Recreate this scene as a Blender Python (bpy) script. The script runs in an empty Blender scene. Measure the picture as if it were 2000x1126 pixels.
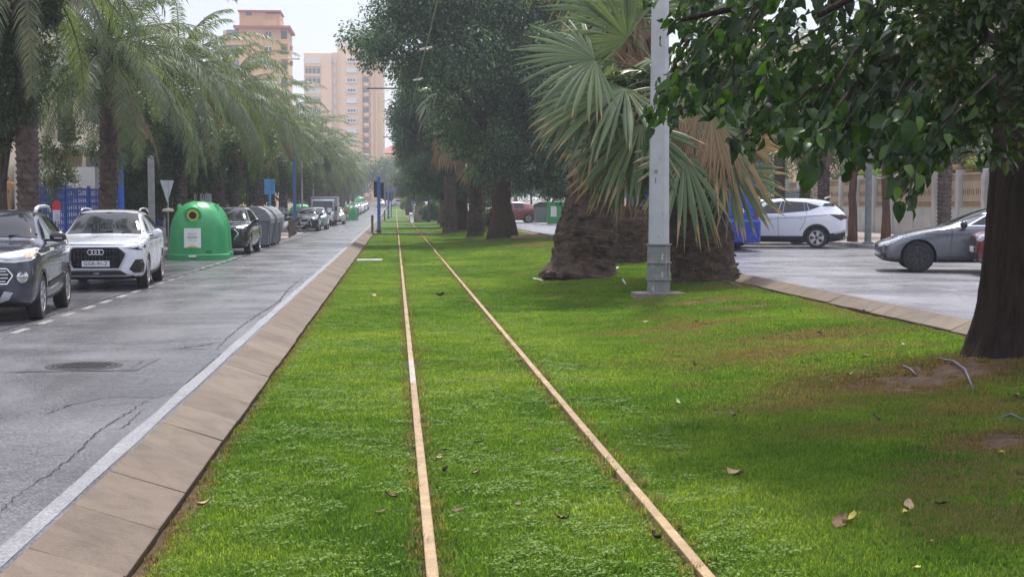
import bpy, bmesh, math, random
import numpy as np
from mathutils import Vector, Matrix
from mathutils.bvhtree import BVHTree

SC = bpy.context.scene
COL = SC.collection
PI = math.pi
R = math.radians
rnd = random.Random(7)

# ------------------------------------------------------------------ camera
FPX, CAMZ = 2800.0, 1.6
PITCH = math.atan(166 / FPX)
YAW = math.atan(228 / FPX * math.cos(PITCH))
_f = Vector((math.sin(YAW) * math.cos(PITCH), math.cos(YAW) * math.cos(PITCH), -math.sin(PITCH)))
_r = Vector((math.cos(YAW), -math.sin(YAW), 0))
_u = _r.cross(_f)
cam_data = bpy.data.cameras.new('camera')
cam_data.sensor_width = 36
cam_data.lens = 36 * FPX / 2000
cam_data.clip_start = 0.1
cam_data.clip_end = 6000
cam = bpy.data.objects.new('camera', cam_data)
cam.location = (0, 0, CAMZ)
cam.rotation_euler = (PI / 2 - PITCH, 0, -YAW)
COL.objects.link(cam)
SC.camera = cam


def ray(px, py):
    return _f + _r * ((px - 1000) / FPX) + _u * ((563 - py) / FPX)


def W(px, py, Y):
    d = ray(px, py)
    return Vector((0, 0, CAMZ)) + d * (Y / d.y)


def G(px, py, z=0.0):
    d = ray(px, py)
    return Vector((0, 0, CAMZ)) + d * ((z - CAMZ) / d.z)


# ------------------------------------------------------------------ terrain of the lawn
def sstep(a, b, x):
    t = np.clip((x - a) / (b - a), 0, 1)
    return t * t * (3 - 2 * t)


MOUNDS = []
LB = -0.26                      # the track lies a little below the roads


def Lz(x, y):
    z = LB + 0.28 * sstep(2.2, 6.8, x)
    z = z + 0.02 * np.sin(x * 1.7 + y * .45) * np.sin(y * .8 + 1.3) * sstep(1.4, 2.6, x)
    for (mx, my, h, r) in MOUNDS:
        z = z + h * np.exp(-((x - mx) ** 2 + (y - my) ** 2) / (r * r))
    return z


def GL(px, py):
    z = LB
    for _ in range(14):
        p = G(px, py, z)
        z = float(Lz(p.x, p.y))
    return Vector((p.x, p.y, z))


# ------------------------------------------------------------------ node helpers
def new_mat(name):
    m = bpy.data.materials.new(name)
    m.use_nodes = True
    nt = m.node_tree
    for n in list(nt.nodes):
        nt.nodes.remove(n)
    return m, nt


def N(nt, typ, **kw):
    n = nt.nodes.new(typ)
    for k, v in kw.items():
        if k == 'inp':
            for a, b in v.items():
                n.inputs[a].default_value = b
        else:
            setattr(n, k, v)
    return n


def ramp(nt, fac, stops):
    n = N(nt, 'ShaderNodeValToRGB')
    cr = n.color_ramp
    while len(cr.elements) < len(stops):
        cr.elements.new(0.5)
    for e, (p, c) in zip(cr.elements, stops):
        e.position = p
        e.color = (*c, 1) if len(c) == 3 else c
    nt.links.new(fac, n.inputs[0])
    return n.outputs[0]


def noise(nt, vec, scale, detail=4, rough=.55, dist=0.0):
    n = N(nt, 'ShaderNodeTexNoise', inp={'Scale': scale, 'Detail': detail, 'Roughness': rough, 'Distortion': dist})
    if vec is not None:
        nt.links.new(vec, n.inputs['Vector'])
    return n.outputs['Fac']


def mixc(nt, fac, a, b, blend='MIX'):
    n = N(nt, 'ShaderNodeMix', data_type='RGBA', blend_type=blend)
    for s, v in ((n.inputs[0], fac), (n.inputs[6], a), (n.inputs[7], b)):
        if hasattr(v, 'is_linked'):
            nt.links.new(v, s)
        elif isinstance(v, (int, float)):
            s.default_value = v
        else:
            s.default_value = (*v, 1) if len(v) == 3 else v
    return n.outputs[2]


def math_n(nt, op, a, b=0.5, clamp=False):
    n = N(nt, 'ShaderNodeMath', operation=op, use_clamp=clamp)
    for s, v in ((n.inputs[0], a), (n.inputs[1], b)):
        if hasattr(v, 'is_linked'):
            nt.links.new(v, s)
        else:
            s.default_value = v
    return n.outputs[0]


def bump_n(nt, h, strength=.3, dist=.02):
    n = N(nt, 'ShaderNodeBump', inp={'Strength': strength, 'Distance': dist})
    nt.links.new(h, n.inputs['Height'])
    return n.outputs[0]


def principled(nt, col, rough=.5, metal=0.0, spec=.5, normal=None, coat=0.0, trans=0.0, alpha=None):
    b = N(nt, 'ShaderNodeBsdfPrincipled')
    def put(name, v):
        s = b.inputs[name]
        if hasattr(v, 'is_linked'):
            nt.links.new(v, s)
        elif name == 'Base Color':
            s.default_value = (*v, 1)
        else:
            s.default_value = v
    put('Base Color', col); put('Roughness', rough); put('Metallic', metal)
    put('Specular IOR Level', spec); put('Coat Weight', coat); put('Transmission Weight', trans)
    if coat:
        put('Coat Roughness', .04)
    if normal is not None:
        put('Normal', normal)
    if alpha is not None:
        put('Alpha', alpha)
    return b


def out(nt, sh):
    o = N(nt, 'ShaderNodeOutputMaterial')
    nt.links.new(sh if hasattr(sh, 'is_linked') else sh.outputs[0], o.inputs[0])


MATS = {}


def M(name, col, rough=.55, metal=0.0, var=.18, scale=6.0, bump=0.0, bscale=60.0, spec=.5, coat=0.0, dirt=0.0):
    """plain surface with mottled colour and optional grime and relief"""
    if name in MATS:
        return MATS[name]
    m, nt = new_mat(name)
    tc = N(nt, 'ShaderNodeTexCoord').outputs['Object']
    n1 = noise(nt, tc, scale, 5)
    c0 = tuple(max(0, c * (1 - var)) for c in col)
    c1 = tuple(min(1, c * (1 + var)) for c in col)
    c = ramp(nt, n1, [(.3, c0), (.7, c1)])
    if dirt:
        n2 = noise(nt, tc, scale * .6 + 1.3, 6, .7)
        f = ramp(nt, n2, [(.45, (0, 0, 0)), (.75, (dirt,) * 3)])
        c = mixc(nt, f, c, tuple(x * .35 + .015 for x in col))
    nrm = None
    if bump:
        nrm = bump_n(nt, noise(nt, tc, bscale, 4), bump, .02)
    rr = ramp(nt, noise(nt, tc, scale * 2.3, 3), [(.3, (max(0.02, rough * .8),) * 3), (.75, (min(1, rough * 1.25),) * 3)])
    out(nt, principled(nt, c, rr, metal, spec, nrm, coat))
    MATS[name] = m
    return m


def paint(name, col, flake=0.0, rough=.25):
    if name in MATS:
        return MATS[name]
    m, nt = new_mat(name)
    tc = N(nt, 'ShaderNodeTexCoord').outputs['Object']
    n = noise(nt, tc, 3.0, 5, .6)
    c = ramp(nt, n, [(.3, tuple(x * .93 for x in col)), (.7, col)])
    g = ramp(nt, noise(nt, tc, 9, 6, .7), [(.5, (rough, rough, rough)), (.8, (rough + .15,) * 3)])
    out(nt, principled(nt, c, g, flake, .5, None, .8))
    MATS[name] = m
    return m


def leaf_mat(name, c1, c2, c3=None, rough=.42, transl=.35, tcol=None, spec=.5, big=0.25):
    if name in MATS:
        return MATS[name]
    m, nt = new_mat(name)
    gi = N(nt, 'ShaderNodeNewGeometry')
    r = gi.outputs['Random Per Island']
    c = ramp(nt, r, [(0, c1), (.8, c2), (1, c3 or c2)])
    tc = N(nt, 'ShaderNodeTexCoord').outputs['Object']
    f = ramp(nt, noise(nt, tc, .7, 3), [(.35, (1 - big,) * 3), (.7, (1 + big,) * 3)])
    c = mixc(nt, 1.0, c, f, 'MULTIPLY')
    p = principled(nt, c, rough, 0, spec)
    t = N(nt, 'ShaderNodeBsdfTranslucent')
    tcn = mixc(nt, 1.0, c, tcol or (1.7, 1.9, .7), 'MULTIPLY')
    nt.links.new(tcn, t.inputs[0])
    mx = N(nt, 'ShaderNodeMixShader', inp={0: transl})
    nt.links.new(p.outputs[0], mx.inputs[1]); nt.links.new(t.outputs[0], mx.inputs[2])
    out(nt, mx)
    MATS[name] = m
    return m


def bark_mat(name, ca, cb, sx=6, sz=1.2, bump=.8, rough=.9):
    if name in MATS:
        return MATS[name]
    m, nt = new_mat(name)
    tc = N(nt, 'ShaderNodeTexCoord').outputs['Object']
    mp = N(nt, 'ShaderNodeMapping')
    mp.inputs['Scale'].default_value = (sx, sx, sz)
    nt.links.new(tc, mp.inputs[0])
    n1 = noise(nt, mp.outputs[0], 2.0, 8, .65, .6)
    n2 = noise(nt, tc, 14, 5)
    c = ramp(nt, n1, [(.3, ca), (.5, tuple((a + b) / 2 for a, b in zip(ca, cb))), (.72, cb)])
    c = mixc(nt, .35, c, ramp(nt, n2, [(.3, (.4, .4, .4)), (.75, (1.3, 1.25, 1.2))]), 'MULTIPLY')
    out(nt, principled(nt, c, rough, 0, .2, bump_n(nt, n1, bump, .06)))
    MATS[name] = m
    return m


# ------------------------------------------------------------------ mesh builders
class MB:
    """collects shapes, then links them as one mesh object"""
    def __init__(self):
        self.v, self.f = [], []

    def add(self, vs, fs):
        o = len(self.v)
        self.v += [tuple(p) for p in vs]
        self.f += [tuple(i + o for i in f) for f in fs]
        return self

    def box(self, c, s, rz=0.0, rot=None, taper=1.0):
        x, y, z = (k / 2 for k in s)
        vs = [(-x, -y, -z), (x, -y, -z), (x, y, -z), (-x, y, -z),
              (-x * taper, -y * taper, z), (x * taper, -y * taper, z), (x * taper, y * taper, z), (-x * taper, y * taper, z)]
        m = rot if rot is not None else Matrix.Rotation(rz, 3, 'Z')
        vs = [m @ Vector(p) + Vector(c) for p in vs]
        return self.add(vs, [(3, 2, 1, 0), (4, 5, 6, 7), (0, 1, 5, 4), (1, 2, 6, 5), (2, 3, 7, 6), (3, 0, 4, 7)])

    def bar(self, a, b, w, h=None):
        a, b = Vector(a), Vector(b)
        d = b - a
        q = d.to_track_quat('Y', 'Z').to_matrix()
        return self.box((a + b) / 2, (w, d.length, h or w), rot=q)

    def tube(self, pts, radii, n=10, caps=True, jit=0.0, rn=rnd, fn=None):
        pts = [Vector(p) for p in pts]
        if not hasattr(radii, '__len__'):
            radii = [radii] * len(pts)
        o = len(self.v)
        ref = Vector((1, 0, 0))
        for i, p in enumerate(pts):
            t = (pts[min(i + 1, len(pts) - 1)] - pts[max(i - 1, 0)])
            t = t.normalized() if t.length > 1e-9 else Vector((0, 0, 1))
            if abs(t.dot(ref)) > .93:
                ref = Vector((0, 1, 0)) if abs(t.y) < .9 else Vector((0, 0, 1))
            a = (ref - t * ref.dot(t)).normalized()
            b = t.cross(a)
            for k in range(n):
                g = 2 * PI * k / n
                rr = radii[i] * (1 + (rn.uniform(-jit, jit) if jit else 0))
                if fn:
                    rr *= fn(i, g)
                self.v.append(tuple(p + a * (math.cos(g) * rr) + b * (math.sin(g) * rr)))
        for i in range(len(pts) - 1):
            for k in range(n):
                a0 = o + i * n + k
                a1 = o + i * n + (k + 1) % n
                self.f.append((a0, a1, a1 + n, a0 + n))
        if caps:
            self.f.append(tuple(o + k for k in reversed(range(n))))
            self.f.append(tuple(o + (len(pts) - 1) * n + k for k in range(n)))
        return self

    def lathe(self, prof, n=24, c=(0, 0, 0), axis='Z', sx=1.0, sy=1.0):
        o = len(self.v)
        for (r, z) in prof:
            for k in range(n):
                g = 2 * PI * k / n
                p = (r * math.cos(g) * sx, r * math.sin(g) * sy, z)
                if axis == 'X':
                    p = (p[2], p[0], p[1])
                elif axis == 'Y':
                    p = (p[0], p[2], p[1])
                self.v.append((p[0] + c[0], p[1] + c[1], p[2] + c[2]))
        for i in range(len(prof) - 1):
            for k in range(n):
                a0, a1 = o + i * n + k, o + i * n + (k + 1) % n
                self.f.append((a0, a1, a1 + n, a0 + n))
        if prof[0][0] > 1e-6:
            self.f.append(tuple(o + k for k in reversed(range(n))))
        if prof[-1][0] > 1e-6:
            self.f.append(tuple(o + (len(prof) - 1) * n + k for k in range(n)))
        return self

    def prism(self, poly, fn, depth):
        """poly: 2-D outline; fn(u, v, w) -> point; from w=0 to depth"""
        n = len(poly)
        vs = [fn(u, v, 0) for u, v in poly] + [fn(u, v, depth) for u, v in poly]
        fs = [tuple(reversed(range(n))), tuple(range(n, 2 * n))]
        fs += [(i, (i + 1) % n, n + (i + 1) % n, n + i) for i in range(n)]
        return self.add(vs, fs)

    def ell(self, c, r, nu=12, nv=8):
        prof = [(max(1e-7, math.sin(PI * i / nv)), -math.cos(PI * i / nv)) for i in range(nv + 1)]
        o = len(self.v)
        self.lathe(prof, nu)
        for i in range(o, len(self.v)):
            p = self.v[i]
            self.v[i] = (p[0] * r[0] + c[0], p[1] * r[1] + c[1], p[2] * r[2] + c[2])
        return self

    def build(self, name, mat, parent=None, loc=None, smooth=False, bevel=0.0, rz=0.0, auto=None):
        me = bpy.data.meshes.new(name)
        me.from_pydata(self.v, [], self.f)
        me.validate()
        bm = bmesh.new(); bm.from_mesh(me)
        bmesh.ops.remove_doubles(bm, verts=bm.verts, dist=1e-6)
        bmesh.ops.recalc_face_normals(bm, faces=bm.faces)
        if bevel:
            es = [e for e in bm.edges if len(e.link_faces) == 2 and e.calc_face_angle(0) > .5]
            bmesh.ops.bevel(bm, geom=es, offset=bevel, segments=2, affect='EDGES', profile=.6, clamp_overlap=True)
        bm.to_mesh(me); bm.free()
        if smooth:
            me.polygons.foreach_set('use_smooth', [True] * len(me.polygons))
            if auto:
                me.set_sharp_from_angle(angle=auto)
        return link(name, me, mat, parent, loc, rz)


def link(name, me, mat, parent=None, loc=None, rz=0.0):
    if mat is not None and not me.materials:
        me.materials.append(mat)
    o = bpy.data.objects.new(name, me)
    COL.objects.link(o)
    if parent is not None:
        o.parent = parent
    if loc is not None:
        o.location = loc
    if rz:
        o.rotation_euler = (0, 0, rz)
    return o


def tag(o, label, cat, group=None):
    o['label'] = label
    o['category'] = cat
    if group:
        o['group'] = group
    return o


def thing(name, label, cat, loc=(0, 0, 0), rz=0.0, group=None):
    o = bpy.data.objects.new(name, None)
    o.empty_display_size = .2
    COL.objects.link(o)
    o.location = loc
    o.rotation_euler = (0, 0, rz)
    return tag(o, label, cat, group)


def struct(o, kind='structure'):
    o['kind'] = kind
    return o


def kids(o):
    return [c for c in bpy.data.objects if c.parent == o]


def dup(root, loc, rz=0.0, label=None, group=None, scale=None, mats=None):
    """a copy of a thing and of each of its parts and sub-parts (meshes shared)"""
    root = getattr(root, 'o', root)

    def cp(o, par):
        c = o.copy()
        COL.objects.link(c)
        c.parent = par
        if mats and o.type == 'MESH':
            nm = o.name.split('.')[0]
            if nm in mats:
                c.data = o.data.copy()
                c.data.materials[0] = mats[nm]
        for k in list(o.children):
            cp(k, c)
        return c
    c = cp(root, None)
    c.location = loc
    c.rotation_euler = (0, 0, rz)
    if scale:
        c.scale = (scale,) * 3 if not hasattr(scale, '__len__') else scale
    if label:
        c['label'] = label
    if group:
        c['group'] = group
    return c


def np_mesh(name, V, F, mat, parent=None, loc=None, attrs=None, smooth=False, rz=0.0):
    """V (n,3) array, F (m,k) array of faces of one size"""
    V = np.asarray(V, dtype=np.float32); F = np.asarray(F, dtype=np.int32)
    me = bpy.data.meshes.new(name)
    me.vertices.add(len(V)); me.vertices.foreach_set('co', V.ravel())
    k = F.shape[1]
    me.loops.add(F.size); me.loops.foreach_set('vertex_index', F.ravel())
    me.polygons.add(len(F)); me.polygons.foreach_set('loop_start', np.arange(0, F.size, k, dtype=np.int32))
    if smooth:
        me.polygons.foreach_set('use_smooth', np.ones(len(F), dtype=bool))
    for an, av in (attrs or {}).items():
        at = me.attributes.new(an, 'FLOAT', 'POINT')
        at.data.foreach_set('value', np.asarray(av, dtype=np.float32))
    me.update(calc_edges=True)
    return link(name, me, mat, parent, loc, rz)


def unit(a):
    return a / (np.linalg.norm(a, axis=-1, keepdims=True) + 1e-9)


def scatter_leaves(P, A, Nn, S, tv, tf):
    """instances of a leaf template: P base points, A long axes, Nn rough normals, S sizes; returns V, F"""
    A = unit(A)
    X = unit(np.cross(A, Nn)); Z = np.cross(X, A)
    n, k = len(P), len(tv)
    V = (P[:, None, :] + S[:, None, None] * (tv[None, :, 0, None] * X[:, None, :] + tv[None, :, 1, None] * A[:, None, :] + tv[None, :, 2, None] * Z[:, None, :]))
    F = tf[None, :, :] + (np.arange(n) * k)[:, None, None]
    return V.reshape(-1, 3), F.reshape(-1, tf.shape[1])


LEAF2_V = np.array([(0, 0, 0), (-.26, .45, .09), (0, 1, -.05), (.26, .45, .09)], dtype=float)
LEAF2_F = np.array([(0, 3, 2), (0, 2, 1)])
# broad pointed leaf with a fold and a drooping tip
_bl = [(0, 0, 0), (.0, .35, .0), (0, .7, -.05), (0, 1.02, -.2)]
_br = [(.30, .06, .06), (.40, .36, .10), (.26, .70, .02)]
LEAFB_V = np.array(_bl + _br + [(-x, y, z) for x, y, z in _br], dtype=float)
LEAFB_F = np.array([(0, 4, 1), (4, 5, 1), (1, 5, 2), (5, 6, 2), (2, 6, 3), (0, 1, 7), (7, 1, 8), (1, 2, 8), (8, 2, 9), (2, 3, 9)])


def text_mesh(body, size, ext=.002, align='CENTER'):
    cu = bpy.data.curves.new('lettering', 'FONT')
    cu.body = body; cu.size = size; cu.extrude = ext
    cu.align_x = align; cu.align_y = 'CENTER'
    cu.resolution_u = 3
    ob = bpy.data.objects.new('lettering', cu)
    COL.objects.link(ob)
    dg = bpy.context.evaluated_depsgraph_get()
    me = bpy.data.meshes.new_from_object(ob.evaluated_get(dg))
    bpy.data.objects.remove(ob); bpy.data.curves.remove(cu)
    me.materials.clear()
    return me


def text_obj(name, body, size, mat, parent, loc, rot, ext=.002, bold=0.0, align='CENTER'):
    me = text_mesh(body, size, ext, align)
    o = link(name, me, mat, parent, loc)
    o.rotation_euler = rot
    return o
# ================================================================== GROUND, ROADS, TRACK
RZL, RZR = -0.12, 0.14          # road levels either side of the raised lawn
NRNG = np.random.default_rng(11)

TREE_P = GL(1995, 712)
MOUNDS.append((TREE_P.x + .1, TREE_P.y - .2, 0.16, 1.5))
MOUNDS.append((GL(1140, 535).x, GL(1140, 535).y, 0.05, 1.6))


def asphalt(name, base, speck=1.0):
    m, nt = new_mat(name)
    tc = N(nt, 'ShaderNodeTexCoord').outputs['Object']
    big = noise(nt, tc, .35, 5, .6)
    mp = N(nt, 'ShaderNodeMapping'); mp.inputs['Scale'].default_value = (1.6, .12, 1)
    nt.links.new(tc, mp.inputs[0])
    streak = noise(nt, mp.outputs[0], 1.3, 4, .6)
    fine = noise(nt, tc, 62, 4, .8)
    c = ramp(nt, big, [(.3, tuple(x * .8 for x in base)), (.7, tuple(x * 1.2 for x in base))])
    c = mixc(nt, .6, c, ramp(nt, streak, [(.35, (.75, .75, .76)), (.65, (1.15, 1.14, 1.13))]), 'MULTIPLY')
    c = mixc(nt, .75 * speck, c, ramp(nt, fine, [(.38, (.2, .2, .21)), (.5, (.95, .95, .95)), (.62, (3.0, 2.95, 2.9))]), 'MULTIPLY')
    wet = ramp(nt, noise(nt, tc, .5, 4, .6, .4), [(.38, (.20, .20, .20)), (.66, (.40, .40, .40))])
    nrm = bump_n(nt, fine, .35, .012)
    out(nt, principled(nt, c, wet, 0, .5, nrm))
    return m


m_asph = asphalt('asphalt', (.096, .093, .101))
m_asph2 = asphalt('asphalt_parking', (.070, .068, .076))
m_asph3 = asphalt('asphalt_pale', (.15, .147, .16), .8)
m_ground = M('bare_ground', (.16, .14, .115), .9, var=.3, scale=.6, bump=.3)


def paving_mat():
    m, nt = new_mat('paving')
    tc = N(nt, 'ShaderNodeTexCoord').outputs['Object']
    b = N(nt, 'ShaderNodeTexBrick', offset=0.0, inp={'Scale': 1.0, 'Mortar Size': .012, 'Brick Width': .4, 'Row Height': .4,
          'Color1': (.26, .21, .18, 1), 'Color2': (.31, .25, .21, 1), 'Mortar': (.1, .09, .08, 1)})
    nt.links.new(tc, b.inputs['Vector'])
    c = mixc(nt, .5, b.outputs['Color'], ramp(nt, noise(nt, tc, 1.2, 6, .65), [(.3, (.6, .6, .6)), (.7, (1.2, 1.2, 1.2))]), 'MULTIPLY')
    out(nt, principled(nt, c, .55, 0, .4))
    return m


m_pave = paving_mat()


def sheet(name, x0, x1, y0, y1, z, mat, ny=1, kind='structure'):
    ys = [y0 + (y1 - y0) * i / ny for i in range(ny + 1)]
    vs, fs = [], []
    for y in ys:
        vs += [(x0, y, z), (x1, y, z)]
    for i in range(ny):
        fs.append((2 * i, 2 * i + 1, 2 * i + 3, 2 * i + 2))
    return struct(MB().add(vs, fs).build(name, mat), kind)


YEND = 430
gp = [(-2500, .0), (-7.95, .0), (-7.9, -.5), (15.45, -.5), (15.5, .22), (2500, .22)]
gys = [-200 + 11 * i for i in range(60)] + [500 + 185 * i for i in range(21)]
struct(MB().add([(x, y, z) for y in gys for x, z in gp], [(6 * i + j, 6 * i + j + 1, 6 * i + j + 7, 6 * i + j + 6) for i in range(len(gys) - 1) for j in range(5)]).build('ground', m_ground))
sheet('road', -7.62, -1.77, -12, YEND, RZL, m_asph, 55)
sheet('parking_strip', -7.6, -5.33, -12, YEND, RZL + .004, m_asph2, 55)
sheet('road', 7.05, 15.2, -12, YEND, RZR, m_asph3, 55)
sheet('pavement', -16.0, -7.76, -12, YEND, .02, m_pave, 55)
sheet('pavement', 15.36, 22.0, -12, YEND, .25, m_pave, 55)
m_kst = M('kerb_stone', (.30, .28, .26), .8, var=.25, scale=3, bump=.3)
k = MB()
y = -10
while y < 200:
    k.box((-7.68, y + .495, -.045), (.15, .985, .15)); k.box((15.28, y + .495, .19), (.15, .985, .16)); y += 1.0
struct(k.build('kerb', m_kst, bevel=.012))

# --- sloping brown kerb slabs along both sides of the lawn
def slab_mat():
    m, nt = new_mat('kerb_slab')
    tc = N(nt, 'ShaderNodeTexCoord').outputs['Object']
    gi = N(nt, 'ShaderNodeNewGeometry').outputs['Random Per Island']
    c = ramp(nt, gi, [(0, (.112, .082, .058)), (.4, (.127, .094, .067)), (.8, (.143, .108, .079)), (1, (.118, .086, .061))])
    c = mixc(nt, .7, c, ramp(nt, noise(nt, tc, 2.2, 8, .72, .8), [(.34, (.5, .48, .46)), (.52, (1.0, .98, .96)), (.72, (1.35, 1.33, 1.3))]), 'MULTIPLY')
    c = mixc(nt, .4, c, ramp(nt, noise(nt, tc, 60, 3, .7), [(.35, (.6, .6, .6)), (.65, (1.3, 1.3, 1.3))]), 'MULTIPLY')
    out(nt, principled(nt, c, .72, 0, .35, bump_n(nt, noise(nt, tc, 45, 4, .7), .35, .01)))
    return m


m_slab = slab_mat()


def kerb_row(xa, za, xb, zb, y0, y1, jx=.006):
    mb = MB(); y = y0
    n = Vector((-(zb - za), 0, xb - xa)).normalized() * .07
    if n.z < 0:
        n = -n
    n = n + Vector((.10 if xa < xb else -.10, 0, 0)) * 0
    while y < y1:
        L = .995 + rnd.uniform(-.004, .001)
        dz, dx = rnd.uniform(-.006, .006), rnd.uniform(-jx, jx)
        tw = rnd.uniform(-.006, .006)
        top = [(xa + dx, y, za + dz), (xb + dx * .3, y, zb), (xb + dx * .3, y + L, zb), (xa + dx + tw, y + L, za + dz + tw * .5)]
        vs = [(p[0] - n.x, p[1], p[2] - n.z) for p in top] + top
        mb.add(vs, [(3, 2, 1, 0), (4, 5, 6, 7), (0, 1, 5, 4), (1, 2, 6, 5), (2, 3, 7, 6), (3, 0, 4, 7)])
        y += 1.0
    return mb


struct(kerb_row(-1.315, -.20, -1.775, -.055, 2, 175).build('kerb', m_slab, bevel=.008))
struct(kerb_row(6.76, .05, 7.04, .175, 2, 175).build('kerb', m_slab, bevel=.008))

# --- painted lines: worn, let the asphalt through
def worn_paint(name, base, wear):
    m, nt = new_mat(name)
    tc = N(nt, 'ShaderNodeTexCoord').outputs['Object']
    f = ramp(nt, noise(nt, tc, 55, 4, .75), [(wear - .12, (0, 0, 0)), (wear + .12, (1, 1, 1))])
    f2 = ramp(nt, noise(nt, tc, 1.1, 4, .6), [(.3, (.55, .55, .55)), (.65, (1, 1, 1))])
    f = mixc(nt, 1.0, f, f2, 'MULTIPLY')
    c = mixc(nt, f, (.10, .098, .105), base)
    out(nt, principled(nt, c, .5, 0, .5))
    return m


m_line = worn_paint('worn_white_paint', (.33, .33, .34), .51)
m_dash = worn_paint('faded_dash_paint', (.28, .28, .285), .42)
lm = MB()
for i in range(0, 200):
    y0, y1 = 3 + i * 1.5, 3 + (i + 1) * 1.5
    a = lambda yy: .012 * math.sin(yy * 1.7) + .008 * math.sin(yy * 4.1)
    lm.add([(-1.98 + a(y0), y0, RZL + .004), (-1.865 + a(y0 + 9) * .6, y0, RZL + .004), (-1.865 + a(y1 + 9) * .6, y1, RZL + .004), (-1.98 + a(y1), y1, RZL + .004)], [(0, 1, 2, 3)])
struct(lm.build('road_line', m_line))
dm = MB(); y = 6.35
while y < 130:
    dm.add([(-5.12, y, RZL + .004), (-5.0, y, RZL + .004), (-5.0, y + .75, RZL + .004), (-5.12, y + .75, RZL + .004)], [(0, 1, 2, 3)])
    y += 1.45
struct(dm.build('parking_line', m_dash))
rm = MB()
for y in np.arange(26.8, 62, 2.6):
    rm.add([(10.6, y, RZR + .004), (15.0, y, RZR + .004), (15.0, y + .1, RZR + .004), (10.6, y + .1, RZR + .004)], [(0, 1, 2, 3)])
struct(rm.build('parking_line', m_dash))

# --- dark cracks and the gutter seam
m_crack = M('crack', (.018, .017, .018), .9, var=.3)


def crack(mb, pts, w, z=RZL + .006, jit=.5):
    P = [G(20 + (a - 20) if False else a, b, z) for a, b in pts]
    fine = []
    for a, b in zip(P[:-1], P[1:]):
        n = max(2, int((b - a).length / .06))
        for i in range(n):
            t = i / n
            q = a.lerp(b, t)
            s = (b - a).cross(Vector((0, 0, 1))).normalized()
            fine.append(q + s * rnd.uniform(-1, 1) * .03 * jit)
    fine.append(P[-1])
    o = len(mb.v)
    for i, q in enumerate(fine):
        t = (fine[min(i + 1, len(fine) - 1)] - fine[max(0, i - 1)]).normalized()
        s = t.cross(Vector((0, 0, 1)))
        ww = w * rnd.uniform(.25, 1.2) * (.4 + .6 * math.sin(PI * min(1, (i + .5) / len(fine))))
        mb.v += [tuple(q - s * ww), tuple(q + s * ww)]
    mb.f += [(o + 2 * i, o + 2 * i + 1, o + 2 * i + 3, o + 2 * i + 2) for i in range(len(fine) - 1)]


ck = MB()
q = lambda L: [(a / 1.99, 560 + b / 1.99) for a, b in L]
crack(ck, q([(-60, 905), (0, 870), (60, 815), (150, 750), (215, 710), (300, 640), (370, 570), (450, 515), (580, 435), (690, 400)]), .008)
crack(ck, q([(185, 490), (280, 455), (400, 428), (470, 425), (580, 427), (700, 420), (760, 418)]), .011)
crack(ck, q([(625, 240), (700, 237), (780, 226), (860, 213)]), .022)
crack(ck, q([(690, 238), (860, 242)]), .012)
crack(ck, q([(840, 243), (880, 200), (930, 158), (1000, 108), (1080, 60), (1120, 10), (1180, -40)]), .014)
crack(ck, q([(440, 390), (580, 380), (720, 375), (810, 300), (860, 255)]), .008)
crack(ck, q([(170, 300), (330, 292), (560, 285), (510, 315)]), .012)
crack(ck, q([(0, 330), (90, 330), (130, 324)]), .02)
crack(ck, q([(390, 560), (480, 545), (560, 470)]), .008)
struct(ck.build('road_crack', m_crack))
gs = MB()
crack(gs, [(-260, 740), (0, 646), (60, 627), (130, 606), (230, 576), (330, 545), (430, 515), (520, 487)], .035, RZL + .007, .8)
crack(gs, [(330, 545.5), (480, 499), (560, 474), (640, 449)], .03, RZL + .007, .6)
struct(gs.build('gutter_seam', m_crack))
# broken asphalt patch beside the gutter, a darker skin
pt = asphalt('asphalt_patch', (.074, .072, .082))
mh = G(165, 715, RZL)
struct(MB().add([(mh.x - .55, mh.y - .5, RZL + .005), (mh.x + .62, mh.y - .45, RZL + .005), (mh.x + .68, mh.y + .75, RZL + .005), (mh.x - .6, mh.y + .7, RZL + .005)], [(0, 1, 2, 3)]).build('road_patch', pt))

# --- manhole cover
m_iron = M('cast_iron', (.035, .034, .036), .45, .6, var=.3, scale=20, bump=.3)
mt = thing('manhole_cover', 'round dark cast iron manhole cover sunk in the cracked asphalt', 'manhole cover', (mh.x, mh.y, RZL + .006))
MB().lathe([(.33, 0), (.33, .004), (.385, .006), (.40, .004), (.40, 0)], 40).build('frame_ring', m_iron, mt)
c = MB().lathe([(.318, 0), (.318, .004), (0, .004)], 40)
for i in range(-5, 6):
    for j in range(-5, 6):
        if i * i + j * j < 26:
            c.box((i * .055, j * .055, .006), (.034, .034, .006), rz=.78)
c.build('lid', m_iron, mt)

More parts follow.
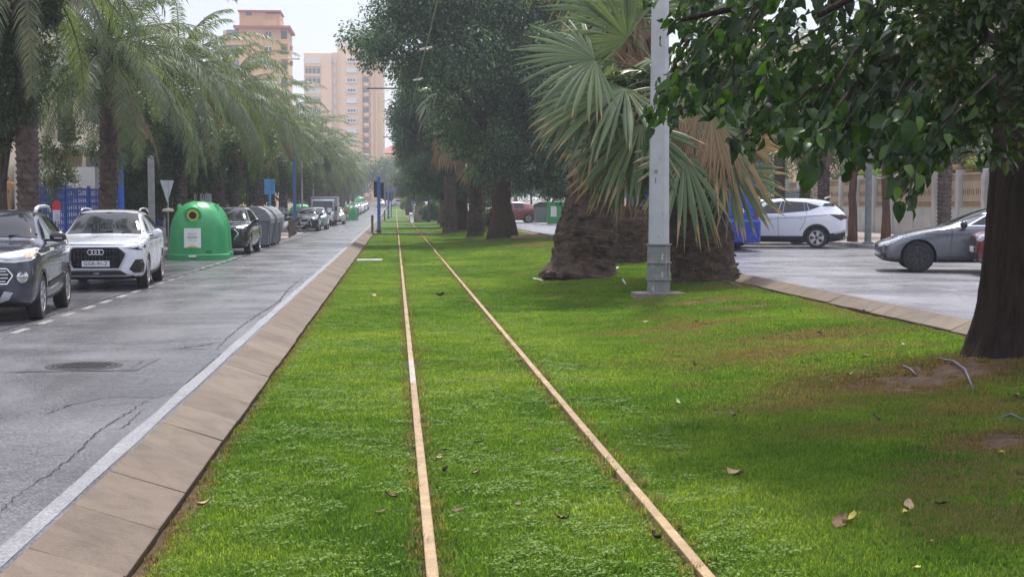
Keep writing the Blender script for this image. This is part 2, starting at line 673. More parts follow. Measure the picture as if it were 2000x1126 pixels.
# ------------------------------------------------------------------ lawn
DRY = []
for (px, py, rx, ry, s) in [(1780, 735, 1.3, .9, 1.0), (1980, 860, .55, .45, 1.0), (1480, 690, 1.3, .9, .6), (1330, 640, 1.4, .5, .6), (1600, 655, 1.4, .7, .72), (1580, 790, 1.1, .7, .48),
                            (1620, 745, .8, .5, .6), (1720, 840, .9, .5, .45), (1900, 800, .7, .5, .6), (1480, 750, .6, .3, .35), (1400, 585, .8, .35, .85), (1280, 622, 1.0, .25, .5),
                            (1450, 600, .7, .4, .6), (1050, 478, 1.3, 3.5, .6), (1070, 455, 1.3, 4, .8), (960, 470, 1, 3, .35), (880, 577, .16, .3, .7), (835, 688, .05, .35, .8),
                            (1240, 495, .5, 1.0, .5), (1110, 545, .6, .9, .6), (1420, 560, .9, .8, .6), (1560, 720, .6, .4, .35), (1840, 600, .5, .8, .3), (1050, 712, .3, .05, .5)]:
    p = GL(px, py)
    DRY.append((p.x, p.y, rx, ry, s))


def vnoise(x, y, seed, f):
    """smooth value noise"""
    x = np.asarray(x) * f; y = np.asarray(y) * f
    xi = np.floor(x).astype(int); yi = np.floor(y).astype(int)
    h = lambda a, b: ((np.sin(a * 127.1 + b * 311.7 + seed * 74.7) * 43758.5453) % 1.0)
    u = x - xi; v = y - yi
    u = u * u * (3 - 2 * u); v = v * v * (3 - 2 * v)
    return (h(xi, yi) * (1 - u) + h(xi + 1, yi) * u) * (1 - v) + (h(xi, yi + 1) * (1 - u) + h(xi + 1, yi + 1) * u) * v


GROOVE_Y = GL(900, 713).y
RAILX = (.174, 1.521)


def dry(x, y):
    d = np.zeros_like(np.asarray(x, dtype=float))
    n = .55 * vnoise(x, y, 1, 1.7) + .3 * vnoise(x, y, 2, 5.1) + .25 * vnoise(x, y, 3, 13)
    for (cx, cy, rx, ry, s) in DRY:
        g = np.exp(-(((x - cx) / rx) ** 2 + ((y - cy) / ry) ** 2))
        d = np.maximum(d, s * g * (.45 + n))
    d = np.maximum(d, np.exp(-((x + 1.33) / .11) ** 2) * (.5 + .5 * n) * np.where(y < 10, 1.7, .8))
    d = np.maximum(d, np.exp(-((x - 6.76) / .12) ** 2) * .8)
    gy = GROOVE_Y + .07 * np.sin(x * 3.1) + .04 * np.sin(x * 9)
    d = np.maximum(d, np.exp(-((y - gy) / .07) ** 2) * np.where((x > -.7) & (x < 2.7), .95, 0) * (.4 + n))
    for rx in RAILX:
        d = np.maximum(d, np.exp(-((x - rx) / .075) ** 2) * .95)
    d = np.maximum(d, .42 * sstep(.5, .8, n) * sstep(1.9, 3.5, x))
    return np.clip(d, 0, 1)


def lawn_mat():
    m, nt = new_mat('lawn_soil')
    tc = N(nt, 'ShaderNodeTexCoord').outputs['Object']
    at = N(nt, 'ShaderNodeAttribute', attribute_name='dry').outputs['Fac']
    g1 = noise(nt, tc, .55, 5, .6)
    g = ramp(nt, g1, [(.3, (.04, .09, .010)), (.5, (.058, .125, .012)), (.7, (.085, .155, .016))])
    fine = noise(nt, tc, 42, 5, .75)
    g = mixc(nt, .75, g, ramp(nt, fine, [(.35, (.35, .4, .3)), (.65, (1.5, 1.45, 1.3))]), 'MULTIPLY')
    b = ramp(nt, noise(nt, tc, 7, 6, .7), [(.3, (.075, .042, .024)), (.55, (.135, .085, .048)), (.75, (.20, .135, .08))])
    f = ramp(nt, math_n(nt, 'ADD', at, math_n(nt, 'MULTIPLY', math_n(nt, 'SUBTRACT', fine, .5), .5)), [(.25, (0, 0, 0)), (.6, (1, 1, 1))])
    c = mixc(nt, f, g, b)
    out(nt, principled(nt, c, .85, 0, .2, bump_n(nt, fine, .8, .04)))
    return m


m_lawn = lawn_mat()
ys = np.concatenate([np.arange(3, 44, .12), np.arange(44, 90, .6), np.arange(90, 361, 6)])
xs = np.concatenate([np.linspace(-1.40, 6.84, 84)])
X, Y = np.meshgrid(xs, ys)
Z = Lz(X, Y) + (vnoise(X, Y, 5, 6) - .5) * .02 + (vnoise(X, Y, 6, 17) - .5) * .012
gy = np.exp(-((Y - GROOVE_Y - .07 * np.sin(X * 3.1)) / .06) ** 2) * ((X > -.7) & (X < 2.7))
Z = Z - .03 * gy - .006
nx = len(xs)
idx = np.arange(len(ys) * nx).reshape(len(ys), nx)
F = np.stack([idx[:-1, :-1], idx[:-1, 1:], idx[1:, 1:], idx[1:, :-1]], -1).reshape(-1, 4)
struct(np_mesh('lawn', np.stack([X, Y, Z], -1).reshape(-1, 3), F, m_lawn, attrs={'dry': dry(X, Y).ravel()}, smooth=True))

# --- grass blades
def grass_mat():
    m, nt = new_mat('grass_blade')
    a = N(nt, 'ShaderNodeAttribute', attribute_type='INSTANCER', attribute_name='dry').outputs['Fac']
    tn = N(nt, 'ShaderNodeAttribute', attribute_type='INSTANCER', attribute_name='tone').outputs['Fac']
    r = N(nt, 'ShaderNodeNewGeometry').outputs['Random Per Island']
    g = ramp(nt, tn, [(0, (.058, .130, .020)), (.5, (.122, .212, .030)), (1, (.225, .295, .055))])
    g = mixc(nt, 1.0, g, ramp(nt, r, [(0, (.55, .6, .6)), (.7, (1.1, 1.1, 1)), (1, (1.75, 1.5, 1.4))]), 'MULTIPLY')
    s = ramp(nt, r, [(0, (.10, .07, .03)), (1, (.27, .20, .10))])
    f = ramp(nt, math_n(nt, 'ADD', a, math_n(nt, 'MULTIPLY', math_n(nt, 'SUBTRACT', r, .5), .7)), [(.3, (0, 0, 0)), (.55, (1, 1, 1))])
    c = mixc(nt, f, g, s)
    p = principled(nt, c, .65, 0, .12)
    t = N(nt, 'ShaderNodeBsdfTranslucent')
    nt.links.new(mixc(nt, 1.0, c, (1.6, 1.6, .9), 'MULTIPLY'), t.inputs[0])
    mx = N(nt, 'ShaderNodeMixShader', inp={0: .5})
    nt.links.new(p.outputs[0], mx.inputs[1]); nt.links.new(t.outputs[0], mx.inputs[2])
    out(nt, mx)
    return m


m_blade = grass_mat()


def clover_mat():
    m, nt = new_mat('clover')
    r = N(nt, 'ShaderNodeNewGeometry').outputs['Random Per Island']
    c = ramp(nt, r, [(0, (.08, .17, .02)), (.7, (.17, .28, .03)), (1, (.26, .36, .06))])
    p = principled(nt, c, .45, 0, .2)
    t = N(nt, 'ShaderNodeBsdfTranslucent'); nt.links.new(c, t.inputs[0])
    mx = N(nt, 'ShaderNodeMixShader', inp={0: .35})
    nt.links.new(p.outputs[0], mx.inputs[1]); nt.links.new(t.outputs[0], mx.inputs[2])
    out(nt, mx)
    return m


m_clover = clover_mat()
tufts = bpy.data.collections.new('grass_tufts')


def tuft(i, nb, hmin, hmax, rad, clover=0):
    rg = np.random.default_rng(100 + i)
    V, Fc = [], []
    for b in range(nb):
        a, rr = rg.uniform(0, 2 * PI), rad * math.sqrt(rg.uniform(0, 1))
        x, y = rr * math.cos(a), rr * math.sin(a)
        h = rg.uniform(hmin, hmax); w = rg.uniform(.0022, .0042)
        la = rg.uniform(0, 2 * PI); lean = rg.uniform(.2, 1.0) * h
        dx, dy = math.cos(la) * lean, math.sin(la) * lean
        sx, sy = -math.sin(la) * w, math.cos(la) * w
        o = len(V)
        V += [(x - sx, y - sy, -.01), (x + sx, y + sy, -.01), (x + dx * .35 + sx * .8, y + dy * .35 + sy * .8, h * .62), (x + dx * .35 - sx * .8, y + dy * .35 - sy * .8, h * .62), (x + dx, y + dy, h)]
        Fc += [(o, o + 1, o + 2), (o, o + 2, o + 3), (o + 3, o + 2, o + 4)]
    for b in range(clover):
        a, rr = rg.uniform(0, 2 * PI), rad * math.sqrt(rg.uniform(0, 1))
        x, y, h = rr * math.cos(a), rr * math.sin(a), rg.uniform(.022, .044)
        tx, ty = rg.uniform(-.3, .3, 2)
        for l in range(3):
            g = a + l * 2.1
            s = rg.uniform(.0035, .0065)
            o = len(V)
            for (u, v) in ((0, 0), (.9, -.75), (1.5, -.5), (1.35, 0), (1.5, .5), (.9, .75)):
                qx, qy = (u * math.cos(g) - v * math.sin(g)) * s, (u * math.sin(g) + v * math.cos(g)) * s
                V.append((x + qx, y + qy, h + qx * tx + qy * ty))
            Fc += [(o, o + 1, o + 3), (o + 1, o + 2, o + 3), (o, o + 3, o + 5), (o + 3, o + 4, o + 5)]
    o = np_mesh('grass_tuft', np.array(V), np.array(Fc), m_blade)
    if clover:
        o.data.materials.append(m_clover)
        for q_ in o.data.polygons:
            q_.material_index = 1 if q_.index >= nb * 3 else 0
    COL.objects.unlink(o); tufts.objects.link(o)


for i in range(6):
    tuft(i, 50, .012, .038, .07)
tuft(6, 40, .012, .036, .07, 9)
tuft(7, 38, .012, .036, .07, 15)
tuft(8, 30, .04, .085, .05)


def points(x0, x1, y0, y1, dens):
    n = int((x1 - x0) * (y1 - y0) * dens)
    return np.stack([NRNG.uniform(x0, x1, n), NRNG.uniform(y0, y1, n)], 1)


P = np.concatenate([points(-1.30, 5.5, 6.0, 12, 380), points(-1.30, 6.7, 12, 22, 260), points(-1.30, 6.7, 22, 40, 130), points(-1.30, 6.7, 40, 110, 50)])
d = dry(P[:, 0], P[:, 1])
keep = NRNG.uniform(0, 1, len(P)) > sstep(.45, 1.0, d) * .93
for rx in RAILX:
    keep &= np.abs(P[:, 0] - rx) > .055
keep &= np.hypot(P[:, 0] - TREE_P.x, P[:, 1] - TREE_P.y) > .62
P, d = P[keep], d[keep]
zz = Lz(P[:, 0], P[:, 1]) - .004
cl = vnoise(P[:, 0], P[:, 1], 21, 1.3) * .45 + vnoise(P[:, 0], P[:, 1], 22, 5.3) * .65
isc = (NRNG.uniform(0, 1, len(P)) < sstep(.42, .85, cl) * .75) & (P[:, 0] < 2.2) & (d < .5)
idx = np.where(isc, NRNG.integers(6, 8, len(P)), NRNG.integers(0, 6, len(P)))
edge = ((np.abs(P[:, 0] - RAILX[0]) < .1) | (np.abs(P[:, 0] - RAILX[1]) < .1)) & (NRNG.uniform(0, 1, len(P)) < .3)
idx = np.where(edge, 8, idx)
tone = np.clip(.22 + .6 * vnoise(P[:, 0], P[:, 1], 31, .6) + .45 * (vnoise(P[:, 0], P[:, 1], 32, 2.4) - .5) + .12 * NRNG.normal(size=len(P)), 0, 1)
tone = np.where(P[:, 0] > 2.5, tone * .85, tone)
me = bpy.data.meshes.new('grass')
me.vertices.add(len(P))
me.vertices.foreach_set('co', np.stack([P[:, 0], P[:, 1], zz], 1).astype(np.float32).ravel())
for an, av in (('dry', d), ('tone', tone), ('idx', idx), ('rotz', NRNG.uniform(0, 2 * PI, len(P))), ('scl', NRNG.uniform(.75, 1.25, len(P)) * np.where(P[:, 1] > 40, 1.5, 1.0) * (1 - .25 * d))):
    at = me.attributes.new(an, 'FLOAT', 'POINT')
    at.data.foreach_set('value', av.astype(np.float32))
grass = bpy.data.objects.new('grass', me)
COL.objects.link(grass)
struct(grass, 'stuff')
tag(grass, 'short green lawn grass with clover between and around the rails', 'grass')
ng = bpy.data.node_groups.new('grass_blades', 'GeometryNodeTree')
ng.interface.new_socket('Geometry', in_out='INPUT', socket_type='NodeSocketGeometry')
ng.interface.new_socket('Geometry', in_out='OUTPUT', socket_type='NodeSocketGeometry')
gi = ng.nodes.new('NodeGroupInput'); go = ng.nodes.new('NodeGroupOutput')
iop = ng.nodes.new('GeometryNodeInstanceOnPoints')
ci = ng.nodes.new('GeometryNodeCollectionInfo')
ci.inputs['Collection'].default_value = tufts
ci.inputs['Separate Children'].default_value = True
ci.inputs['Reset Children'].default_value = True


def named(nm):
    n = ng.nodes.new('GeometryNodeInputNamedAttribute'); n.data_type = 'FLOAT'
    n.inputs['Name'].default_value = nm
    return n.outputs['Attribute']


cx = ng.nodes.new('ShaderNodeCombineXYZ')
ng.links.new(named('rotz'), cx.inputs['Z'])
ng.links.new(gi.outputs[0], iop.inputs['Points'])
ng.links.new(ci.outputs[0], iop.inputs['Instance'])
iop.inputs['Pick Instance'].default_value = True
ng.links.new(named('idx'), iop.inputs['Instance Index'])
ng.links.new(cx.outputs[0], iop.inputs['Rotation'])
ng.links.new(named('scl'), iop.inputs['Scale'])
ng.links.new(iop.outputs[0], go.inputs[0])
md = grass.modifiers.new('grass_blades', 'NODES'); md.node_group = ng

# --- rails
def rail_mat():
    m, nt = new_mat('rusty_rail')
    tc = N(nt, 'ShaderNodeTexCoord').outputs['Object']
    sp = N(nt, 'ShaderNodeSeparateXYZ'); nt.links.new(tc, sp.inputs[0])
    n1 = noise(nt, tc, 5, 7, .7, .3)
    c = ramp(nt, n1, [(.3, (.24, .145, .065)), (.5, (.345, .235, .115)), (.72, (.43, .315, .175))])
    c = mixc(nt, .8, c, ramp(nt, noise(nt, tc, 2.3, 6, .7), [(.3, (.62, .58, .55)), (.6, (1.05, 1.05, 1.05)), (.8, (1.2, 1.22, 1.25))]), 'MULTIPLY')
    c = mixc(nt, .7, c, ramp(nt, noise(nt, tc, 70, 4, .75), [(.35, (.55, .5, .45)), (.6, (1.1, 1.1, 1.1)), (.72, (1.7, 1.7, 1.7))]), 'MULTIPLY')
    yy = math_n(nt, 'ADD', sp.outputs[1], math_n(nt, 'MULTIPLY', noise(nt, tc, 9, 3), .5))
    a = math_n(nt, 'MULTIPLY', math_n(nt, 'GREATER_THAN', yy, 14.75), math_n(nt, 'LESS_THAN', yy, 16.9))
    a = math_n(nt, 'MULTIPLY', a, math_n(nt, 'LESS_THAN', sp.outputs[0], .8))
    c = mixc(nt, a, c, ramp(nt, noise(nt, tc, 14, 3), [(.35, (.27, .21, .15)), (.6, (.36, .32, .29))]))
    out(nt, principled(nt, c, .5, .15, .5, bump_n(nt, n1, .15, .01)))
    return m


m_rail = rail_mat()
for rx, lab in ((RAILX[0], 'tan rusty tram rail in the grass, the one nearer the kerb and parked cars'),
                (RAILX[1], 'tan rusty tram rail in the grass, the one nearer the palms and pole')):
    mb = MB()
    for y0, y1 in [(2, 16.3), (16.305, 32), (32.005, 60), (60.005, 150)] + [(150.005 + 20 * j, 170 + 20 * j) for j in range(10)]:
        mb.box((rx, (y0 + y1) / 2, LB + .008), (.062, y1 - y0, .072))
    tag(mb.build('tram_rail', m_rail, bevel=.008), lab, 'rail')

# --- pale concrete strips across the track
m_conc = M('pale_concrete', (.52, .49, .44), .75, var=.2, scale=4, bump=.25, dirt=.5)
def strip(x0, x1, y, w, label):
    mb = MB()
    edges = [x0] + [r for r in RAILX if x0 < r < x1] + [x1]
    for a, b in zip(edges[:-1], edges[1:]):
        a2, b2 = a + (.05 if a != x0 else 0), b - (.05 if b != x1 else 0)
        mb.box(((a2 + b2) / 2, y, LB + .03), (b2 - a2, w, .09))
    tag(mb.build('concrete_strip', m_conc, bevel=.01), label, 'crossing strip')
strip(-1.33, 4.4, 88, .9, 'pale concrete strip crossing the rails beside the blue signal pole')
strip(-1.2, 3.4, 195, 1.6, 'pale concrete strip crossing the rails by the far low white wall')
strip(.4, 1.4, 270, 2.0, 'short pale concrete strip between the rails, farthest along the track')
p = G(722, 508, LB + .05)
tag(MB().box((p.x, p.y, LB + .03), (.8, .55, .1)).build('concrete_slab', m_conc, bevel=.01), 'flat pale concrete slab lying in the grass beside the sloping kerb', 'slab')
# ================================================================== VEGETATION
m_frond = leaf_mat('date_frond', (.075, .108, .060), (.135, .168, .092), (.20, .21, .11), rough=.5, transl=.25, big=.2, spec=.3)
m_frond_dead = leaf_mat('dead_frond', (.16, .095, .055), (.26, .17, .10), rough=.7, transl=.15, tcol=(1.2, 1.1, .8))
m_ficus = leaf_mat('ficus_leaf', (.042, .090, .048), (.090, .155, .075), (.19, .25, .11), rough=.45, transl=.3, spec=.35, big=.45)
m_leafy = leaf_mat('street_tree_leaf', (.032, .056, .026), (.064, .102, .042), (.12, .15, .06), rough=.45, transl=.3, spec=.35)
m_olive = leaf_mat('olive_leaf', (.05, .075, .03), (.09, .12, .045), (.15, .17, .06), rough=.4, transl=.3)
m_lime = leaf_mat('lime_leaf', (.10, .17, .02), (.17, .25, .03), (.25, .30, .05), rough=.45, transl=.4)
m_mulb = leaf_mat('mulberry_leaf', (.015, .034, .010), (.034, .068, .018), (.10, .16, .03), rough=.42, transl=.28, big=.3, tcol=(1.6, 2.2, .5), spec=.28)
m_oval = leaf_mat('oval_leaf', (.030, .055, .016), (.060, .100, .028), (.11, .16, .04), rough=.33, transl=.30)
m_oval_orange = leaf_mat('orange_leaf', (.35, .11, .03), (.45, .17, .05), rough=.5, transl=.3, tcol=(1.3, 1, .6))
m_flower = leaf_mat('orange_flower', (.50, .12, .02), (.60, .18, .03), rough=.6, transl=.3, tcol=(1.2, 1, .8))
m_date_bark = bark_mat('date_bark', (.030, .021, .018), (.17, .125, .105), 3, 3, .6)
m_fibre = bark_mat('palm_fibre', (.020, .014, .010), (.15, .105, .075), 3, 5, 1.0)
m_bark = bark_mat('grey_bark', (.040, .030, .024), (.13, .10, .082), 7, 1.0, .9)
m_bark_dark = bark_mat('dark_bark', (.013, .009, .007), (.060, .036, .026), 9, .9, 1.0)
m_redbark = bark_mat('red_bark', (.05, .028, .018), (.16, .085, .045), 8, .9, 1.0)


def sphere_pts(n, rg):
    v = rg.normal(size=(n, 3))
    return unit(v)


def crown(name, seed, blobs, n, size, mat, parent, tv=LEAF2_V, tf=LEAF2_F, sub=9, hang=.5, shell=.5, subr=(.32, .5), loc=None):
    """leaf clumps spread through ellipsoid blobs (cx,cy,cz,rx,ry,rz)"""
    rg = np.random.default_rng(seed)
    w = np.array([(b[3] * b[4] * b[5]) ** .75 for b in blobs]); w = w / w.sum()
    Ps, Ns = [], []
    for b, wi in zip(blobs, w):
        c, r = np.array(b[:3]), np.array(b[3:6])
        ns = max(3, int(sub * (1 + .25 * r.mean())))
        d = sphere_pts(ns, rg)
        cc = c + d * r * (rg.uniform(.35, .95, (ns, 1)))
        sr = rg.uniform(*subr, (ns, 1)) * r
        k = int(n * wi)
        pick = rg.integers(0, ns, k)
        dd = sphere_pts(k, rg)
        rad = rg.uniform(0, 1, (k, 1)) ** shell
        Ps.append(cc[pick] + dd * rad * sr[pick])
        Ns.append(unit(dd + .6 * (cc[pick] - c) / r))
    P, Nn = np.concatenate(Ps), np.concatenate(Ns)
    k = len(P)
    A = Nn * .7 + sphere_pts(k, rg) * .7 + np.array([0, 0, -hang])
    U = sphere_pts(k, rg) * .7 + np.array([0, 0, .8]) + Nn * .5
    S = size * rg.uniform(.6, 1.3, k)
    V, F = scatter_leaves(P, A, U, S, tv, tf)
    return np_mesh(name, V, F, mat, parent, loc)


def limb_pts(a, b, n, rg, wig):
    a, b = Vector(a), Vector(b)
    pts = []
    for i in range(n + 1):
        t = i / n
        p = a.lerp(b, t)
        p.z += math.sin(PI * t) * (b - a).length * .06
        if 0 < i < n:
            p += Vector(rg.uniform(-1, 1, 3) * wig * (b - a).length)
        pts.append(p)
    return pts


def broad_trunk(parent, seed, h, r, blobs, mat, fork=.7, lean=(0, 0), flare=1.5):
    rg = np.random.default_rng(seed)
    mb = MB()
    top = Vector((lean[0], lean[1], h))
    pts = limb_pts((0, 0, -.15), top, 7, rg, .008)
    rs = [r * (flare if i == 0 else (1 + (flare - 1) * .35 if i == 1 else 1 - .35 * i / 7)) for i in range(8)]
    mb.tube(pts, rs, 14, fn=lambda i, g: 1 + .08 * math.sin(3 * g + seed + i * .2) + .05 * math.sin(7 * g + i * .3))
    for b in blobs:
        st = pts[rg.integers(4, 8)]
        e = Vector(b[:3]) - Vector((0, 0, .2 * b[5]))
        lp = limb_pts(st, e, 5, rg, .05)
        mb.tube(lp, [r * .45 * (1 - .15 * i) for i in range(6)], 8)
        for _ in range(4):
            d = Vector(sphere_pts(1, rg)[0] * np.array(b[3:6]) * .75)
            mb.tube(limb_pts(lp[rg.integers(2, 6)], Vector(b[:3]) + d, 3, rg, .07), [r * .16, r * .12, r * .08, r * .04], 6)
    return mb.build('trunk', mat, parent, smooth=True)


def broad_tree(name, label, loc, seed, h, r, blobs, n, size, mat, bark, group=None, cat='tree', hang=.5, **kw):
    t = thing(name, label, cat, loc, 0, group)
    broad_trunk(t, seed, h, r, blobs, bark, **{k: v for k, v in kw.items() if k in ('lean', 'flare')})
    crown('crown', seed + 1, blobs, n, size, mat, t, hang=hang, **{k: v for k, v in kw.items() if k in ('sub', 'shell', 'subr')})
    return t


# ------------------------------------------------------------------ date palms
def frond_arrays(rg, L, az, el, bend, nleaf=58, wl=.42, droop=.55, twist=0):
    """one pinnate frond: rachis and leaflets"""
    V, F = [], []
    seg = 16
    p = np.zeros(3); pts = [p.copy()]; e = el
    ds = L / seg
    tang = []
    side0 = np.array([-math.sin(az), math.cos(az), 0])
    a2 = az
    for i in range(seg):
        e = el - bend * ((i + .5) / seg) ** 1.35
        a2 = az + twist * (i / seg)
        t = np.array([math.cos(e) * math.cos(a2), math.cos(e) * math.sin(a2), math.sin(e)])
        tang.append(t); p = p + t * ds; pts.append(p.copy())
    tang.append(tang[-1])
    pts = np.array(pts); tang = np.array(tang)
    for i in range(seg + 1):
        w = .032 * (1 - .85 * i / seg)
        up = np.cross(side0, tang[i])
        V += [pts[i] - side0 * w, pts[i] + side0 * w, pts[i] - up * w * 1.2]
    for i in range(seg):
        o = 3 * i
        for a, b in ((0, 1), (1, 2), (2, 0)):
            F += [(o + a, o + b, o + 3 + b), (o + a, o + 3 + b, o + 3 + a)]
    V = [np.array(V)]; F = [np.array(F)]
    off = len(V[0])
    k = nleaf
    tt = np.linspace(.10, .995, k)
    fi = tt * seg; i0 = np.minimum(fi.astype(int), seg - 1); fr = (fi - i0)[:, None]
    base = pts[i0] * (1 - fr) + pts[i0 + 1] * fr
    tg = tang[i0]
    prof = np.clip(np.sin(PI * np.clip(.12 + .80 * tt, 0, 1)), .12, 1) ** .7
    for sgn in (-1, 1):
        up = np.cross(np.tile(side0, (k, 1)), tg)
        d = unit(tg * rg.uniform(.65, .95, (k, 1)) + sgn * side0 * rg.uniform(.75, 1.0, (k, 1)) + up * rg.uniform(-.15, .45, (k, 1)))
        ll = (wl * prof * rg.uniform(.82, 1.12, k))[:, None]
        down = np.array([0, 0, -1.0])
        m1 = base + d * ll * .5 + down * ll * .10 * droop
        tip = base + d * ll * .93 + down * ll * .55 * droop
        W1 = tg * .021
        vs = np.stack([base - W1 * .6, base + W1 * .6, m1 + W1, m1 - W1, tip], 1).reshape(-1, 3)
        o = off + np.arange(k)[:, None] * 5
        fs = np.concatenate([o + np.array([0, 1, 2]), o + np.array([0, 2, 3]), o + np.array([3, 2, 4])])
        V.append(vs); F.append(fs); off += len(vs)
    return np.concatenate(V), np.concatenate(F)


def fronds(rg, specs):
    Vs, Fs, off = [], [], 0
    for s in specs:
        V, F = frond_arrays(rg, *s)
        Vs.append(V); Fs.append(F + off); off += len(V)
    return np.concatenate(Vs), np.concatenate(Fs)


def scar_trunk(mb, h, r0, r1, lean=(0, 0), rn=None, rowh=.13, bulge=.2):
    """palm trunk with rows of staggered leaf scars"""
    n, rows = 30, int(h / .0325)
    pts, rs = [], []
    for i in range(rows + 1):
        t = i / rows
        pts.append((lean[0] * t * t, lean[1] * t * t, -.1 + (h + .1) * t)); rs.append(r0 + (r1 - r0) * t + .18 * r0 * math.exp(-t * h / .35))
    def fn(i, g):
        z = i * .0325 / rowh
        row = math.floor(z); ph = z - row
        gg = (g / (2 * PI) * 11 + (row % 2) * .5) % 1.0
        lip = ph ** 1.6 * (1 - .55 * abs(gg - .5) * 2)
        return 1 - .06 + bulge * lip * 1.6 + .025 * math.sin(row * 12.9 + int(g * 1.75 + (row % 2) * .5) * 7.3)
    mb.tube(pts, rs, n, fn=fn)


def date_palm_meshes(seed, h, L, nf):
    rg = np.random.default_rng(seed)
    tr = MB(); scar_trunk(tr, h, .235, .21, (rg.uniform(-.08, .08), rg.uniform(-.1, .1)))
    tr.lathe([(.2, h - .3), (.36, h - .05), (.38, h + .25), (.2, h + .6), (.03, h + .75)], 14)
    specs = []
    for i in range(nf):
        t = i / nf
        el = R(82 - 112 * t ** .85 + rg.uniform(-7, 7))
        az = i * 2.39996 + rg.uniform(-.2, .2)
        specs.append((L * rg.uniform(.85, 1.1) * (.8 if t < .1 else 1), az, el, R(58 + 40 * (1 - abs(t - .4)) + rg.uniform(-12, 14)), 58, .46, rg.uniform(.5, .95), rg.uniform(-.25, .25)))
    V, F = fronds(rg, specs)
    V[:, 2] += h + .3
    dsp = []
    for i in range(7):
        dsp.append((L * rg.uniform(.55, .8), rg.uniform(0, 2 * PI), R(rg.uniform(-60, -35)), R(rg.uniform(22, 38)), 40, .28, .9, 0))
    V2, F2 = fronds(rg, dsp)
    V2[:, 2] += h + .1
    return tr, (V, F), (V2, F2)


def date_palm(label, loc, seed, h, L=3.4, nf=46, group=None, rz=0):
    t = thing('date_palm', label, 'palm tree', loc, rz, group)
    tr, a, b = date_palm_meshes(seed, h, L, nf)
    tr.build('trunk', m_date_bark, t, smooth=True)
    np_mesh('crown', a[0], a[1], m_frond, t)
    np_mesh('dead_fronds', b[0], b[1], m_frond_dead, t)
    return t


gP = 'date palms in a row along the parked cars'
pal = [date_palm('tall date palm with ridged dark trunk standing behind the dark grey car', (-7.5, 30.2, 0), 3, 6.3, 3.7, 46, gP),
       date_palm('date palm with drooping fronds behind the white car, a blue pole beside it', (-7.55, 38.6, 0), 4, 5.1, 3.9, 56, gP),
       date_palm('date palm rising behind the green igloo bin and the white triangular sign', (-7.42, 50.5, 0), 5, 5.8, 4.5, 58, gP)]
PL = [('date palm behind the black car and the grey wheelie bins', 61, 6.0), ('date palm behind the blue box sign', 71, 6.3), ('date palm behind the four wooden bollards', 81, 6.1),
      ('date palm behind the parked car with a bicycle before it', 91, 6.6), ('date palm beside the grey box lorry', 102, 6.4), ('date palm behind the pair of far green bins', 114, 6.7)]
for i, (lab, y, h) in enumerate(PL):
    dup(pal[(i * 2 + 1) % 3], (-7.6 + rnd.uniform(-.3, .3), y, 0), rnd.uniform(0, 6.28), lab, gP, (1.05, 1.05, h / (5.1, 5.7, 6.1)[(0, 2, 1)[i % 3]] if False else 1.08))
for i, y in enumerate((127, 141, 157, 175, 196, 220, 250)):
    dup(pal[i % 3], (-7.3 + rnd.uniform(-.3, .3), y, 0), rnd.uniform(0, 6.28), 'hazy date palm far down the street beyond the green bins', 'far date palms down the street', 1.12)

# ------------------------------------------------------------------ leafy street trees between the palms
def blob_set(rg, c, r, n, spread):
    bl = [(c[0], c[1], c[2], r, r, r * .9)]
    for i in range(n):
        d = sphere_pts(1, rg)[0] * spread
        rr = r * rg.uniform(.5, .8)
        bl.append((c[0] + d[0], c[1] + d[1], c[2] + d[2] * .8, rr, rr, rr * .9))
    return bl


gT = 'leafy street trees between the date palms'
rg0 = np.random.default_rng(77)
lt = []
for i in range(2):
    bl = blob_set(np.random.default_rng(50 + i), (0, 0, 3.7), 1.75, 8, 1.9)
    lt.append(broad_tree('street_tree', 'x', (0, 0, 0), 60 + i, 2.4, .14, bl, 30000, .125, m_leafy, m_bark, gT, sub=10))
lt[0].scale = (.72, .72, .85); lt[0].location = (-8.55, 50.5, 0.02); lt[0]['label'] = 'dark leafy street tree with a forked trunk beside the pale concrete post'
lt[1].location = (-8.5, 56, 0.02); lt[1]['label'] = 'dense leafy street tree behind the black car and first grey bin'
for i, (x, y, lab) in enumerate([(-8.9, 66, 'leafy street tree behind the last grey bin and box sign'), (-9.3, 76, 'leafy street tree behind the wooden bollards'), (-8.8, 87, 'leafy street tree behind the parked black saloon'),
                                 (-9.4, 98, 'leafy street tree behind the grey lorry'), (-8.6, 109, 'leafy street tree behind the pair of far green bins'), (-10.8, 70, 'leafy tree in the garden beyond the blue fence end'),
                                 (-11.8, 82, 'leafy tree in front of the low cream house')]):
    dup(lt[(i + 1) % 2], (x, y, .02), rnd.uniform(0, 6), lab, gT, rnd.uniform(.95, 1.15))
for i, y in enumerate((122, 135, 150, 168, 188, 210, 238, 270)):
    dup(lt[i % 2], (-8.8 + rnd.uniform(-1, 1), y, .02), rnd.uniform(0, 6), 'hazy leafy tree far down the street among the palms', 'far leafy trees down the street', 1.25)
